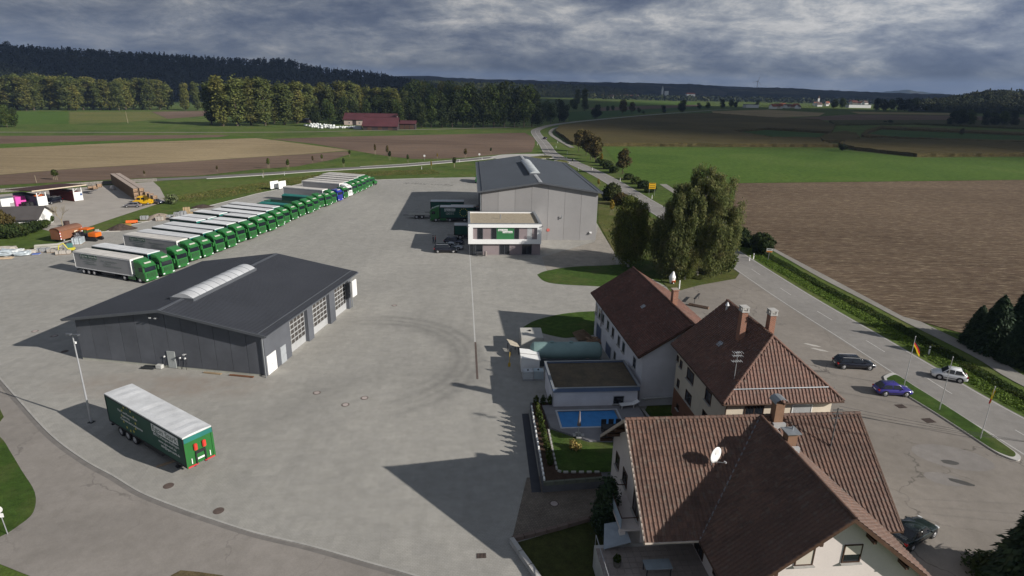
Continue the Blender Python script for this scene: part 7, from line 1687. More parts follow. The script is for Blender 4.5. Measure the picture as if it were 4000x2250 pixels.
# patched and stained spots of the forecourt
for i, (px, rx, ry, rz) in enumerate((((2390, 1163), .75, .4, -.2), ((2418, 1213), 1.0, .35, -.5))):
    b = MB(); pts = [(rx * math.cos(k * .393) * (1 + .12 * math.sin(k * 2.1)), ry * math.sin(k * .393)) for k in range(16)]; b.prism(pts, 0, .004); o = b.build('asphalt_patch', mat('wet_patch', (0.075, 0.072, 0.068), .6, .1, 2), None, S(*px, .066), rz); o['kind'] = 'structure'
for i, (px, rx, ry) in enumerate((((2395, 1150), 3.4, 2.1), ((2375, 1205), 1.6, 1.0))):
    b = MB(); pts = [(rx * math.cos(k * .393), ry * math.sin(k * .393)) for k in range(16)]; b.prism(pts, 0, .002); o = b.build('asphalt_patch', m_asphalt('repair_asphalt_%d' % i, (0.205, 0.19, 0.178), 0, 40 + i), None, S(*px, .0655), -.3); o['kind'] = 'structure'
for i, px in enumerate(((2043, 868), (2062, 880))):
    b = MB(); b.prism([(-1.1, -.15), (.2, -.3), (1.2, .05), (.4, .3), (-.8, .2)], 0, .004); o = b.build('pothole_patch', mat('pale_patch', (0.40, 0.38, 0.35), .9, .15, 2), None, S(*px, .066), R(-35)); o['kind'] = 'structure'
# name laid in dark stones, to be read from the far side
tx = lettering('Egon Stark', mat('dark_pavers', (0.14, 0.135, 0.125), .9), 5.0, None, (-30.0, 215.2, .066), Euler((0, 0, R(169.4))), fit=18.0, name='paving_lettering'); tag(tx, 'company name laid in dark stones in the far yard paving', 'lettering')

# ---- flags
M_POLE = mat('flagpole', (0.50, 0.51, 0.52), .4, .08, 2, .5, .3)
FL = [mat('flag_black', (0.012, 0.012, 0.012), .8), mat('flag_red', (0.50, 0.02, 0.02), .8), mat('flag_gold', (0.65, 0.46, 0.01), .8), mat('flag_yellow', (0.68, 0.55, 0.02), .8)]
for i, (px, h, fl) in enumerate((((2274, 970), 6.2, 0), ((2363, 1030), 6.2, None), ((2466, 1103), 5.7, 1))):
    t = thing('flagpole', ('flagpole with drooping black red gold flag on the kerbed island', 'bare flagpole in the middle of the kerbed island', 'flagpole with yellow and red flag near the right end of the island')[i], 'flagpole', S(*px, .19), 0, 'flagpoles on the island')
    b = MB(); b.cyl((0, 0, 0), (0, 0, h), .05, .03, 8); b.cyl((0, 0, h), (0, 0, h + .08), .06, .02, 8); b.build('pole', M_POLE, t)
    if fl == 0:
        # drooping cloth blown to the right
        nx_, nz_ = 8, 9; b = MB(); b.closed = False; vs = []
        for iz in range(nz_ + 1):
            for ix in range(nx_ + 1):
                s_, r_ = ix / nx_, iz / nz_; vs.append((.04 + s_ * .95 - r_ * .05 * s_, .10 * math.sin(s_ * 7 + r_ * 3), h - .35 - r_ * .8 - s_ * 1.35))
        for iz in range(nz_):
            for ix in range(nx_): q = iz * (nx_ + 1) + ix; b.add([], []); b.f.append((q, q + 1, q + nx_ + 2, q + nx_ + 1)); b.m.append(min(2, iz // 3))
        b.v = vs; b.build('flag', FL[:3], t)
    elif fl == 1:
        nx_, nz_ = 6, 8; b = MB(); b.closed = False; vs = []
        for iz in range(nz_ + 1):
            for ix in range(nx_ + 1): s_, r_ = ix / nx_, iz / nz_; vs.append((-.04 - s_ * .1 + .28 * s_ * (1 - r_), .12 * math.sin(s_ * 8 + r_ * 2), h - .25 - r_ * 1.35 - s_ * .25))
        for iz in range(nz_):
            for ix in range(nx_): q = iz * (nx_ + 1) + ix; b.f.append((q, q + 1, q + nx_ + 2, q + nx_ + 1)); b.m.append(1 if ix > 2 else 0)
        b.v = vs; b.build('flag', [FL[3], FL[1]], t)
# ---- signs
def sign(name, label, px, h, w_, hh, m_, rz=0, cat='sign', legs=(-.0,)):
    t = thing(name, label, cat, S(*px), rz); 
    for k, x_ in enumerate(legs): b = MB(); b.cyl((x_, 0, 0), (x_, 0, h), .035, .035, 6); b.build('post', M_GALV, t)
    b = MB(); b.bx(-w_ / 2, w_ / 2, -.06, -.03, h - hh, h); b.build('panel', m_, t); return t
M_YSIGN = mat('yellow_sign', (0.62, 0.36, 0.015), .5, .05, 1)
t = sign('direction_sign', 'large yellow direction sign on two posts beside the main road', (1639, 492), 4.1, 2.2, 1.9, M_YSIGN, R(2), legs=(-.9, .9))
for z in (3.9, 3.2, 2.6): b = MB(); b.bx(-.9, .9, -.075, -.061, z - .08, z + .08); b.build('sign_text', M_DARK, t)
t = sign('town_sign', 'white and orange end of town sign beside the main road', (1932, 655), 2.5, 1.15, .8, M_WHITEMETAL, R(-12)); b = MB(); b.bx(-.55, .55, -.075, -.061, 1.74, 2.02); b.build('orange_band', mat('orange_band', (0.6, 0.22, 0.02), .5), t); b = MB(); b.bx(-.4, .4, -.075, -.061, 2.2, 2.34); b.build('sign_text', M_DARK, t)
t = thing('traffic_sign', 'round white traffic sign with plate at the left edge of the lane', 'sign', S(20, 1345), R(10)); b = MB(); b.cyl((0, 0, 0), (-.15, 0, 2.4), .035, .035, 6); b.build('post', M_GALV, t); b = MB(); b.cyl((-.15, -.06, 2.3), (-.15, -.04, 2.3), .3, .3, 18); b.build('disc', M_WHITEMETAL, t); b = MB(); b.bx(-.4, .1, -.06, -.04, 1.6, 1.95); b.build('plate', M_WHITEMETAL, t)
t = thing('sign_frame', 'thin empty sign frame on the lawn right of the birches', 'frame', S(1802, 688), R(-15)); b = MB(); b.tube([(-.75, 0, 0), (-.75, 0, 2.3), (.75, 0, 2.3), (.75, 0, 0)], .03, 6); b.tube([(-.75, 0, .8), (.75, 0, .8)], .03, 6); b.build('tubes', M_GALV, t)
for i, (px) in enumerate(((1068, 404), (1206, 400))):
    sign('traffic_sign', ('small white sign at the field corner beyond the link road', 'small sign plate on the link road kerb')[i], px, 2.6, .8, .8, M_WHITEMETAL)
# delineator posts
DP = [(716, 441), (1061, 426), (1156, 408), (1213, 402), (1440, 410), (1455, 429), (1490, 428), (1505, 461), (1560, 456), (1885, 657), (1895, 652), (1640, 500), (1425, 398), (2335, 892), (1352, 365), (1403, 360), (662, 446), (1399, 372), (1427, 387)]
def dpm():
    b = MB(); b.prism([(-.06, -.05), (.06, -.05), (0, .07)], 0, 1.05); b.prism([(-.065, -.055), (.065, -.055), (0, .075)], .72, .86, 1); return b.mesh('delineator_post', [M_WHITEMETAL, M_DARK])
DPM = dpm()
for i, px in enumerate(DP):
    o = obj('delineator_post', DPM, None, S(*px)); o.scale = (1.6, 1.6, 1.15); tag(o, f'{ORD[i]} white delineator post of those along the roads', 'post', 'delineator posts')
# poles in the meadow and by the left field
for i, (px, tp) in enumerate((((322, 310), 280), ((92, 460), 441), ((664, 446), 428))):
    bs = S(*px); h = toph(bs, px[0], tp); b = MB(); b.cyl((0, 0, 0), (-.4 if i == 0 else -.1, 0, h), .16 if i == 0 else .08, .10 if i == 0 else .06, 8); tag(b.build('wooden_pole', M_PALEBARK, None, bs), ('tall leaning pole in the green meadow', 'short pole at the edge of the ploughed field on the left', 'thin pole beside the link road kerb')[i], 'pole')
# two white display boards behind the lorries
for i, (u0, u1) in enumerate(((681, 701), (702, 720))):
    a, c = S(u0, 478), S(u1, 475); w_ = (c - a).length; t = thing('white_board', ('left', 'right')[i] + ' one of two white boards standing behind the lorry row', 'board', a, math.atan2(c.y - a.y, c.x - a.x)); b = MB(); b.bx(0, w_, -.05, .05, .35, 2.7); b.build('panel', M_WHITEMETAL, t); b = MB(); [b.bx(x_, x_ + .1, -.3, .3, 0, .35) for x_ in (.3, w_ - .4)]; b.build('feet', M_GALV, t)

# ================================================================ BUILDERS YARD (LEFT)
M_CONT_WHITE = mat('white_container', (0.66, 0.67, 0.66), .5, .08, 1); M_CONT_BLUE = mat('blue_grey_container', (0.10, 0.115, 0.15), .6, .12, 1); M_CONT_RED = mat('dark_red_container', (0.16, 0.035, 0.035), .6, .12, 1)
def container(parent_t, name, x0, y0, L_, W_, H_, m_, endm=None, along='y'):
    b = MB(); b.bx(x0, x0 + W_, y0, y0 + L_, .1, H_)
    n = int(L_ / .3)
    for i in range(n): y = y0 + (i + .25) * L_ / n; b.bx(x0 - .03, x0, y, y + L_ / n * .5, .2, H_ - .15); b.bx(x0 + W_, x0 + W_ + .03, y, y + L_ / n * .5, .2, H_ - .15)
    for i in range(6): x = x0 + (i + .25) * W_ / 6; b.bx(x, x + W_ / 6 * .5, y0 - .03, y0, .2, H_ - .15, 1)
    b.bx(x0 + .02, x0 + W_ - .02, y0 - .012, y0, .12, H_ - .02, 1); return b.build(name, [m_, endm or m_], parent_t)
pA = Vector((-127.1, 162.4, 0)); pB = Vector((-121.9, 172.5, 0)); rzS = math.atan2(pB.y - pA.y, pB.x - pA.x)
sh = thing('open_shed', 'open shed with brown roof carried on two white ended containers', 'shed', (pA.x, pA.y, .06), rzS)
Ls = (pB - pA).length + .1
container(sh, 'container', 0, 0, 12.2, 2.4, 2.6, M_CONT_BLUE, M_CONT_WHITE); container(sh, 'container', Ls - 2.4, 0, 12.2, 2.4, 2.6, M_CONT_RED, M_CONT_WHITE)
b = MB(); b.front([(-1.2, 4.4), (12.4, 3.5), (12.4, 3.65), (-1.2, 4.55)], -1.4, Ls + .8); b.build('roof', mat('brown_sheet_roof', (0.06, 0.03, 0.027), .7, .12, .4), sh)
b = MB(); b.bx(-1.4, Ls + .8, -1.3, -1.21, 4.28, 4.55); b.build('fascia', mat('pale_timber', (0.50, 0.42, 0.32), .8, .1, 1), sh)
for x_ in (.15, 2.2, Ls - 2.2, Ls - .15): b = MB(); b.bx(x_ - .1, x_ + .1, .0, .2, 2.6, 4.3); b.build('post', M_CONT_WHITE, sh)
for x_ in (.15, Ls - 2.2): b = MB(); b.tube([(x_, .1, 2.7), (x_ + 1.9, .1, 4.2)], .06, 4); b.build('brace', M_CONT_WHITE, sh)
b = MB(); b.bx(Ls - .7, Ls - .1, -.045, -.03, 1.5, 2.1); b.build('notice', mat('blue_notice', (0.06, 0.10, 0.22), .5), sh)
# things in and around the shed
car('dark pickup parked inside the open shed', wpt(sh, Ls * .42, 2.2, .01), rzS + R(200), C_BLACK, 4.8, 1.8, 1.7, 'suv')
b = MB(); b.bx(0, 2.2, 0, .9, 0, .18); b.tube([(0, .1, .1), (1.2, .1, .6), (2.0, .1, .2)], .07, 6); b.tube([(0, .8, .1), (1.2, .8, .6), (2.0, .8, .2)], .07, 6); tag(b.build('orange_attachment', mat('orange_paint', (0.58, 0.12, 0.015), .4), None, wpt(sh, .2, 1.2, 2.62), rzS), 'orange machine attachment lying on the left container in the open shed', 'attachment')
b = MB(); b.bx(-1.2, 1.2, -1.6, 1.6, 0, 2.5); [b.bx(-1.23, -1.2, -1.5 + i * .4, -1.3 + i * .4, .1, 2.4) for i in range(8)]; [b.bx(-1.0 + i * .4, -.8 + i * .4, -1.63, -1.6, .1, 2.4) for i in range(6)]; tag(b.build('pink_container', mat('pink_paint', (0.55, 0.07, 0.33), .5, .05, 1), None, S(47, 517, .06), rzS + R(2)), 'bright pink storage container left of the open shed', 'container')
t = thing('white_container', 'white metal container with dark lid beside the pink container', 'container', S(18, 520, .06), rzS); b = MB(); b.bx(-1.7, 1.7, -1.3, 1.3, 0, 2.4); b.build('box', M_CONT_WHITE, t); b = MB(); b.bx(-1.8, 1.8, -1.4, 1.4, 2.4, 2.52); b.build('lid', mat('dark_lid', (0.17, 0.18, 0.18), .6), t); b = MB(); b.bx(.2, 1.4, -1.33, -1.3, .1, 1.1); b.build('hatch', M_GREYPANEL, t)
for i in range(6): b = MB(); b.bx(-.35, .35, -.38, .38, 0, 1.15); b.bx(-.38, .38, -.4, .4, 1.15, 1.28); b.cyl((-.36, .3, .12), (.36, .3, .12), .12, .12, 8); tag(b.build('rubbish_bin', mat('black_bin', (0.018, 0.018, 0.02), .6), None, wpt(sh, -1.2 - (i % 2) * .9, .9 + (i // 2) * .95, 0), rzS + R(90), bevel=.03), f'{ORD[i]} black wheeled bin beside the blue grey container of the shed', 'bin', 'bins beside the shed')
# low white garden house
gh = thing('garden_house', 'low white garden house with dark grey pitched roof at the left edge', 'house', S(55, 577), R(14))
b = MB(); b.front([(0, 0), (7.5, 0), (7.5, 2.6), (3.75, 4.4), (0, 2.6)], -8, 3.4); b.build('wall', M_WHITE, gh)
b = MB(); b.slab([(-8.6, -.7, 2.35), (4.0, -.7, 2.35), (4.0, 3.75, 4.65), (-8.6, 3.75, 4.65)], .18); b.slab([(-8.6, 3.75, 4.65), (4.0, 3.75, 4.65), (4.0, 8.2, 2.35), (-8.6, 8.2, 2.35)], .18); b.build('roof', mat('slate_grey_roof', (0.075, 0.068, 0.066), .7, .15, .5), gh)
window(gh, -3, 0, 1.0, 1.2, 1.1, '-y')
b = MB(); b.cyl((0, 0, 0), (0, 0, 1.25), .6, .62, 14); b.cyl((0, 0, 1.2501), (0, 0, 1.3), .64, .64, 14); tag(b.build('rust_barrel', mat('brown_barrel', (0.06, 0.035, 0.03), .7), None, S(169, 570), 0), 'round dark brown barrel at the foot of the leafless tree', 'barrel')
# crates of split logs, stacked
def crate_meshes():
    g_ = random.Random(5); b = MB()
    for k in range(34):
        sd = g_.randrange(4); z = g_.uniform(.16, .92); y = g_.uniform(-.48, .48); L_ = g_.uniform(.16, .3); r_ = g_.uniform(.05, .09)
        if sd == 0: b.cyl((-.5, y, z), (-.57, y, z), r_, r_, 6)
        elif sd == 1: b.cyl((.5, y, z), (.57, y, z), r_, r_, 6)
        elif sd == 2: b.box((y, -.53, z), (L_ * 2, .08, r_ * 1.6))
        else: b.box((y, .53, z), (L_ * 2, .08, r_ * 1.6))
    b.bx(-.5, .5, -.5, .5, .15, .98); logs = b.mesh('logs', mat('split_logs', (0.30, 0.20, 0.13), .9, .35, 5))
    b = MB(); [b.bx(x_ - .05, x_ + .05, y_ - .05, y_ + .05, 0, 1.05) for x_ in (-.57, .57) for y_ in (-.57, .57)]; [b.bx(-.6, .6, y_ - .05, y_ + .05, 0, .13) for y_ in (-.5, 0, .5)]; [b.bx(-.6, .6, s_ * .585 - .02, s_ * .585 + .02, .5, .58) for s_ in (-1, 1)]; [b.bx(s_ * .585 - .02, s_ * .585 + .02, -.56, .56, .5, .58) for s_ in (-1, 1)]
    fr = b.mesh('crate_frame', mat('pallet_wood', (0.22, 0.16, 0.11), .9, .2, 3))
    b = MB(); b.bx(-.64, .64, -.64, .64, 1.06, 1.11); return logs, fr, b.mesh('cover_board', mat('cover_board', (0.34, 0.28, 0.24), .85, .15, 2))
CM = crate_meshes()
def log_crate(label, p, rz, top, group):
    t = thing('log_crate', label, 'crate', p, rz, group); obj('logs', CM[0], t); obj('crate_frame', CM[1], t)
    if top: obj('cover_board', CM[2], t)
P0, P1 = S(288, 463), S(345, 503); dv = (P1 - P0).normalized(); nv_ = Vector((-dv.y, dv.x, 0)); rzl = math.atan2(dv.y, dv.x); n_l = int((P1 - P0).length / 1.3)
for i in range(n_l + 1):
    for j in range(2):
        for l_ in range(3):
            log_crate('crate of split logs ' + ('topping' if l_ == 2 else 'inside') + ' the long double stack, ' + ('front' if j == 0 else 'rear') + ' row', P0 + dv * (i * 1.3) + nv_ * (j * 1.5) + Vector((0, 0, .06 + l_ * 1.12)), rzl + R(rnd.uniform(-2, 2)), l_ == 2, f'log crates of the long stack, {"front" if j == 0 else "rear"} row, {"top" if l_ == 2 else "lower"} layers')
for i, (u, v, lv_) in enumerate(((228, 477, 2), (240, 475, 2), (250, 471, 3), (370, 492, 3), (379, 496, 3), (388, 501, 3))):
    for l_ in range(lv_): log_crate(f'log crate in the {ORD[i]} small stack from the left, ' + ('covered top one' if l_ == lv_ - 1 else 'below the top one' if l_ == lv_ - 2 else 'lowest one'), S(u, v, .06 + l_ * 1.12), rzl + R(4 * i), l_ == lv_ - 1, 'log crates of the small stacks')
b = MB(); b.cyl((0, 0, 0), (0, 0, 1.0), .65, .6, 12); b.cyl((0, 0, 1.0), (0, 0, 1.3), .6, .3, 12); tag(b.build('bulk_bag', mat('white_bag', (0.55, 0.54, 0.52), .8, .15, 2), None, S(440, 507, .05) if False else S(440.5, 505), 0, True), 'pale bulk bag near the end of the log stacks', 'bag')
b = MB(); b.cyl((0, 0, 0), (0, 0, .9), .75, .7, 12); b.cyl((0, 0, .9), (0, 0, 1.25), .7, .3, 12); tag(b.build('bulk_bag', mat('grey_bag', (0.42, 0.40, 0.38), .8, .15, 2), None, S(284, 477, .06), 0, True), 'round pale bulk bag at the foot of the long log stack', 'bag')
# stone bank along the left road
bank = [S2(-200, 497), S2(0, 484), S2(130, 473), S2(260, 463), S2(330, 459), S2(395, 456)]; bk_ = smooth(bank, 8)
wl = thing('stone_wall', 'low grey stone block wall along the far side of the builders yard', 'wall', (0, 0, 0), 0); bl_ = resample([tuple(p) for p in bk_], 150)
def stone_m(i):
    def mk():
        b = MB(); r1 = random.Random(i); b.bx(-.5, .5, -.42, .42, -.25, .25); me = b.mesh('stone_block', mat('wall_stone', (0.20, 0.185, 0.165), .9, .2, 1.5), False, .07, 1); return me
    return cached(('stone', i), mk)
for i in range(149):
    a, c = bl_[i], bl_[i + 1]; an = math.atan2((c - a).y, (c - a).x); L_ = (c - a).length
    for l_ in range(2):
        o = obj('stone_block', stone_m((i + l_) % 3), wl, ((a.x + c.x) / 2, (a.y + c.y) / 2, .25 + l_ * .5 + rnd.uniform(-.03, .03)), an + R(rnd.uniform(-4, 4))); o.scale = (L_ * .98, 1.1 - .2 * l_, 1.0)
# construction wagon
cw = thing('construction_wagon', 'brown site wagon with arched roof and red white corner stripes', 'wagon', S(171, 602, .06), math.atan2((S(203, 597) - S(146, 612)).y, (S(203, 597) - S(146, 612)).x))
arc_ = [(-1.2, .55), (1.2, .55), (1.2, 2.35)] + [(1.2 * math.cos(t), 2.35 + .55 * math.sin(t)) for t in (.5, 1.0, 1.57, 2.14, 2.64)] + [(-1.2, 2.35)]
b = MB(); b.front(arc_, -2.7, 2.7); b.build('body', mat('wagon_brown', (0.225, 0.095, 0.05), .7, .08, .6), cw)
b = MB(); ro = [(1.28 * math.cos(t), 2.37 + .62 * math.sin(t)) for t in (-.05, .3, .7, 1.1, 1.57, 2.04, 2.44, 2.84, 3.19)]; ri = [(y_ * .965, z_ - .05) for y_, z_ in reversed(ro)]; b.front(ro + ri, -2.8, 2.8); b.build('arched_roof', mat('wagon_roof', (0.17, 0.085, 0.055), .7, .12, .6), cw)
for x_ in (-2.66, 2.66):
    for k in range(6): b = MB(); b.bx(x_ - .1, x_ + .1, -1.225, -1.2, .6 + k * .29, .6 + k * .29 + .29); b.build('corner_stripe', mat('stripe_red', (0.45, 0.03, 0.03), .6) if k % 2 else M_WHITEMETAL, cw)
b = MB(); b.bx(.75, 1.5, -1.22, -1.2, 1.15, 1.8); b.bx(1.0, 1.5, -1.235, -1.22, 1.3, 1.62, 1); b.build('wagon_emblem', [mat('cream_mark', (0.62, 0.55, 0.40), .7), mat('wagon_brown', (0.225, 0.095, 0.05), .7)], cw)
for x_ in (-1.8, 1.8): wheel(cw, x_, -.9, .32, .2); wheel(cw, x_, .9, .32, .2)
b = MB(); b.bx(-2.6, 2.6, -.9, .9, .42, .55); b.build('frame', M_CHASSIS, cw)
# orange tracked paver
pv = thing('orange_paver', 'orange and black tracked paving machine beside the brown wagon', 'machine', S(229, 604, .06), R(-8)); M_OR = mat('machine_orange', (0.62, 0.14, 0.015), .4, .06, 1)
b = MB(); b.bx(.2, 2.1, -.85, .85, .9, 1.75); b.build('engine_hood', M_OR, pv, bevel=.1); b = MB(); b.bx(-1.7, .5, -1.0, 1.0, 2.35, 2.6); b.build('canopy', M_OR, pv, bevel=.08); b = MB(); [b.bx(x_ - .05, x_ + .05, y_ - .05, y_ + .05, 1.0, 2.36) for x_ in (-1.5, .2) for y_ in (-.9, .9)]; b.bx(-1.5, .2, -.7, .7, .8, 1.35); b.build('operator_stand', M_CHASSIS, pv)
for s_ in (-1, 1): b = MB(); b.side([(-1.4, .1), (-1.1, 0), (2.0, 0), (2.3, .25), (2.2, .65), (1.9, .75), (-1.2, .75), (-1.5, .5)], s_ * .85 - .2, s_ * .85 + .2); b.build('track', M_TYRE, pv)
b = MB(); b.bx(-2.9, -1.6, -1.1, 1.1, .25, 1.2); b.bx(-3.3, -2.9, -1.2, 1.2, .15, .6); b.bx(-2.5, -2.3, -1.0, 1.0, 1.2, 1.6); b.build('screed', mat('steel_grey', (0.18, 0.18, 0.19), .5, .25, 3), pv)
# yellow mini excavator
ex = thing('mini_excavator', 'small yellow green mini excavator among the stacked building materials', 'excavator', S(178, 634, .06), R(200)); M_LIME = mat('lime_yellow', (0.55, 0.50, 0.05), .4, .08, 1)
b = MB(); b.bx(-.7, .7, -.6, -.3, 0, .4); b.bx(-.7, .7, .3, .6, 0, .4); b.build('track', M_TYRE, ex); b = MB(); b.bx(-.8, .3, -.55, .55, .42, .9); b.build('body', M_LIME, ex, bevel=.1); b = MB(); b.bx(-.45, .45, -.5, .15, .9, 1.75); b.build('cabin', mat('teal_cab', (0.08, 0.20, 0.19), .4), ex, bevel=.05); b = MB(); b.tube([(.3, .3, .8), (.9, .3, 1.9), (1.7, .3, 1.5), (1.9, .3, .6)], .09, 6); b.build('boom', M_LIME, ex); b = MB(); b.side([(1.75, .65), (2.1, .6), (2.05, .2), (1.7, .35)], .1, .5); b.build('bucket', M_CHASSIS, ex)
# stone pallets, pipes, timber and heaps along the yard edge
def pallet(label, px, rz, L_, W_, H_, m_, group='building materials along the yard edge', rows=3, z0=0.06, name='stone_pallet'):
    t = thing(name, label, 'pallet', S(*px, z0), rz, group); b = MB(); [b.bx(-L_ / 2, L_ / 2, y_ * W_ / 2 - .05, y_ * W_ / 2 + .05, 0, .12) for y_ in (-.85, 0, .85)]; b.build('pallet', mat('pallet_wood', (0.22, 0.16, 0.11), .9, .2, 3), t)
    r1 = random.Random(int(px[0])); b = MB()
    for k in range(rows):
        nn_ = max(2, int(L_ / .4))
        for i in range(nn_): x_ = -L_ / 2 + L_ * (i + .5) / nn_; b.box((x_, r1.uniform(-.02, .02), .13 + H_ * (k + .5) / rows), (L_ / nn_ - .03, W_ * r1.uniform(.93, 1.0), H_ / rows - .025))
    b.build('load', m_, t); b = MB(); [b.bx(x_ - .03, x_ + .03, -W_ / 2 - .015, W_ / 2 + .015, .1, .14 + H_) for x_ in (-L_ / 4, L_ / 4)]; b.build('strap', M_CHASSIS, t); return t
M_BLOCK = mat('grey_blocks', (0.30, 0.31, 0.32), .85, .15, 2); M_TAN = mat('tan_blocks', (0.40, 0.30, 0.17), .85, .12, 2); M_PALE = mat('pale_slabs', (0.40, 0.37, 0.33), .85, .15, 2); M_FILM = mat('film_wrap', (0.40, 0.45, 0.48), .3, .25, 2, .5)
RZY = R(17)
for i, (lab, px, L_, W_, H_, m_) in enumerate((('strapped grey block pallet on the grass side behind the lorries', (364, 553), 1.7, 1.1, .85, M_BLOCK), ('pale stone pallet in front of the sand heap', (402, 555), 1.6, 1.0, .8, M_PALE), ('grey block pallet left of the block stacks', (428, 550), 1.4, 1.0, .8, M_BLOCK), ('left lower grey block pallet of the stack behind the lorries', (447, 545), 1.5, 1.1, 1.0, M_BLOCK), ('right lower grey block pallet of the stack behind the lorries', (461, 542), 1.5, 1.1, 1.0, M_BLOCK), ('tan block pallet behind the grey stack', (470, 533), 1.6, 1.1, 1.1, M_TAN), ('low tan slab pallet right of the grey stack', (482, 538), 1.8, 1.1, .35, M_TAN), ('second low tan slab pallet right of the grey stack', (497, 533), 1.6, 1.1, .3, M_TAN), ('pale slab pile beside the excavator', (160, 639), 2.4, 1.2, .6, M_PALE), ('long low slab pile in front of the excavator', (140, 634), 2.6, 1.2, .5, M_PALE), ('grey slab pile beyond the blue topped pallet', (110, 633), 2.2, 1.2, .6, M_BLOCK), ('film wrapped slate pallet behind the excavator', (196, 615), 1.7, 1.2, 1.3, M_FILM), ('grey wrapped pallet beside the wagon', (203, 611), 1.5, 1.1, 1.2, M_FILM))): pallet(lab, px, RZY + R(3 * (i % 3)), L_, W_, H_, m_)
for (lab, px) in (('upper grey block pallet topping the stack, left', (451, 544)), ('upper grey block pallet topping the stack, right', (460, 542))): pallet(lab, px, RZY, 1.4, 1.0, .85, M_BLOCK, z0=1.25)
b = MB(); [b.bx(-1.3 + i * .05, 1.3, -.55 + i * .25, -.34 + i * .25, .05, .17) for i in range(5)]; b.bx(-1.0, 1.0, -.5, .5, .17, .28); tag(b.build('plank_pile', mat('new_planks', (0.46, 0.36, 0.25), .85, .15, 2), None, S(12, 651, .06), RZY), 'pile of fresh planks at the left edge of the yard', 'planks')
b = MB(); b.bx(-.6, .6, -.5, .5, .15, .3); b.bx(-.6, .6, -.5, .5, .05, .13, 1); tag(b.build('blue_crate', [mat('blue_plastic', (0.10, 0.16, 0.42), .5), M_PALE], None, S(92, 641, .06), RZY), 'flat blue topped pallet right of the wrapped bundles', 'pallet')
for i, (px, s_, m_) in enumerate((((20, 642), (1.7, 1.2, 1.1), M_FILM), ((40, 640), (1.4, 1.3, 1.0), mat('white_film_bundle', (0.58, 0.60, 0.60), .35, .2, 2, .5)), ((58, 642), (1.3, 1.0, .8), M_FILM), ((5, 632), (2.6, 1.0, .9), M_PALE), ((75, 637), (1.2, .9, .7), M_PALE))):
    g_ = np.random.default_rng(400 + i); bm = bmesh.new(); bmesh.ops.create_icosphere(bm, subdivisions=3, radius=1)
    for v in bm.verts: n_ = v.co.normalized(); v.co = Vector((math.copysign(abs(n_.x) ** .55, n_.x) * s_[0], math.copysign(abs(n_.y) ** .55, n_.y) * s_[1], max(0, .5 + .5 * math.copysign(abs(n_.z) ** .6, n_.z)) * s_[2])) * (1 + .06 * g_.normal())
    me = bpy.data.meshes.new('wrapped_bundle'); bm.to_mesh(me); bm.free(); me.materials.append(m_); tag(obj('wrapped_bundle', me, None, S(*px, .06), RZY), ('large grey', 'white', 'small grey', 'long pale', 'low pale')[i] + ' film wrapped bundle at the left edge of the yard', 'bundle', 'wrapped bundles at the yard edge')
b = MB(); [b.cyl((-2.2, y_, z_), (2.2, y_, z_), .22, .22, 10) for (y_, z_) in ((-.46, .22), (0, .22), (.46, .22), (-.23, .6), (.23, .6))]; tag(b.build('pipe_stack', mat('concrete_pipe', (0.36, 0.35, 0.31), .85, .12, 1), None, S(122, 624, .06), RZY + R(8)), 'stack of pale pipes on the grass edge left of the excavator', 'pipes')
def heap(label, px, r_, h, m_, seed):
    g_ = random.Random(seed); b = MB(); n = 20; vs = [(0, 0, h)]; 
    for k, (f, z) in enumerate(((.35, .74), (.7, .34), (1.0, 0))):
        for i in range(n): a = 2 * math.pi * i / n; rr_ = r_ * f * g_.uniform(.88, 1.12); vs.append((rr_ * math.cos(a) * 1.4, rr_ * math.sin(a), h * z * g_.uniform(.85, 1.1)))
    fs = [(0, 1 + i, 1 + (i + 1) % n) for i in range(n)]
    for k in range(2): fs += [(1 + k * n + i, 1 + (k + 1) * n + i, 1 + (k + 1) * n + (i + 1) % n, 1 + k * n + (i + 1) % n) for i in range(n)]
    b.add(vs, fs); tag(b.build('spoil_heap', m_, None, S(*px, .055), RZY), label, 'heap')
heap('dark soil heap beside the orange machine', (306, 576), 2.2, 1.3, mat('dark_soil', (0.06, 0.045, 0.038), .95, .25, 2, .1, 0, .05), 1); heap('pale sand and gravel heap behind the stone pallets', (402, 550), 2.8, 1.4, mat('pale_sand', (0.24, 0.20, 0.165), .95, .2, 2, .1, 0, .05), 2); heap('low dark heap beyond the tan pallets', (510, 521), 2.0, .8, mat('dark_soil', (0.06, 0.045, 0.038)), 3)
b = MB(); b.bx(-.9, .9, -.6, .6, .3, 1.0); b.side([(-.9, .3), (-1.3, 1.05), (-.9, 1.0)], -.6, .6); b.bx(-.8, .8, -.1, .1, 0, .3); tag(b.build('tipping_skip', mat('ochre_skip', (0.36, 0.24, 0.06), .6), None, S(319, 574, .06), RZY), 'small ochre tipping skip on the dark soil heap', 'skip')
b = MB(); b.cyl((-1.2, 0, .35), (1.2, .1, .35), .33, .33, 10); b.cyl((-1.1, -.55, .3), (.9, -.5, .3), .28, .28, 10); tag(b.build('orange_barrels', mat('bright_orange', (0.66, 0.13, 0.03), .5), None, S(332, 561, .05), RZY), 'bright orange rolled sheeting on the grass edge', 'roll')
b = MB(); b.bx(-.6, .6, -.4, .4, .1, .6); b.bx(-.3, .3, -.3, .3, .6, .9); b.bx(.6, 1.6, -.05, .05, .3, .4); tag(b.build('small_compressor', M_PALE, None, S(246, 587, .06), RZY), 'small pale machine on the kerb behind the orange paver', 'machine')
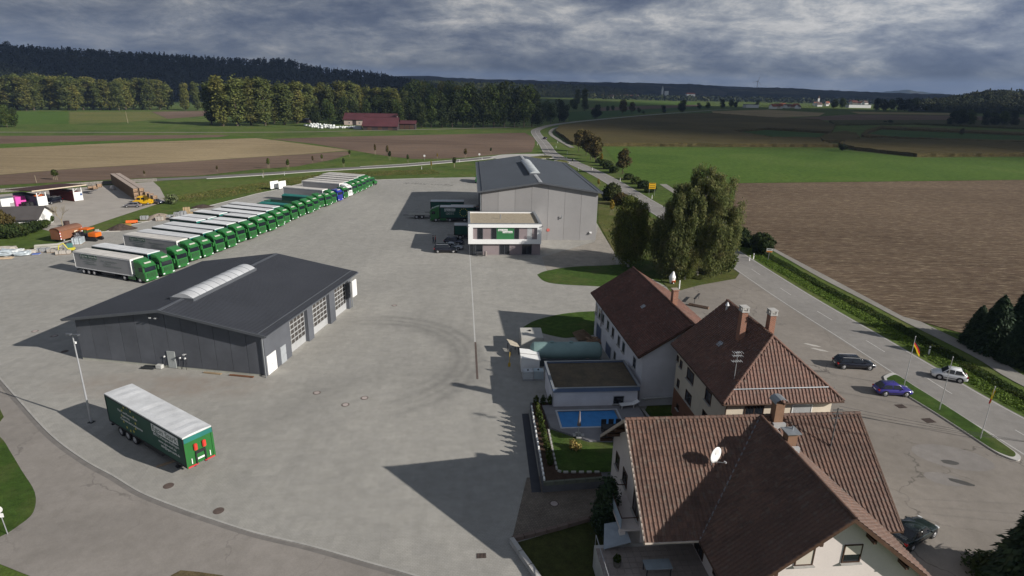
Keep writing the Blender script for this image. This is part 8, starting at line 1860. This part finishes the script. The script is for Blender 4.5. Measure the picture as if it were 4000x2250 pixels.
for i, px in enumerate(((275, 583), (350, 558))): b = MB(); b.bx(-2.2, 2.2, -.1, .1, 0, .12); b.bx(-1.9, 1.8, .14, .3, 0, .1); tag(b.build('kerb_stones', M_PALE, None, S(*px, .055), RZY), ('row of loose kerb stones left of the soil heap', 'row of loose kerb stones behind the stone pallets')[i], 'stones')

# ================================================================ TANKS AND GARDEN BY THE HOUSES
M_TANK = mat('pale_teal_tank', (0.20, 0.30, 0.29), .55, .12, .6, .35)
tk = thing('horizontal_tank', 'long pale teal horizontal tank beside the white house', 'tank', (2.9, 70.6, .06), R(2))
b = MB(); n_ = 24; vs = []
prof_ = [(-.55, .15), (-.45, .65), (-.2, 1.0), (.0, 1.12), (8.0, 1.12), (8.2, 1.0), (8.45, .65), (8.55, .15)]
for (x_, r_) in prof_:
    for k in range(n_): a = 2 * math.pi * k / n_; vs.append((x_, r_ * math.cos(a), 1.35 + r_ * math.sin(a)))
b.add(vs, [(i * n_ + k, i * n_ + (k + 1) % n_, (i + 1) * n_ + (k + 1) % n_, (i + 1) * n_ + k) for i in range(len(prof_) - 1) for k in range(n_)] + [tuple(range(n_)), tuple(range(len(prof_) * n_ - 1, (len(prof_) - 1) * n_ - 1, -1))]); b.build('vessel', M_TANK, tk, smooth=True)
for x_ in (1.2, 6.6): b = MB(); b.front([(-1.0, 0), (1.0, 0), (1.0, .8), (.6, .4), (-.6, .4), (-1.0, .8)], x_ - .2, x_ + .2); b.build('saddle', M_KERB, tk)
for x_ in (2.2, 4.6): b = MB(); b.cyl((x_, 0, 2.42), (x_, 0, 2.6), .25, .25, 10); b.build('hatch', M_TANK, tk)
b = MB(); b.bx(-.3, 8.2, -1.75, -1.62, .05, 1.0); b.build('bund_wall', mat('dark_bund', (0.06, 0.07, 0.075), .7), tk)
t = thing('concrete_bin', 'pale upright concrete tank behind the teal tank', 'tank', S(1310, 884, .06), R(3)); b = MB(); b.bx(0, 2.9, 0, 3.6, 0, 1.9); b.build('body', mat('pale_concrete', (0.44, 0.43, 0.40), .85, .08, .8), t, bevel=.06); b = MB(); b.cyl((1.3, 2.4, 1.9), (1.3, 2.4, 2.02), .18, .18, 10); b.build('lid', M_CHASSIS, t)
t = thing('storage_box', 'white storage locker in front of the teal tank', 'locker', S(1311, 936, .06), R(3)); b = MB(); b.side([(0, 0), (2.2, 0), (2.2, 1.55), (0, 1.8)], 0, 2.7); b.build('body', M_WHITEMETAL, t); b = MB(); b.slab([(-.08, -.1, 1.9), (2.3, -.1, 1.62), (2.3, 2.8, 1.62), (-.08, 2.8, 1.9)], .06); b.build('lid', M_WHITEMETAL, t); b = MB(); b.side([(-.05, 1.86), (2.28, 1.60), (2.28, 1.66), (-.05, 1.93)], 1.2, 1.32); b.build('seam', M_GREYPANEL, t)
def ibc(label, px, m_):
    t = thing('liquid_container', label, 'container', S(*px, .06), R(3), 'caged liquid containers'); b = MB(); b.bx(0, 1.15, 0, 1.0, .16, 1.12); b.build('bladder', m_, t, bevel=.06); b = MB()
    for i in range(6): x_ = i * 1.15 / 5; b.bx(x_ - .02, x_ + .02, -.04, -.0, .14, 1.16); b.bx(x_ - .02, x_ + .02, 1.0, 1.04, .14, 1.16); b.bx(x_ - .02, x_ + .02, -.04, 1.04, 1.14, 1.17)
    for z in (.2, .45, .7, .95, 1.14): b.bx(-.03, 1.18, -.05, -.01, z - .015, z + .015); b.bx(-.05, -.01, -.04, 1.04, z - .015, z + .015); b.bx(1.16, 1.2, -.04, 1.04, z - .015, z + .015)
    b.build('cage', M_ALU, t); b = MB(); b.bx(-.02, 1.17, -.02, 1.02, 0, .13); b.build('base', M_GALV, t); b = MB(); b.cyl((.57, .5, 1.12), (.57, .5, 1.19), .12, .12, 10); b.build('cap', M_CHASSIS, t)
ibc('left caged liquid container, white one', (1316, 958), mat('white_plastic', (0.55, 0.58, 0.60), .5)); ibc('right caged liquid container, bluish one', (1342, 957), mat('bluish_plastic', (0.42, 0.52, 0.56), .5))
t = thing('leaning_board', 'weathered wooden board table standing left of the white locker', 'table', S(1283, 895, .06), R(15)); b = MB(); [b.side([(0, 1.5), (1.3, 1.0), (1.3, 1.06), (0, 1.56)], k * .48, k * .48 + .45) for k in range(4)]; b.build('board', mat('grey_boards', (0.35, 0.31, 0.25), .9, .2, 2), t); b = MB(); [b.bx(x_, x_ + .08, y_, y_ + .08, 0, 1.0) for x_ in (.1, 1.1) for y_ in (.1, 1.7)]; b.build('leg', M_CHASSIS, t)
b = MB(); b.cyl((0, 0, 0), (.1, .3, 1.8), .04, .04, 6); b.bx(-.15, .15, -.05, .05, 0, .5); tag(b.build('yellow_trolley', mat('yellow_tool', (0.45, 0.30, 0.05), .5), None, S(1281, 922, .06), R(10)), 'yellow handled tool leaning left of the locker', 'tool')
# log pile at the end wall of the white house
t = thing('log_pile', 'fan shaped pile of logs between the lawn and the white house', 'log pile', S(1478, 858, .06), R(6)); 
for k in range(9): b = MB(); a = R(105 + k * 5); b.cyl((k * .28 - 1.2, 0, .12), (k * .28 - 1.2 + 1.9 * math.cos(a), 1.9 * math.sin(a), .5 + .1 * k), .11, .09, 8); b.build('log', mat('bark_log', (0.16, 0.115, 0.075), .9, .3, 3), t)
g_ = random.Random(8); b = MB(); [b.cyl((x_, y_, z_), (x_ + .25, y_ - .35, z_ + .1), .09, .09, 6) for (x_, y_, z_) in [(g_.uniform(-.4, 1.8), g_.uniform(-1.6, -.2), g_.uniform(.1, .8)) for _ in range(60)]]; o = b.build('split_logs', mat('split_logs', (0.30, 0.20, 0.13)), t); o['kind'] = 'stuff'
# flat roofed garage
ga_ = thing('garage', 'white flat roofed garage with mossy gravel roof beside the pool', 'garage', (4.4, 56.8, .06), R(5))
b = MB(); b.bx(.15, 9.0, .15, 6.5, 0, 2.75); b.build('wall', M_OLDWHITE, ga_); b = MB(); b.bx(0, 9.15, 0, .12, 2.75, 3.2); b.bx(0, 9.15, 6.53, 6.65, 2.75, 3.2); b.bx(0, .12, .12, 6.53, 2.75, 3.2); b.bx(9.03, 9.15, .12, 6.53, 2.75, 3.2); b.build('fascia', M_BLUE_TRIM, ga_); b = MB(); b.bx(.12, 9.03, .12, 6.53, 2.9, 3.0); b.build('gravel_roof', M_ROOFMOSS, ga_)
b = MB(); b.bx(-.04, 9.19, -.04, .2, 3.203, 3.24); b.bx(-.04, 9.19, 6.45, 6.69, 3.203, 3.24); b.bx(-.04, .2, .2, 6.45, 3.203, 3.24); b.bx(8.95, 9.19, .2, 6.45, 3.203, 3.24); b.build('edge_cap', M_ZINC, ga_)
window(ga_, 7.0, .15, 1.2, 1.15, .95, '-y', M_ZINC, M_GLASS, 0, True, .06); b = MB(); b.tube([(.02, .0, 2.9), (.02, .0, 0)], .05, 6); b.build('downpipe', M_ZINC, ga_)
# pool terrace
rp = R(5); Mp = Matrix.Rotation(rp, 4, 'Z')
GZ = .95; GK = (CAM_H - GZ) / CAM_H   # the pool garden lies on a terrace about a metre above the yard
def gl(x, y, z=0): return Mp @ Vector((x * GK, y * GK, z))
M_DECK = mat('grey_deck', (0.20, 0.195, 0.20), .8, .12, .7, .2, 0, 0, True)
px0, px1, py0, py1 = 10.05, 16.1, 53.75, 56.95
dk = [gl(8.6, 58.4), gl(19.0, 58.4), gl(19.0, 51.4), gl(12.3, 51.2), gl(8.9, 53.8)]
def ring_sheet(name, outer, inner, z, m_):
    bm = bmesh.new(); vo = [bm.verts.new((p[0], p[1], z)) for p in outer]; vi = [bm.verts.new((p[0], p[1], z)) for p in inner]
    es = [bm.edges.new((v_[i], v_[(i + 1) % len(v_)])) for v_ in (vo, vi) for i in range(len(v_))]
    bmesh.ops.triangle_fill(bm, edges=es, use_beauty=True); bmesh.ops.recalc_face_normals(bm, faces=bm.faces)
    for f in bm.faces:
        if f.normal.z < 0: f.normal_flip()
    me = bpy.data.meshes.new(name); bm.to_mesh(me); bm.free(); me.materials.append(m_); return obj(name, me)
# (the deck stands 25 cm above the yard so that the pool can be sunk into it)
DZ = GZ + .17
inn = [gl(px0, py0), gl(px1, py0), gl(px1, py1), gl(px0, py1)]
o = ring_sheet('pool_deck', dk, inn, DZ, M_DECK); o['kind'] = 'structure'
b = MB(); n_ = len(dk); [b.quad((dk[i][0], dk[i][1], GZ), (dk[(i + 1) % n_][0], dk[(i + 1) % n_][1], GZ), (dk[(i + 1) % n_][0], dk[(i + 1) % n_][1], DZ), (dk[i][0], dk[i][1], DZ)) for i in range(n_)]; b.closed = False; b.build('deck_edge', M_DECK, o)
pool = thing('swimming_pool', 'rectangular swimming pool with bright blue cover on the grey deck', 'pool', gl(px0, py0, DZ), rp)
w_, d_p = px1 - px0, py1 - py0
b = MB(); b.bx(-.02, w_ + .02, -.18, -.0, -.02, .035); b.bx(-.02, w_ + .02, d_p, d_p + .18, -.02, .035); b.bx(-.2, -.02, -.18, d_p + .18, -.02, .035); b.bx(w_ + .02, w_ + .2, -.18, d_p + .18, -.02, .035); b.build('coping', mat('pale_coping', (0.42, 0.43, 0.45), .8), pool)
bl_m = NB('pool_cover'); bl_m.pr(.35, .5); nn_ = bl_m.noise(bl_m.oc(), 1.2, 4); wv_ = bl_m.n('ShaderNodeTexWave'); wv_.inputs['Scale'].default_value = 1.3; bl_m.l(bl_m.oc(), wv_.inputs[0]); bl_m.col(bl_m.ramp(nn_, [(.3, (0.018, 0.16, 0.42)), (.7, (0.03, 0.22, 0.52))])); bl_m.bump(wv_.outputs['Fac'], .3, .02)
b = MB(); b.bx(0, w_, 0, d_p, -.10, -.05); b.build('pool_cover', bl_m.m, pool); b = MB(); b.bx(-.019, -.001, 0, d_p, -.10, -.0); b.bx(w_ + .001, w_ + .019, 0, d_p, -.10, 0); b.build('pool_wall', mat('pool_liner', (0.10, 0.25, 0.45), .5), pool)
# garden lawn, beds, edging
b = MB(); b.prism([tuple(gl(x_, y_)[:2]) for x_, y_ in ((6.95, 44.95), (15.5, 45.5), (15.5, 50.9), (19.1, 51.3), (19.1, 58.5), (7.4, 59.3))], 0, GZ + .05); o = b.build('garden_terrace', mat('terrace_wall', (0.11, 0.112, 0.12), .85, .15, .8)); o['kind'] = 'structure'
sheet('garden_lawn', None, GZ + .09, G_LAWN, world=[gl(8.75, 53.7), gl(12.2, 51.1), gl(15.3, 50.9), gl(15.4, 46.2), gl(12.2, 46.2), gl(8.5, 46.4)])
sheet('planting_bed', None, GZ + .075, M_SOIL, world=[gl(7.5, 58.4), gl(8.6, 58.4), gl(8.75, 53.7), gl(8.5, 46.4), gl(12.3, 46.2), gl(12.3, 45.2), gl(7.0, 45.1)])
sheet('planting_bed', None, GZ + .082, M_SOIL, world=[gl(7.6, 58.4), gl(11.4, 58.4), gl(11.4, 59.2), gl(7.6, 59.2)])
def edging(name, label, path, w_, z0, z1, m_, seg=.6, fill=.94):
    t = thing(name, label, 'edging', (0, 0, 0), 0); pts = resample([tuple(p[:2]) for p in path], max(2, int(sum((Vector(path[i + 1][:2]) - Vector(path[i][:2])).length for i in range(len(path) - 1)) / seg)))
    for a, c in zip(pts[:-1], pts[1:]):
        L_ = (c - a).length; b = MB(); b.box((0, 0, 0), (L_ * fill, w_, z1 - z0)); b.build('edge_stone', m_, t, ((a.x + c.x) / 2, (a.y + c.y) / 2, (z0 + z1) / 2), math.atan2((c - a).y, (c - a).x))
    return t
edging('bed_edging', 'white stone edging along the left side of the pool garden', [gl(7.45, 58.4), gl(7.1, 45.05)], .14, GZ, GZ + .28, M_WHITE, .62, .55); edging('bed_edging', 'pale stone edging round the lower lawn of the pool garden', [gl(8.62, 53.6), gl(8.42, 46.35), gl(12.3, 46.15)], .16, GZ, GZ + .22, M_STONE, .62, .6); edging('bed_edging', 'mossy stone edging along the bottom of the pool garden', [gl(7.0, 45.0), gl(15.4, 45.6)], .22, GZ - .2, GZ + .15, mat('mossy_stone', (0.13, 0.14, 0.11), .9, .2, 2), .8)
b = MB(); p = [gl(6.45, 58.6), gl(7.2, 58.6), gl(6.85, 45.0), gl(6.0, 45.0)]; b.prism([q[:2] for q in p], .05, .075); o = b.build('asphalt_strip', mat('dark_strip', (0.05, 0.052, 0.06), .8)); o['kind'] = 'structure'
for i in range(11): p = gl(7.95, 47.5 + i * .95); plant_tree('hedge_conifer', f'{ORD[i]} small conifer of the young hedge beside the pool, counted from the near end', (p.x, p.y, GZ + .09), cached('conif', lambda: (trunk_mesh('ct', 1.2, .02, [], M_BARK), crown('cc', [(0, 0, .55, .26, .26, .55), (0, 0, 1.0, .14, .14, .35)], 260, .12, L_MID if True else 0, 88))), i, 1.05, .75 + .1 * (i % 3), 'young hedge beside the pool')
for i in range(5): p = gl(8.0 + i * .75, 58.8); plant_tree('hedge_conifer', f'{ORD[i]} dwarf conifer along the garage end of the pool, counted from the left', (p.x, p.y, GZ + .09), CACHE['conif'], i, 1.1, .8, 'dwarf conifers at the garage')
shrub('garden_flower', 'pale flowering shrub on the pool garden lawn', gl(10.6, 50.0, GZ + .09), .75, .9, leafmat('pale_blossom', (0.42, 0.30, 0.14), (0.30, 0.24, 0.08), (0.06, 0.09, 0.02), 0, 2.5), 420, 261, .16)
# garden furniture
par = thing('parasol', 'closed grey parasol on a pale foot beside the pool', 'parasol', gl(11.4, 52.2, DZ), 0); b = MB(); b.cyl((0, 0, 0), (0, 0, 2.6), .03, .03, 8); b.build('pole', M_ALU, par); b = MB(); b.cyl((0, 0, 1.1), (0, 0, 1.3), .20, .17, 10); b.cyl((0, 0, 1.3), (0, 0, 2.6), .17, .06, 10); b.build('folded_canopy', mat('taupe_cloth', (0.17, 0.15, 0.16), .9), par); b = MB(); [b.box((.3 * math.cos(k * 1.57), .3 * math.sin(k * 1.57), .04), (.48, .48, .07)) for k in range(4)]; b.build('foot', M_STONE, par)
def chair(label, p, rz):
    t = thing('garden_chair', label, 'chair', p, rz, 'chairs at the garden table'); m_ = mat('anthracite_chair', (0.025, 0.027, 0.03), .6)
    b = MB(); b.box((0, 0, .44), (.5, .5, .06)); b.build('seat', m_, t); b = MB(); b.box((0, .25, .72), (.5, .05, .56)); b.build('backrest', m_, t)
    for x_ in (-.22, .22):
        for y_ in (-.22, .22): b = MB(); b.box((x_, y_, .205), (.045, .045, .41)); b.build('leg', m_, t)
tb = thing('garden_table', 'dark garden table with six chairs on the pool deck', 'table', gl(14.9, 52.4, DZ), rp); b = MB(); b.box((0, 0, .73), (2.2, 1.0, .06)); b.build('tabletop', mat('anthracite_chair', (0.025, 0.027, 0.03)), tb)
for x_ in (-1.0, 1.0):
    for y_ in (-.42, .42): b = MB(); b.box((x_, y_, .35), (.07, .07, .7)); b.build('leg', mat('anthracite_chair', (0.025, 0.027, 0.03)), tb)
for i, dx in enumerate((-.75, 0, .75)):
    chair(f'{("left", "middle", "right")[i]} dark chair on the pool side of the garden table', gl(14.9 + dx, 53.15, DZ), rp); chair(f'{("left", "middle", "right")[i]} dark chair on the near side of the garden table', gl(14.9 + dx, 51.65, DZ), rp + math.pi)
lg = thing('sun_lounger', 'white sun lounger on the deck in front of the garage', 'sun lounger', gl(18.0, 57.6, DZ), rp + R(8)); b = MB(); b.box((-.4, 0, .36), (1.4, .62, .06)); b.side([(.3, .34), (.95, .62), (.92, .68), (.27, .4)], -.31, .31); b.build('lying_surface', M_WHITEMETAL, lg); b = MB(); [b.bx(x_ - .03, x_ + .03, y_ - .03, y_ + .03, 0, .34) for x_ in (-1.0, .3) for y_ in (-.28, .28)]; b.build('leg', M_WHITEMETAL, lg)
sheet('back_lawn', None, .092, G_LAWN, world=[gl(20.0, 58.2), gl(23.6, 57.8), gl(24.6, 52.0), gl(20.6, 52.0)])
edging('bed_edging', 'pale kerb between the pool deck and the small back lawn', [gl(19.7, 58.6), gl(20.4, 52.0)], .3, .05, .36, M_STONE, .8)
# brown cobbled drive and lawn left of the foreground house
def m_cobble():
    b = NB('brown_cobbles'); b.pr(.9, .2); bk = b.n('ShaderNodeTexBrick'); b.l(b.map(b.pos(), R(8)), bk.inputs['Vector'])
    for k, v in (('Scale', 1.0), ('Mortar Size', .012), ('Brick Width', .22), ('Row Height', .2)): bk.inputs[k].default_value = v
    bk.inputs['Color1'].default_value = (.15, .125, .10, 1); bk.inputs['Color2'].default_value = (.19, .16, .13, 1); bk.inputs['Mortar'].default_value = (.07, .06, .05, 1)
    n = b.noise(b.pos(), .5, 5); b.col(b.mix(1.0, bk.outputs[0], b.ramp(n, [(.3, (.75, .75, .75)), (.7, (1.15, 1.15, 1.15))]), 'MULTIPLY')); b.bump(bk.outputs['Fac'], .5, .02); return b.m
sheet('cobbled_drive', [(1325, 1203), (1540, 1186), (1560, 1290), (1500, 1305), (1287, 1362)], .069, m_cobble())
sheet('front_lawn', [(1290, 1370), (1500, 1308), (1560, 1310), (1620, 1449), (1640, 1520), (1400, 1520), (1345, 1449)], .072, m_grass('shady_lawn', (0.035, 0.048, 0.014), (0.055, 0.062, 0.02), (0.08, 0.07, 0.03), 2))
edging('garden_wall', 'low concrete wall along the left side of the dark front lawn', [S(1286, 1365), S(1310, 1400), S(1345, 1449), S(1385, 1510)], .35, .05, .5, M_KERB, 1.2); edging('garden_wall', 'low brown stone wall between cobbled drive and front lawn', [S(1288, 1363), S(1400, 1335), S(1505, 1304)], .3, .05, .4, mat('brown_stone', (0.16, 0.12, 0.10), .9, .2, 2), .8)
# raised terrace with single slabs
tz = 1.9
te = thing('raised_terrace', 'tiled raised terrace under the eaves of the foreground house', 'terrace', HC.location, R(5.1))
b = MB(); b.bx(-2.4, CX - 5.55, -13.5, -3.1, 0, tz - .05); b.build('base', M_KERB, te)
def slab_m(): q = MB(); q.bx(-.238, .238, -.238, .238, 0, .04); return q.mesh('terrace_slab', mat('terrace_slabs', (0.25, 0.215, 0.195), .8, .15, 1.2, .25, 0, 0, True))
for i in range(14):
    for j in range(20): obj('terrace_slab', cached('tslab', slab_m), te, (-2.14 + i * .5, -13.2 + j * .5, tz - .045))
b = MB(); b.tube([(-2.35, -13.4, tz + .9), (-2.35, -3.2, tz + .9)], .03, 6); [b.cyl((-2.35, -13.4 + k * 1.46, tz), (-2.35, -13.4 + k * 1.46, tz + .9), .02, .02, 6) for k in range(8)]; b.build('railing', M_GALV, te)
for i, (x_, y_, s_) in enumerate(((-1.3, -5.2, .5), (-1.0, -9.0, .8), (.2, -11.2, .7), (1.6, -11.0, .8))):
    p = wpt(te, x_, y_, tz); t = thing('potted_plant', ('potted plant by the balcony pier', 'leafy potted plant at the terrace railing', 'brownish potted plant at the lower terrace corner', 'bushy potted plant at the lower edge of the terrace')[i], 'plant', p, 0); b = MB(); b.cyl((0, 0, 0), (0, 0, .45), .22, .3, 12); b.build('pot', mat('grey_pot', (0.12, 0.11, 0.10), .8), t); obj('foliage', crown('pf', [(0, 0, .8 * s_ + .2, .45 * s_, .45 * s_, .45 * s_)], 340, .15, L_BROWN if i == 2 else L_MID, 300 + i), t)
t = thing('terrace_table', 'pale table under the eaves on the raised terrace', 'table', wpt(te, 1.2, -6.0, tz), R(5)); b = MB(); b.box((0, 0, .72), (1.8, .9, .05)); b.build('tabletop', mat('pale_blue_top', (0.24, 0.28, 0.31), .5), t)
for x_ in (-.8, .8):
    for y_ in (-.38, .38): b = MB(); b.box((x_, y_, .34), (.06, .06, .68)); b.build('leg', M_CHASSIS, t)
t = thing('sun_sail', 'pale blue slanted awning panel by the left wall of the foreground house', 'awning', wpt(HC, -1.9, -2.6, 0), R(5)); b = MB(); b.slab([(0, -1.2, 2.1), (1.9, -1.2, 2.6), (1.9, .9, 2.7), (.5, .9, 2.5)], .05); b.build('panel', mat('pale_awning', (0.30, 0.34, 0.38), .6), t); b = MB(); b.cyl((.1, -1.1, 0), (.1, -1.1, 2.1), .03, .03, 6); b.build('post', M_GALV, t)
# icecream-shaped advertising figure and bollard by the birches
t = thing('advertising_figure', 'white and orange standing advertising figure under the birches', 'figure', S(1690, 713), R(-20)); b = MB(); b.cyl((0, 0, 0), (0, 0, .25), .4, .35, 12); b.cyl((0, 0, .25), (0, 0, 1.2), .45, .6, 12); b.cyl((0, 0, 1.2), (0, 0, 1.75), .6, .35, 12); b.cyl((.05, 0, 1.75), (.1, 0, 2.25), .35, .1, 12); b.build('body', M_WHITEMETAL, t, bevel=.05); b = MB(); b.box((.3, -.3, .5), (.6, .5, .3)); b.build('orange_tray', mat('bright_orange', (0.66, 0.13, 0.03)), t); b = MB(); b.cyl((.1, -.55, .15), (.1, -.45, .15), .2, .2, 12); b.build('dark_wheel', M_TYRE, t)
b = MB(); b.cyl((0, 0, 0), (0, 0, 1.5), .13, .11, 10); b.cyl((0, 0, 1.5), (0, 0, 1.6), .11, .03, 10); tag(b.build('white_bollard', M_WHITEMETAL, None, S(1708, 727), 0), 'white bollard at the kerb between figure and forecourt', 'bollard')
t = thing('bike_rack', 'dark slanted metal rack on the forecourt near the white house', 'rack', S(1752, 757, .066), R(60)); b = MB(); b.tube([(-1.4, 0, 0), (-1.4, 0, .8), (1.4, 0, .8), (1.4, 0, 0)], .04, 6); b.side([(-1.5, .75), (1.5, .75), (1.5, .9), (-1.5, .9)], -.15, .15); b.build('frame', M_CHASSIS, t)
b = MB(); b.bx(-1.6, 1.6, -.35, .35, 0, .25); b.bx(-1.5, 1.5, -.28, .28, .25, .27, 1); tag(b.build('planter_trough', [mat('brown_trough', (0.16, 0.11, 0.08), .8), M_SOIL], None, S(1757, 772, .066), R(-32)), 'long brown planter trough behind the white house', 'planter')
# overhead service wires from the roof mast to the right
mp_ = wpt(HC, 14.6, -1.9, CR_ + 1.2)
for i in range(3):
    e_ = Vector((75 + i * 2, 36 - i * 2.2, 9.5 - i * .3)); b = MB(); pts = []
    for k in range(17): t_ = k / 16; p = mp_.lerp(e_, t_); p.z += -1.6 * 4 * t_ * (1 - t_) + i * .28; pts.append(p)
    b.tube(pts, .012, 4); tag(b.build('overhead_wire', M_CHASSIS), f'{("lowest", "middle", "uppermost")[i]} overhead wire from the foreground roof mast to the right', 'wire', 'overhead wires')

# ================================================================ PEOPLE
def person(label, loc, rz, top, legs_, hair, stride=.12):
    vs, es, rad = [], [], []
    def V(p, r): vs.append(p); rad.append(r); return len(vs) - 1
    pel = V((0, 0, .95), .15); ab = V((0, 0, 1.12), .14); chs = V((0, 0, 1.34), .17); nk = V((0, .0, 1.50), .065); hd = V((0, .01, 1.60), .085); hd2 = V((0, .02, 1.70), .095); crn = V((0, .015, 1.77), .05)
    es += [(pel, ab), (ab, chs), (chs, nk), (nk, hd), (hd, hd2), (hd2, crn)]
    for s_ in (-1, 1):
        hp = V((s_ * .10, 0, .88), .105); kn = V((s_ * .12, s_ * stride * .5 + .03, .48), .07); an = V((s_ * .13, s_ * stride, .09), .048); to = V((s_ * .14, s_ * stride + .17, .04), .045); es += [(pel, hp), (hp, kn), (kn, an), (an, to)]
        shd = V((s_ * .20, 0, 1.40), .075); el = V((s_ * .27, -.03, 1.12), .052); wr = V((s_ * .24, .14, .92), .035); pa = V((s_ * .23, .19, .86), .04); es += [(chs, shd), (shd, el), (el, wr), (wr, pa)]
        for k in range(5): f0 = V((s_ * .23 + (k - 2) * .016, .215 + (.02 if k else 0), .835), .010); f1 = V((s_ * .23 + (k - 2) * .018, .23, .79 + .01 * abs(k - 2)), .009); es += [(pa, f0), (f0, f1)]
    me = bpy.data.meshes.new('body'); me.from_pydata(vs, es, []); t = thing('person', label, 'person', loc, rz); o = obj('body', me, t)
    sk = o.modifiers.new('skin', 'SKIN'); sv = me.skin_vertices[0].data
    for i, r_ in enumerate(rad): sv[i].radius = (r_, r_ * (.8 if i in (1, 2) else 1)); sv[i].use_root = (i == 0)
    o.modifiers.new('sub', 'SUBSURF').levels = 1; o.modifiers['sub'].render_levels = 1
    dg = bpy.context.evaluated_depsgraph_get(); m2 = bpy.data.meshes.new_from_object(o.evaluated_get(dg)); o.modifiers.clear(); o.data = m2; m2.materials.clear()
    for m_ in (mat('skin', (0.45, 0.28, 0.20), .6), top, legs_, mat('shoe', (0.02, 0.018, 0.016), .6)): m2.materials.append(m_)
    for p in m2.polygons:
        c = p.center; z = c.z; out = abs(c.x) > .19 and z < .93
        p.material_index = 0 if (z > 1.49 or out) else 3 if z < .10 else 2 if z < .93 else 1; p.use_smooth = True
    b = MB(); bm = bmesh.new(); bmesh.ops.create_uvsphere(bm, u_segments=12, v_segments=8, radius=.105); [setattr(v, 'co', Vector((v.co.x, v.co.y - .02, v.co.z * .9 + 1.735))) for v in bm.verts]; bmesh.ops.delete(bm, geom=[v for v in bm.verts if v.co.z < 1.70 and v.co.y > -.02], context='VERTS'); hm = bpy.data.meshes.new('hair'); bm.to_mesh(hm); bm.free(); hm.materials.append(hair); obj('hair', hm, t)
    b = MB(); [b.box((s_ * .035, .105, 1.69), (.022, .012, .012), 0) for s_ in (-1, 1)]; b.box((0, .125, 1.665), (.02, .03, .035), 1); b.box((0, .108, 1.625), (.045, .012, .01), 0); b.build('face', [M_CHASSIS, mat('skin', (0.45, 0.28, 0.20))], t)
    return t
person('person in dark jacket and jeans standing behind the black car', S(1090, 612.5, .062), R(-70), mat('dark_jacket', (0.015, 0.016, 0.022), .9), mat('jeans', (0.03, 0.04, 0.075), .9), mat('dark_hair', (0.02, 0.013, 0.01), .8))
person('person in a red top standing beside the one in dark jacket', S(1095.5, 612, .062), R(100), mat('red_top', (0.32, 0.03, 0.04), .9), mat('dark_trousers', (0.03, 0.03, 0.035), .9), mat('dark_hair', (0.02, 0.013, 0.01)))

# ================================================================ CLOUDS THAT SHADE THE FAR LAND, AND HAZE
def m_cloud(seed):
    b = NB('cloud_vapour_%d' % seed); nt_ = b.t; p = b.oc(); n1 = b.noise(b.map(p, 0, (1, 1, 1), (seed * 3.1, seed, 0)), 1.6, 6, .6)
    ln = b.n('ShaderNodeVectorMath', operation='LENGTH'); b.l(p, ln.inputs[0])
    a = b.math('ADD', b.rampf(ln.outputs['Value'], .55, 1.0, 1.0, -.35), b.math('MULTIPLY', b.math('SUBTRACT', n1, .5), 1.6))
    al = b.rampf(a, .1, .6, 0, 1); b.b.inputs['Base Color'].default_value = (.8, .8, .8, 1); b.pr(1, 0); b.l(al, b.b.inputs['Alpha']); return b.m
def cloud(loc, rx, ry, seed):
    g_ = np.random.default_rng(seed); bm = bmesh.new(); bmesh.ops.create_icosphere(bm, subdivisions=4, radius=1)
    for v in bm.verts: n_ = v.co.copy(); v.co = Vector((n_.x, n_.y, n_.z * (.10 if n_.z > 0 else .02))) * (1 + .03 * g_.normal())
    me = bpy.data.meshes.new('cloud'); bm.to_mesh(me); bm.free(); me.materials.append(m_cloud(seed)); o = obj('cloud', me, None, loc); o.scale = (rx, ry, 900); tag(o, None, None, None, 'structure'); return o
CZ = 1500.0; off = SUN_AZ * (CZ / math.tan(SUN_EL))
CLOUDS = [((-800, 1800), 1500, 950), ((680, 920), 1050, 840), ((1500, 6400), 7500, 4700)]
for i, ((x, y), rx, ry) in enumerate(CLOUDS): cloud((x + off.x, y + off.y, CZ), rx, ry, i + 1)
hz_m = bpy.data.materials.new('haze_air'); hz_m.use_nodes = True; tt = hz_m.node_tree; tt.nodes.clear(); vo = tt.nodes.new('ShaderNodeVolumePrincipled'); vo.inputs['Color'].default_value = (.42, .60, 1.0, 1); vo.inputs['Density'].default_value = 5e-5; vo.inputs['Anisotropy'].default_value = .0
oo = tt.nodes.new('ShaderNodeOutputMaterial'); tt.links.new(vo.outputs[0], oo.inputs['Volume'])
b = MB(); b.bx(-16500, 16500, -450, 14600, -1.5, 330); hz_o = b.build('haze', hz_m); hz_o['kind'] = 'stuff'
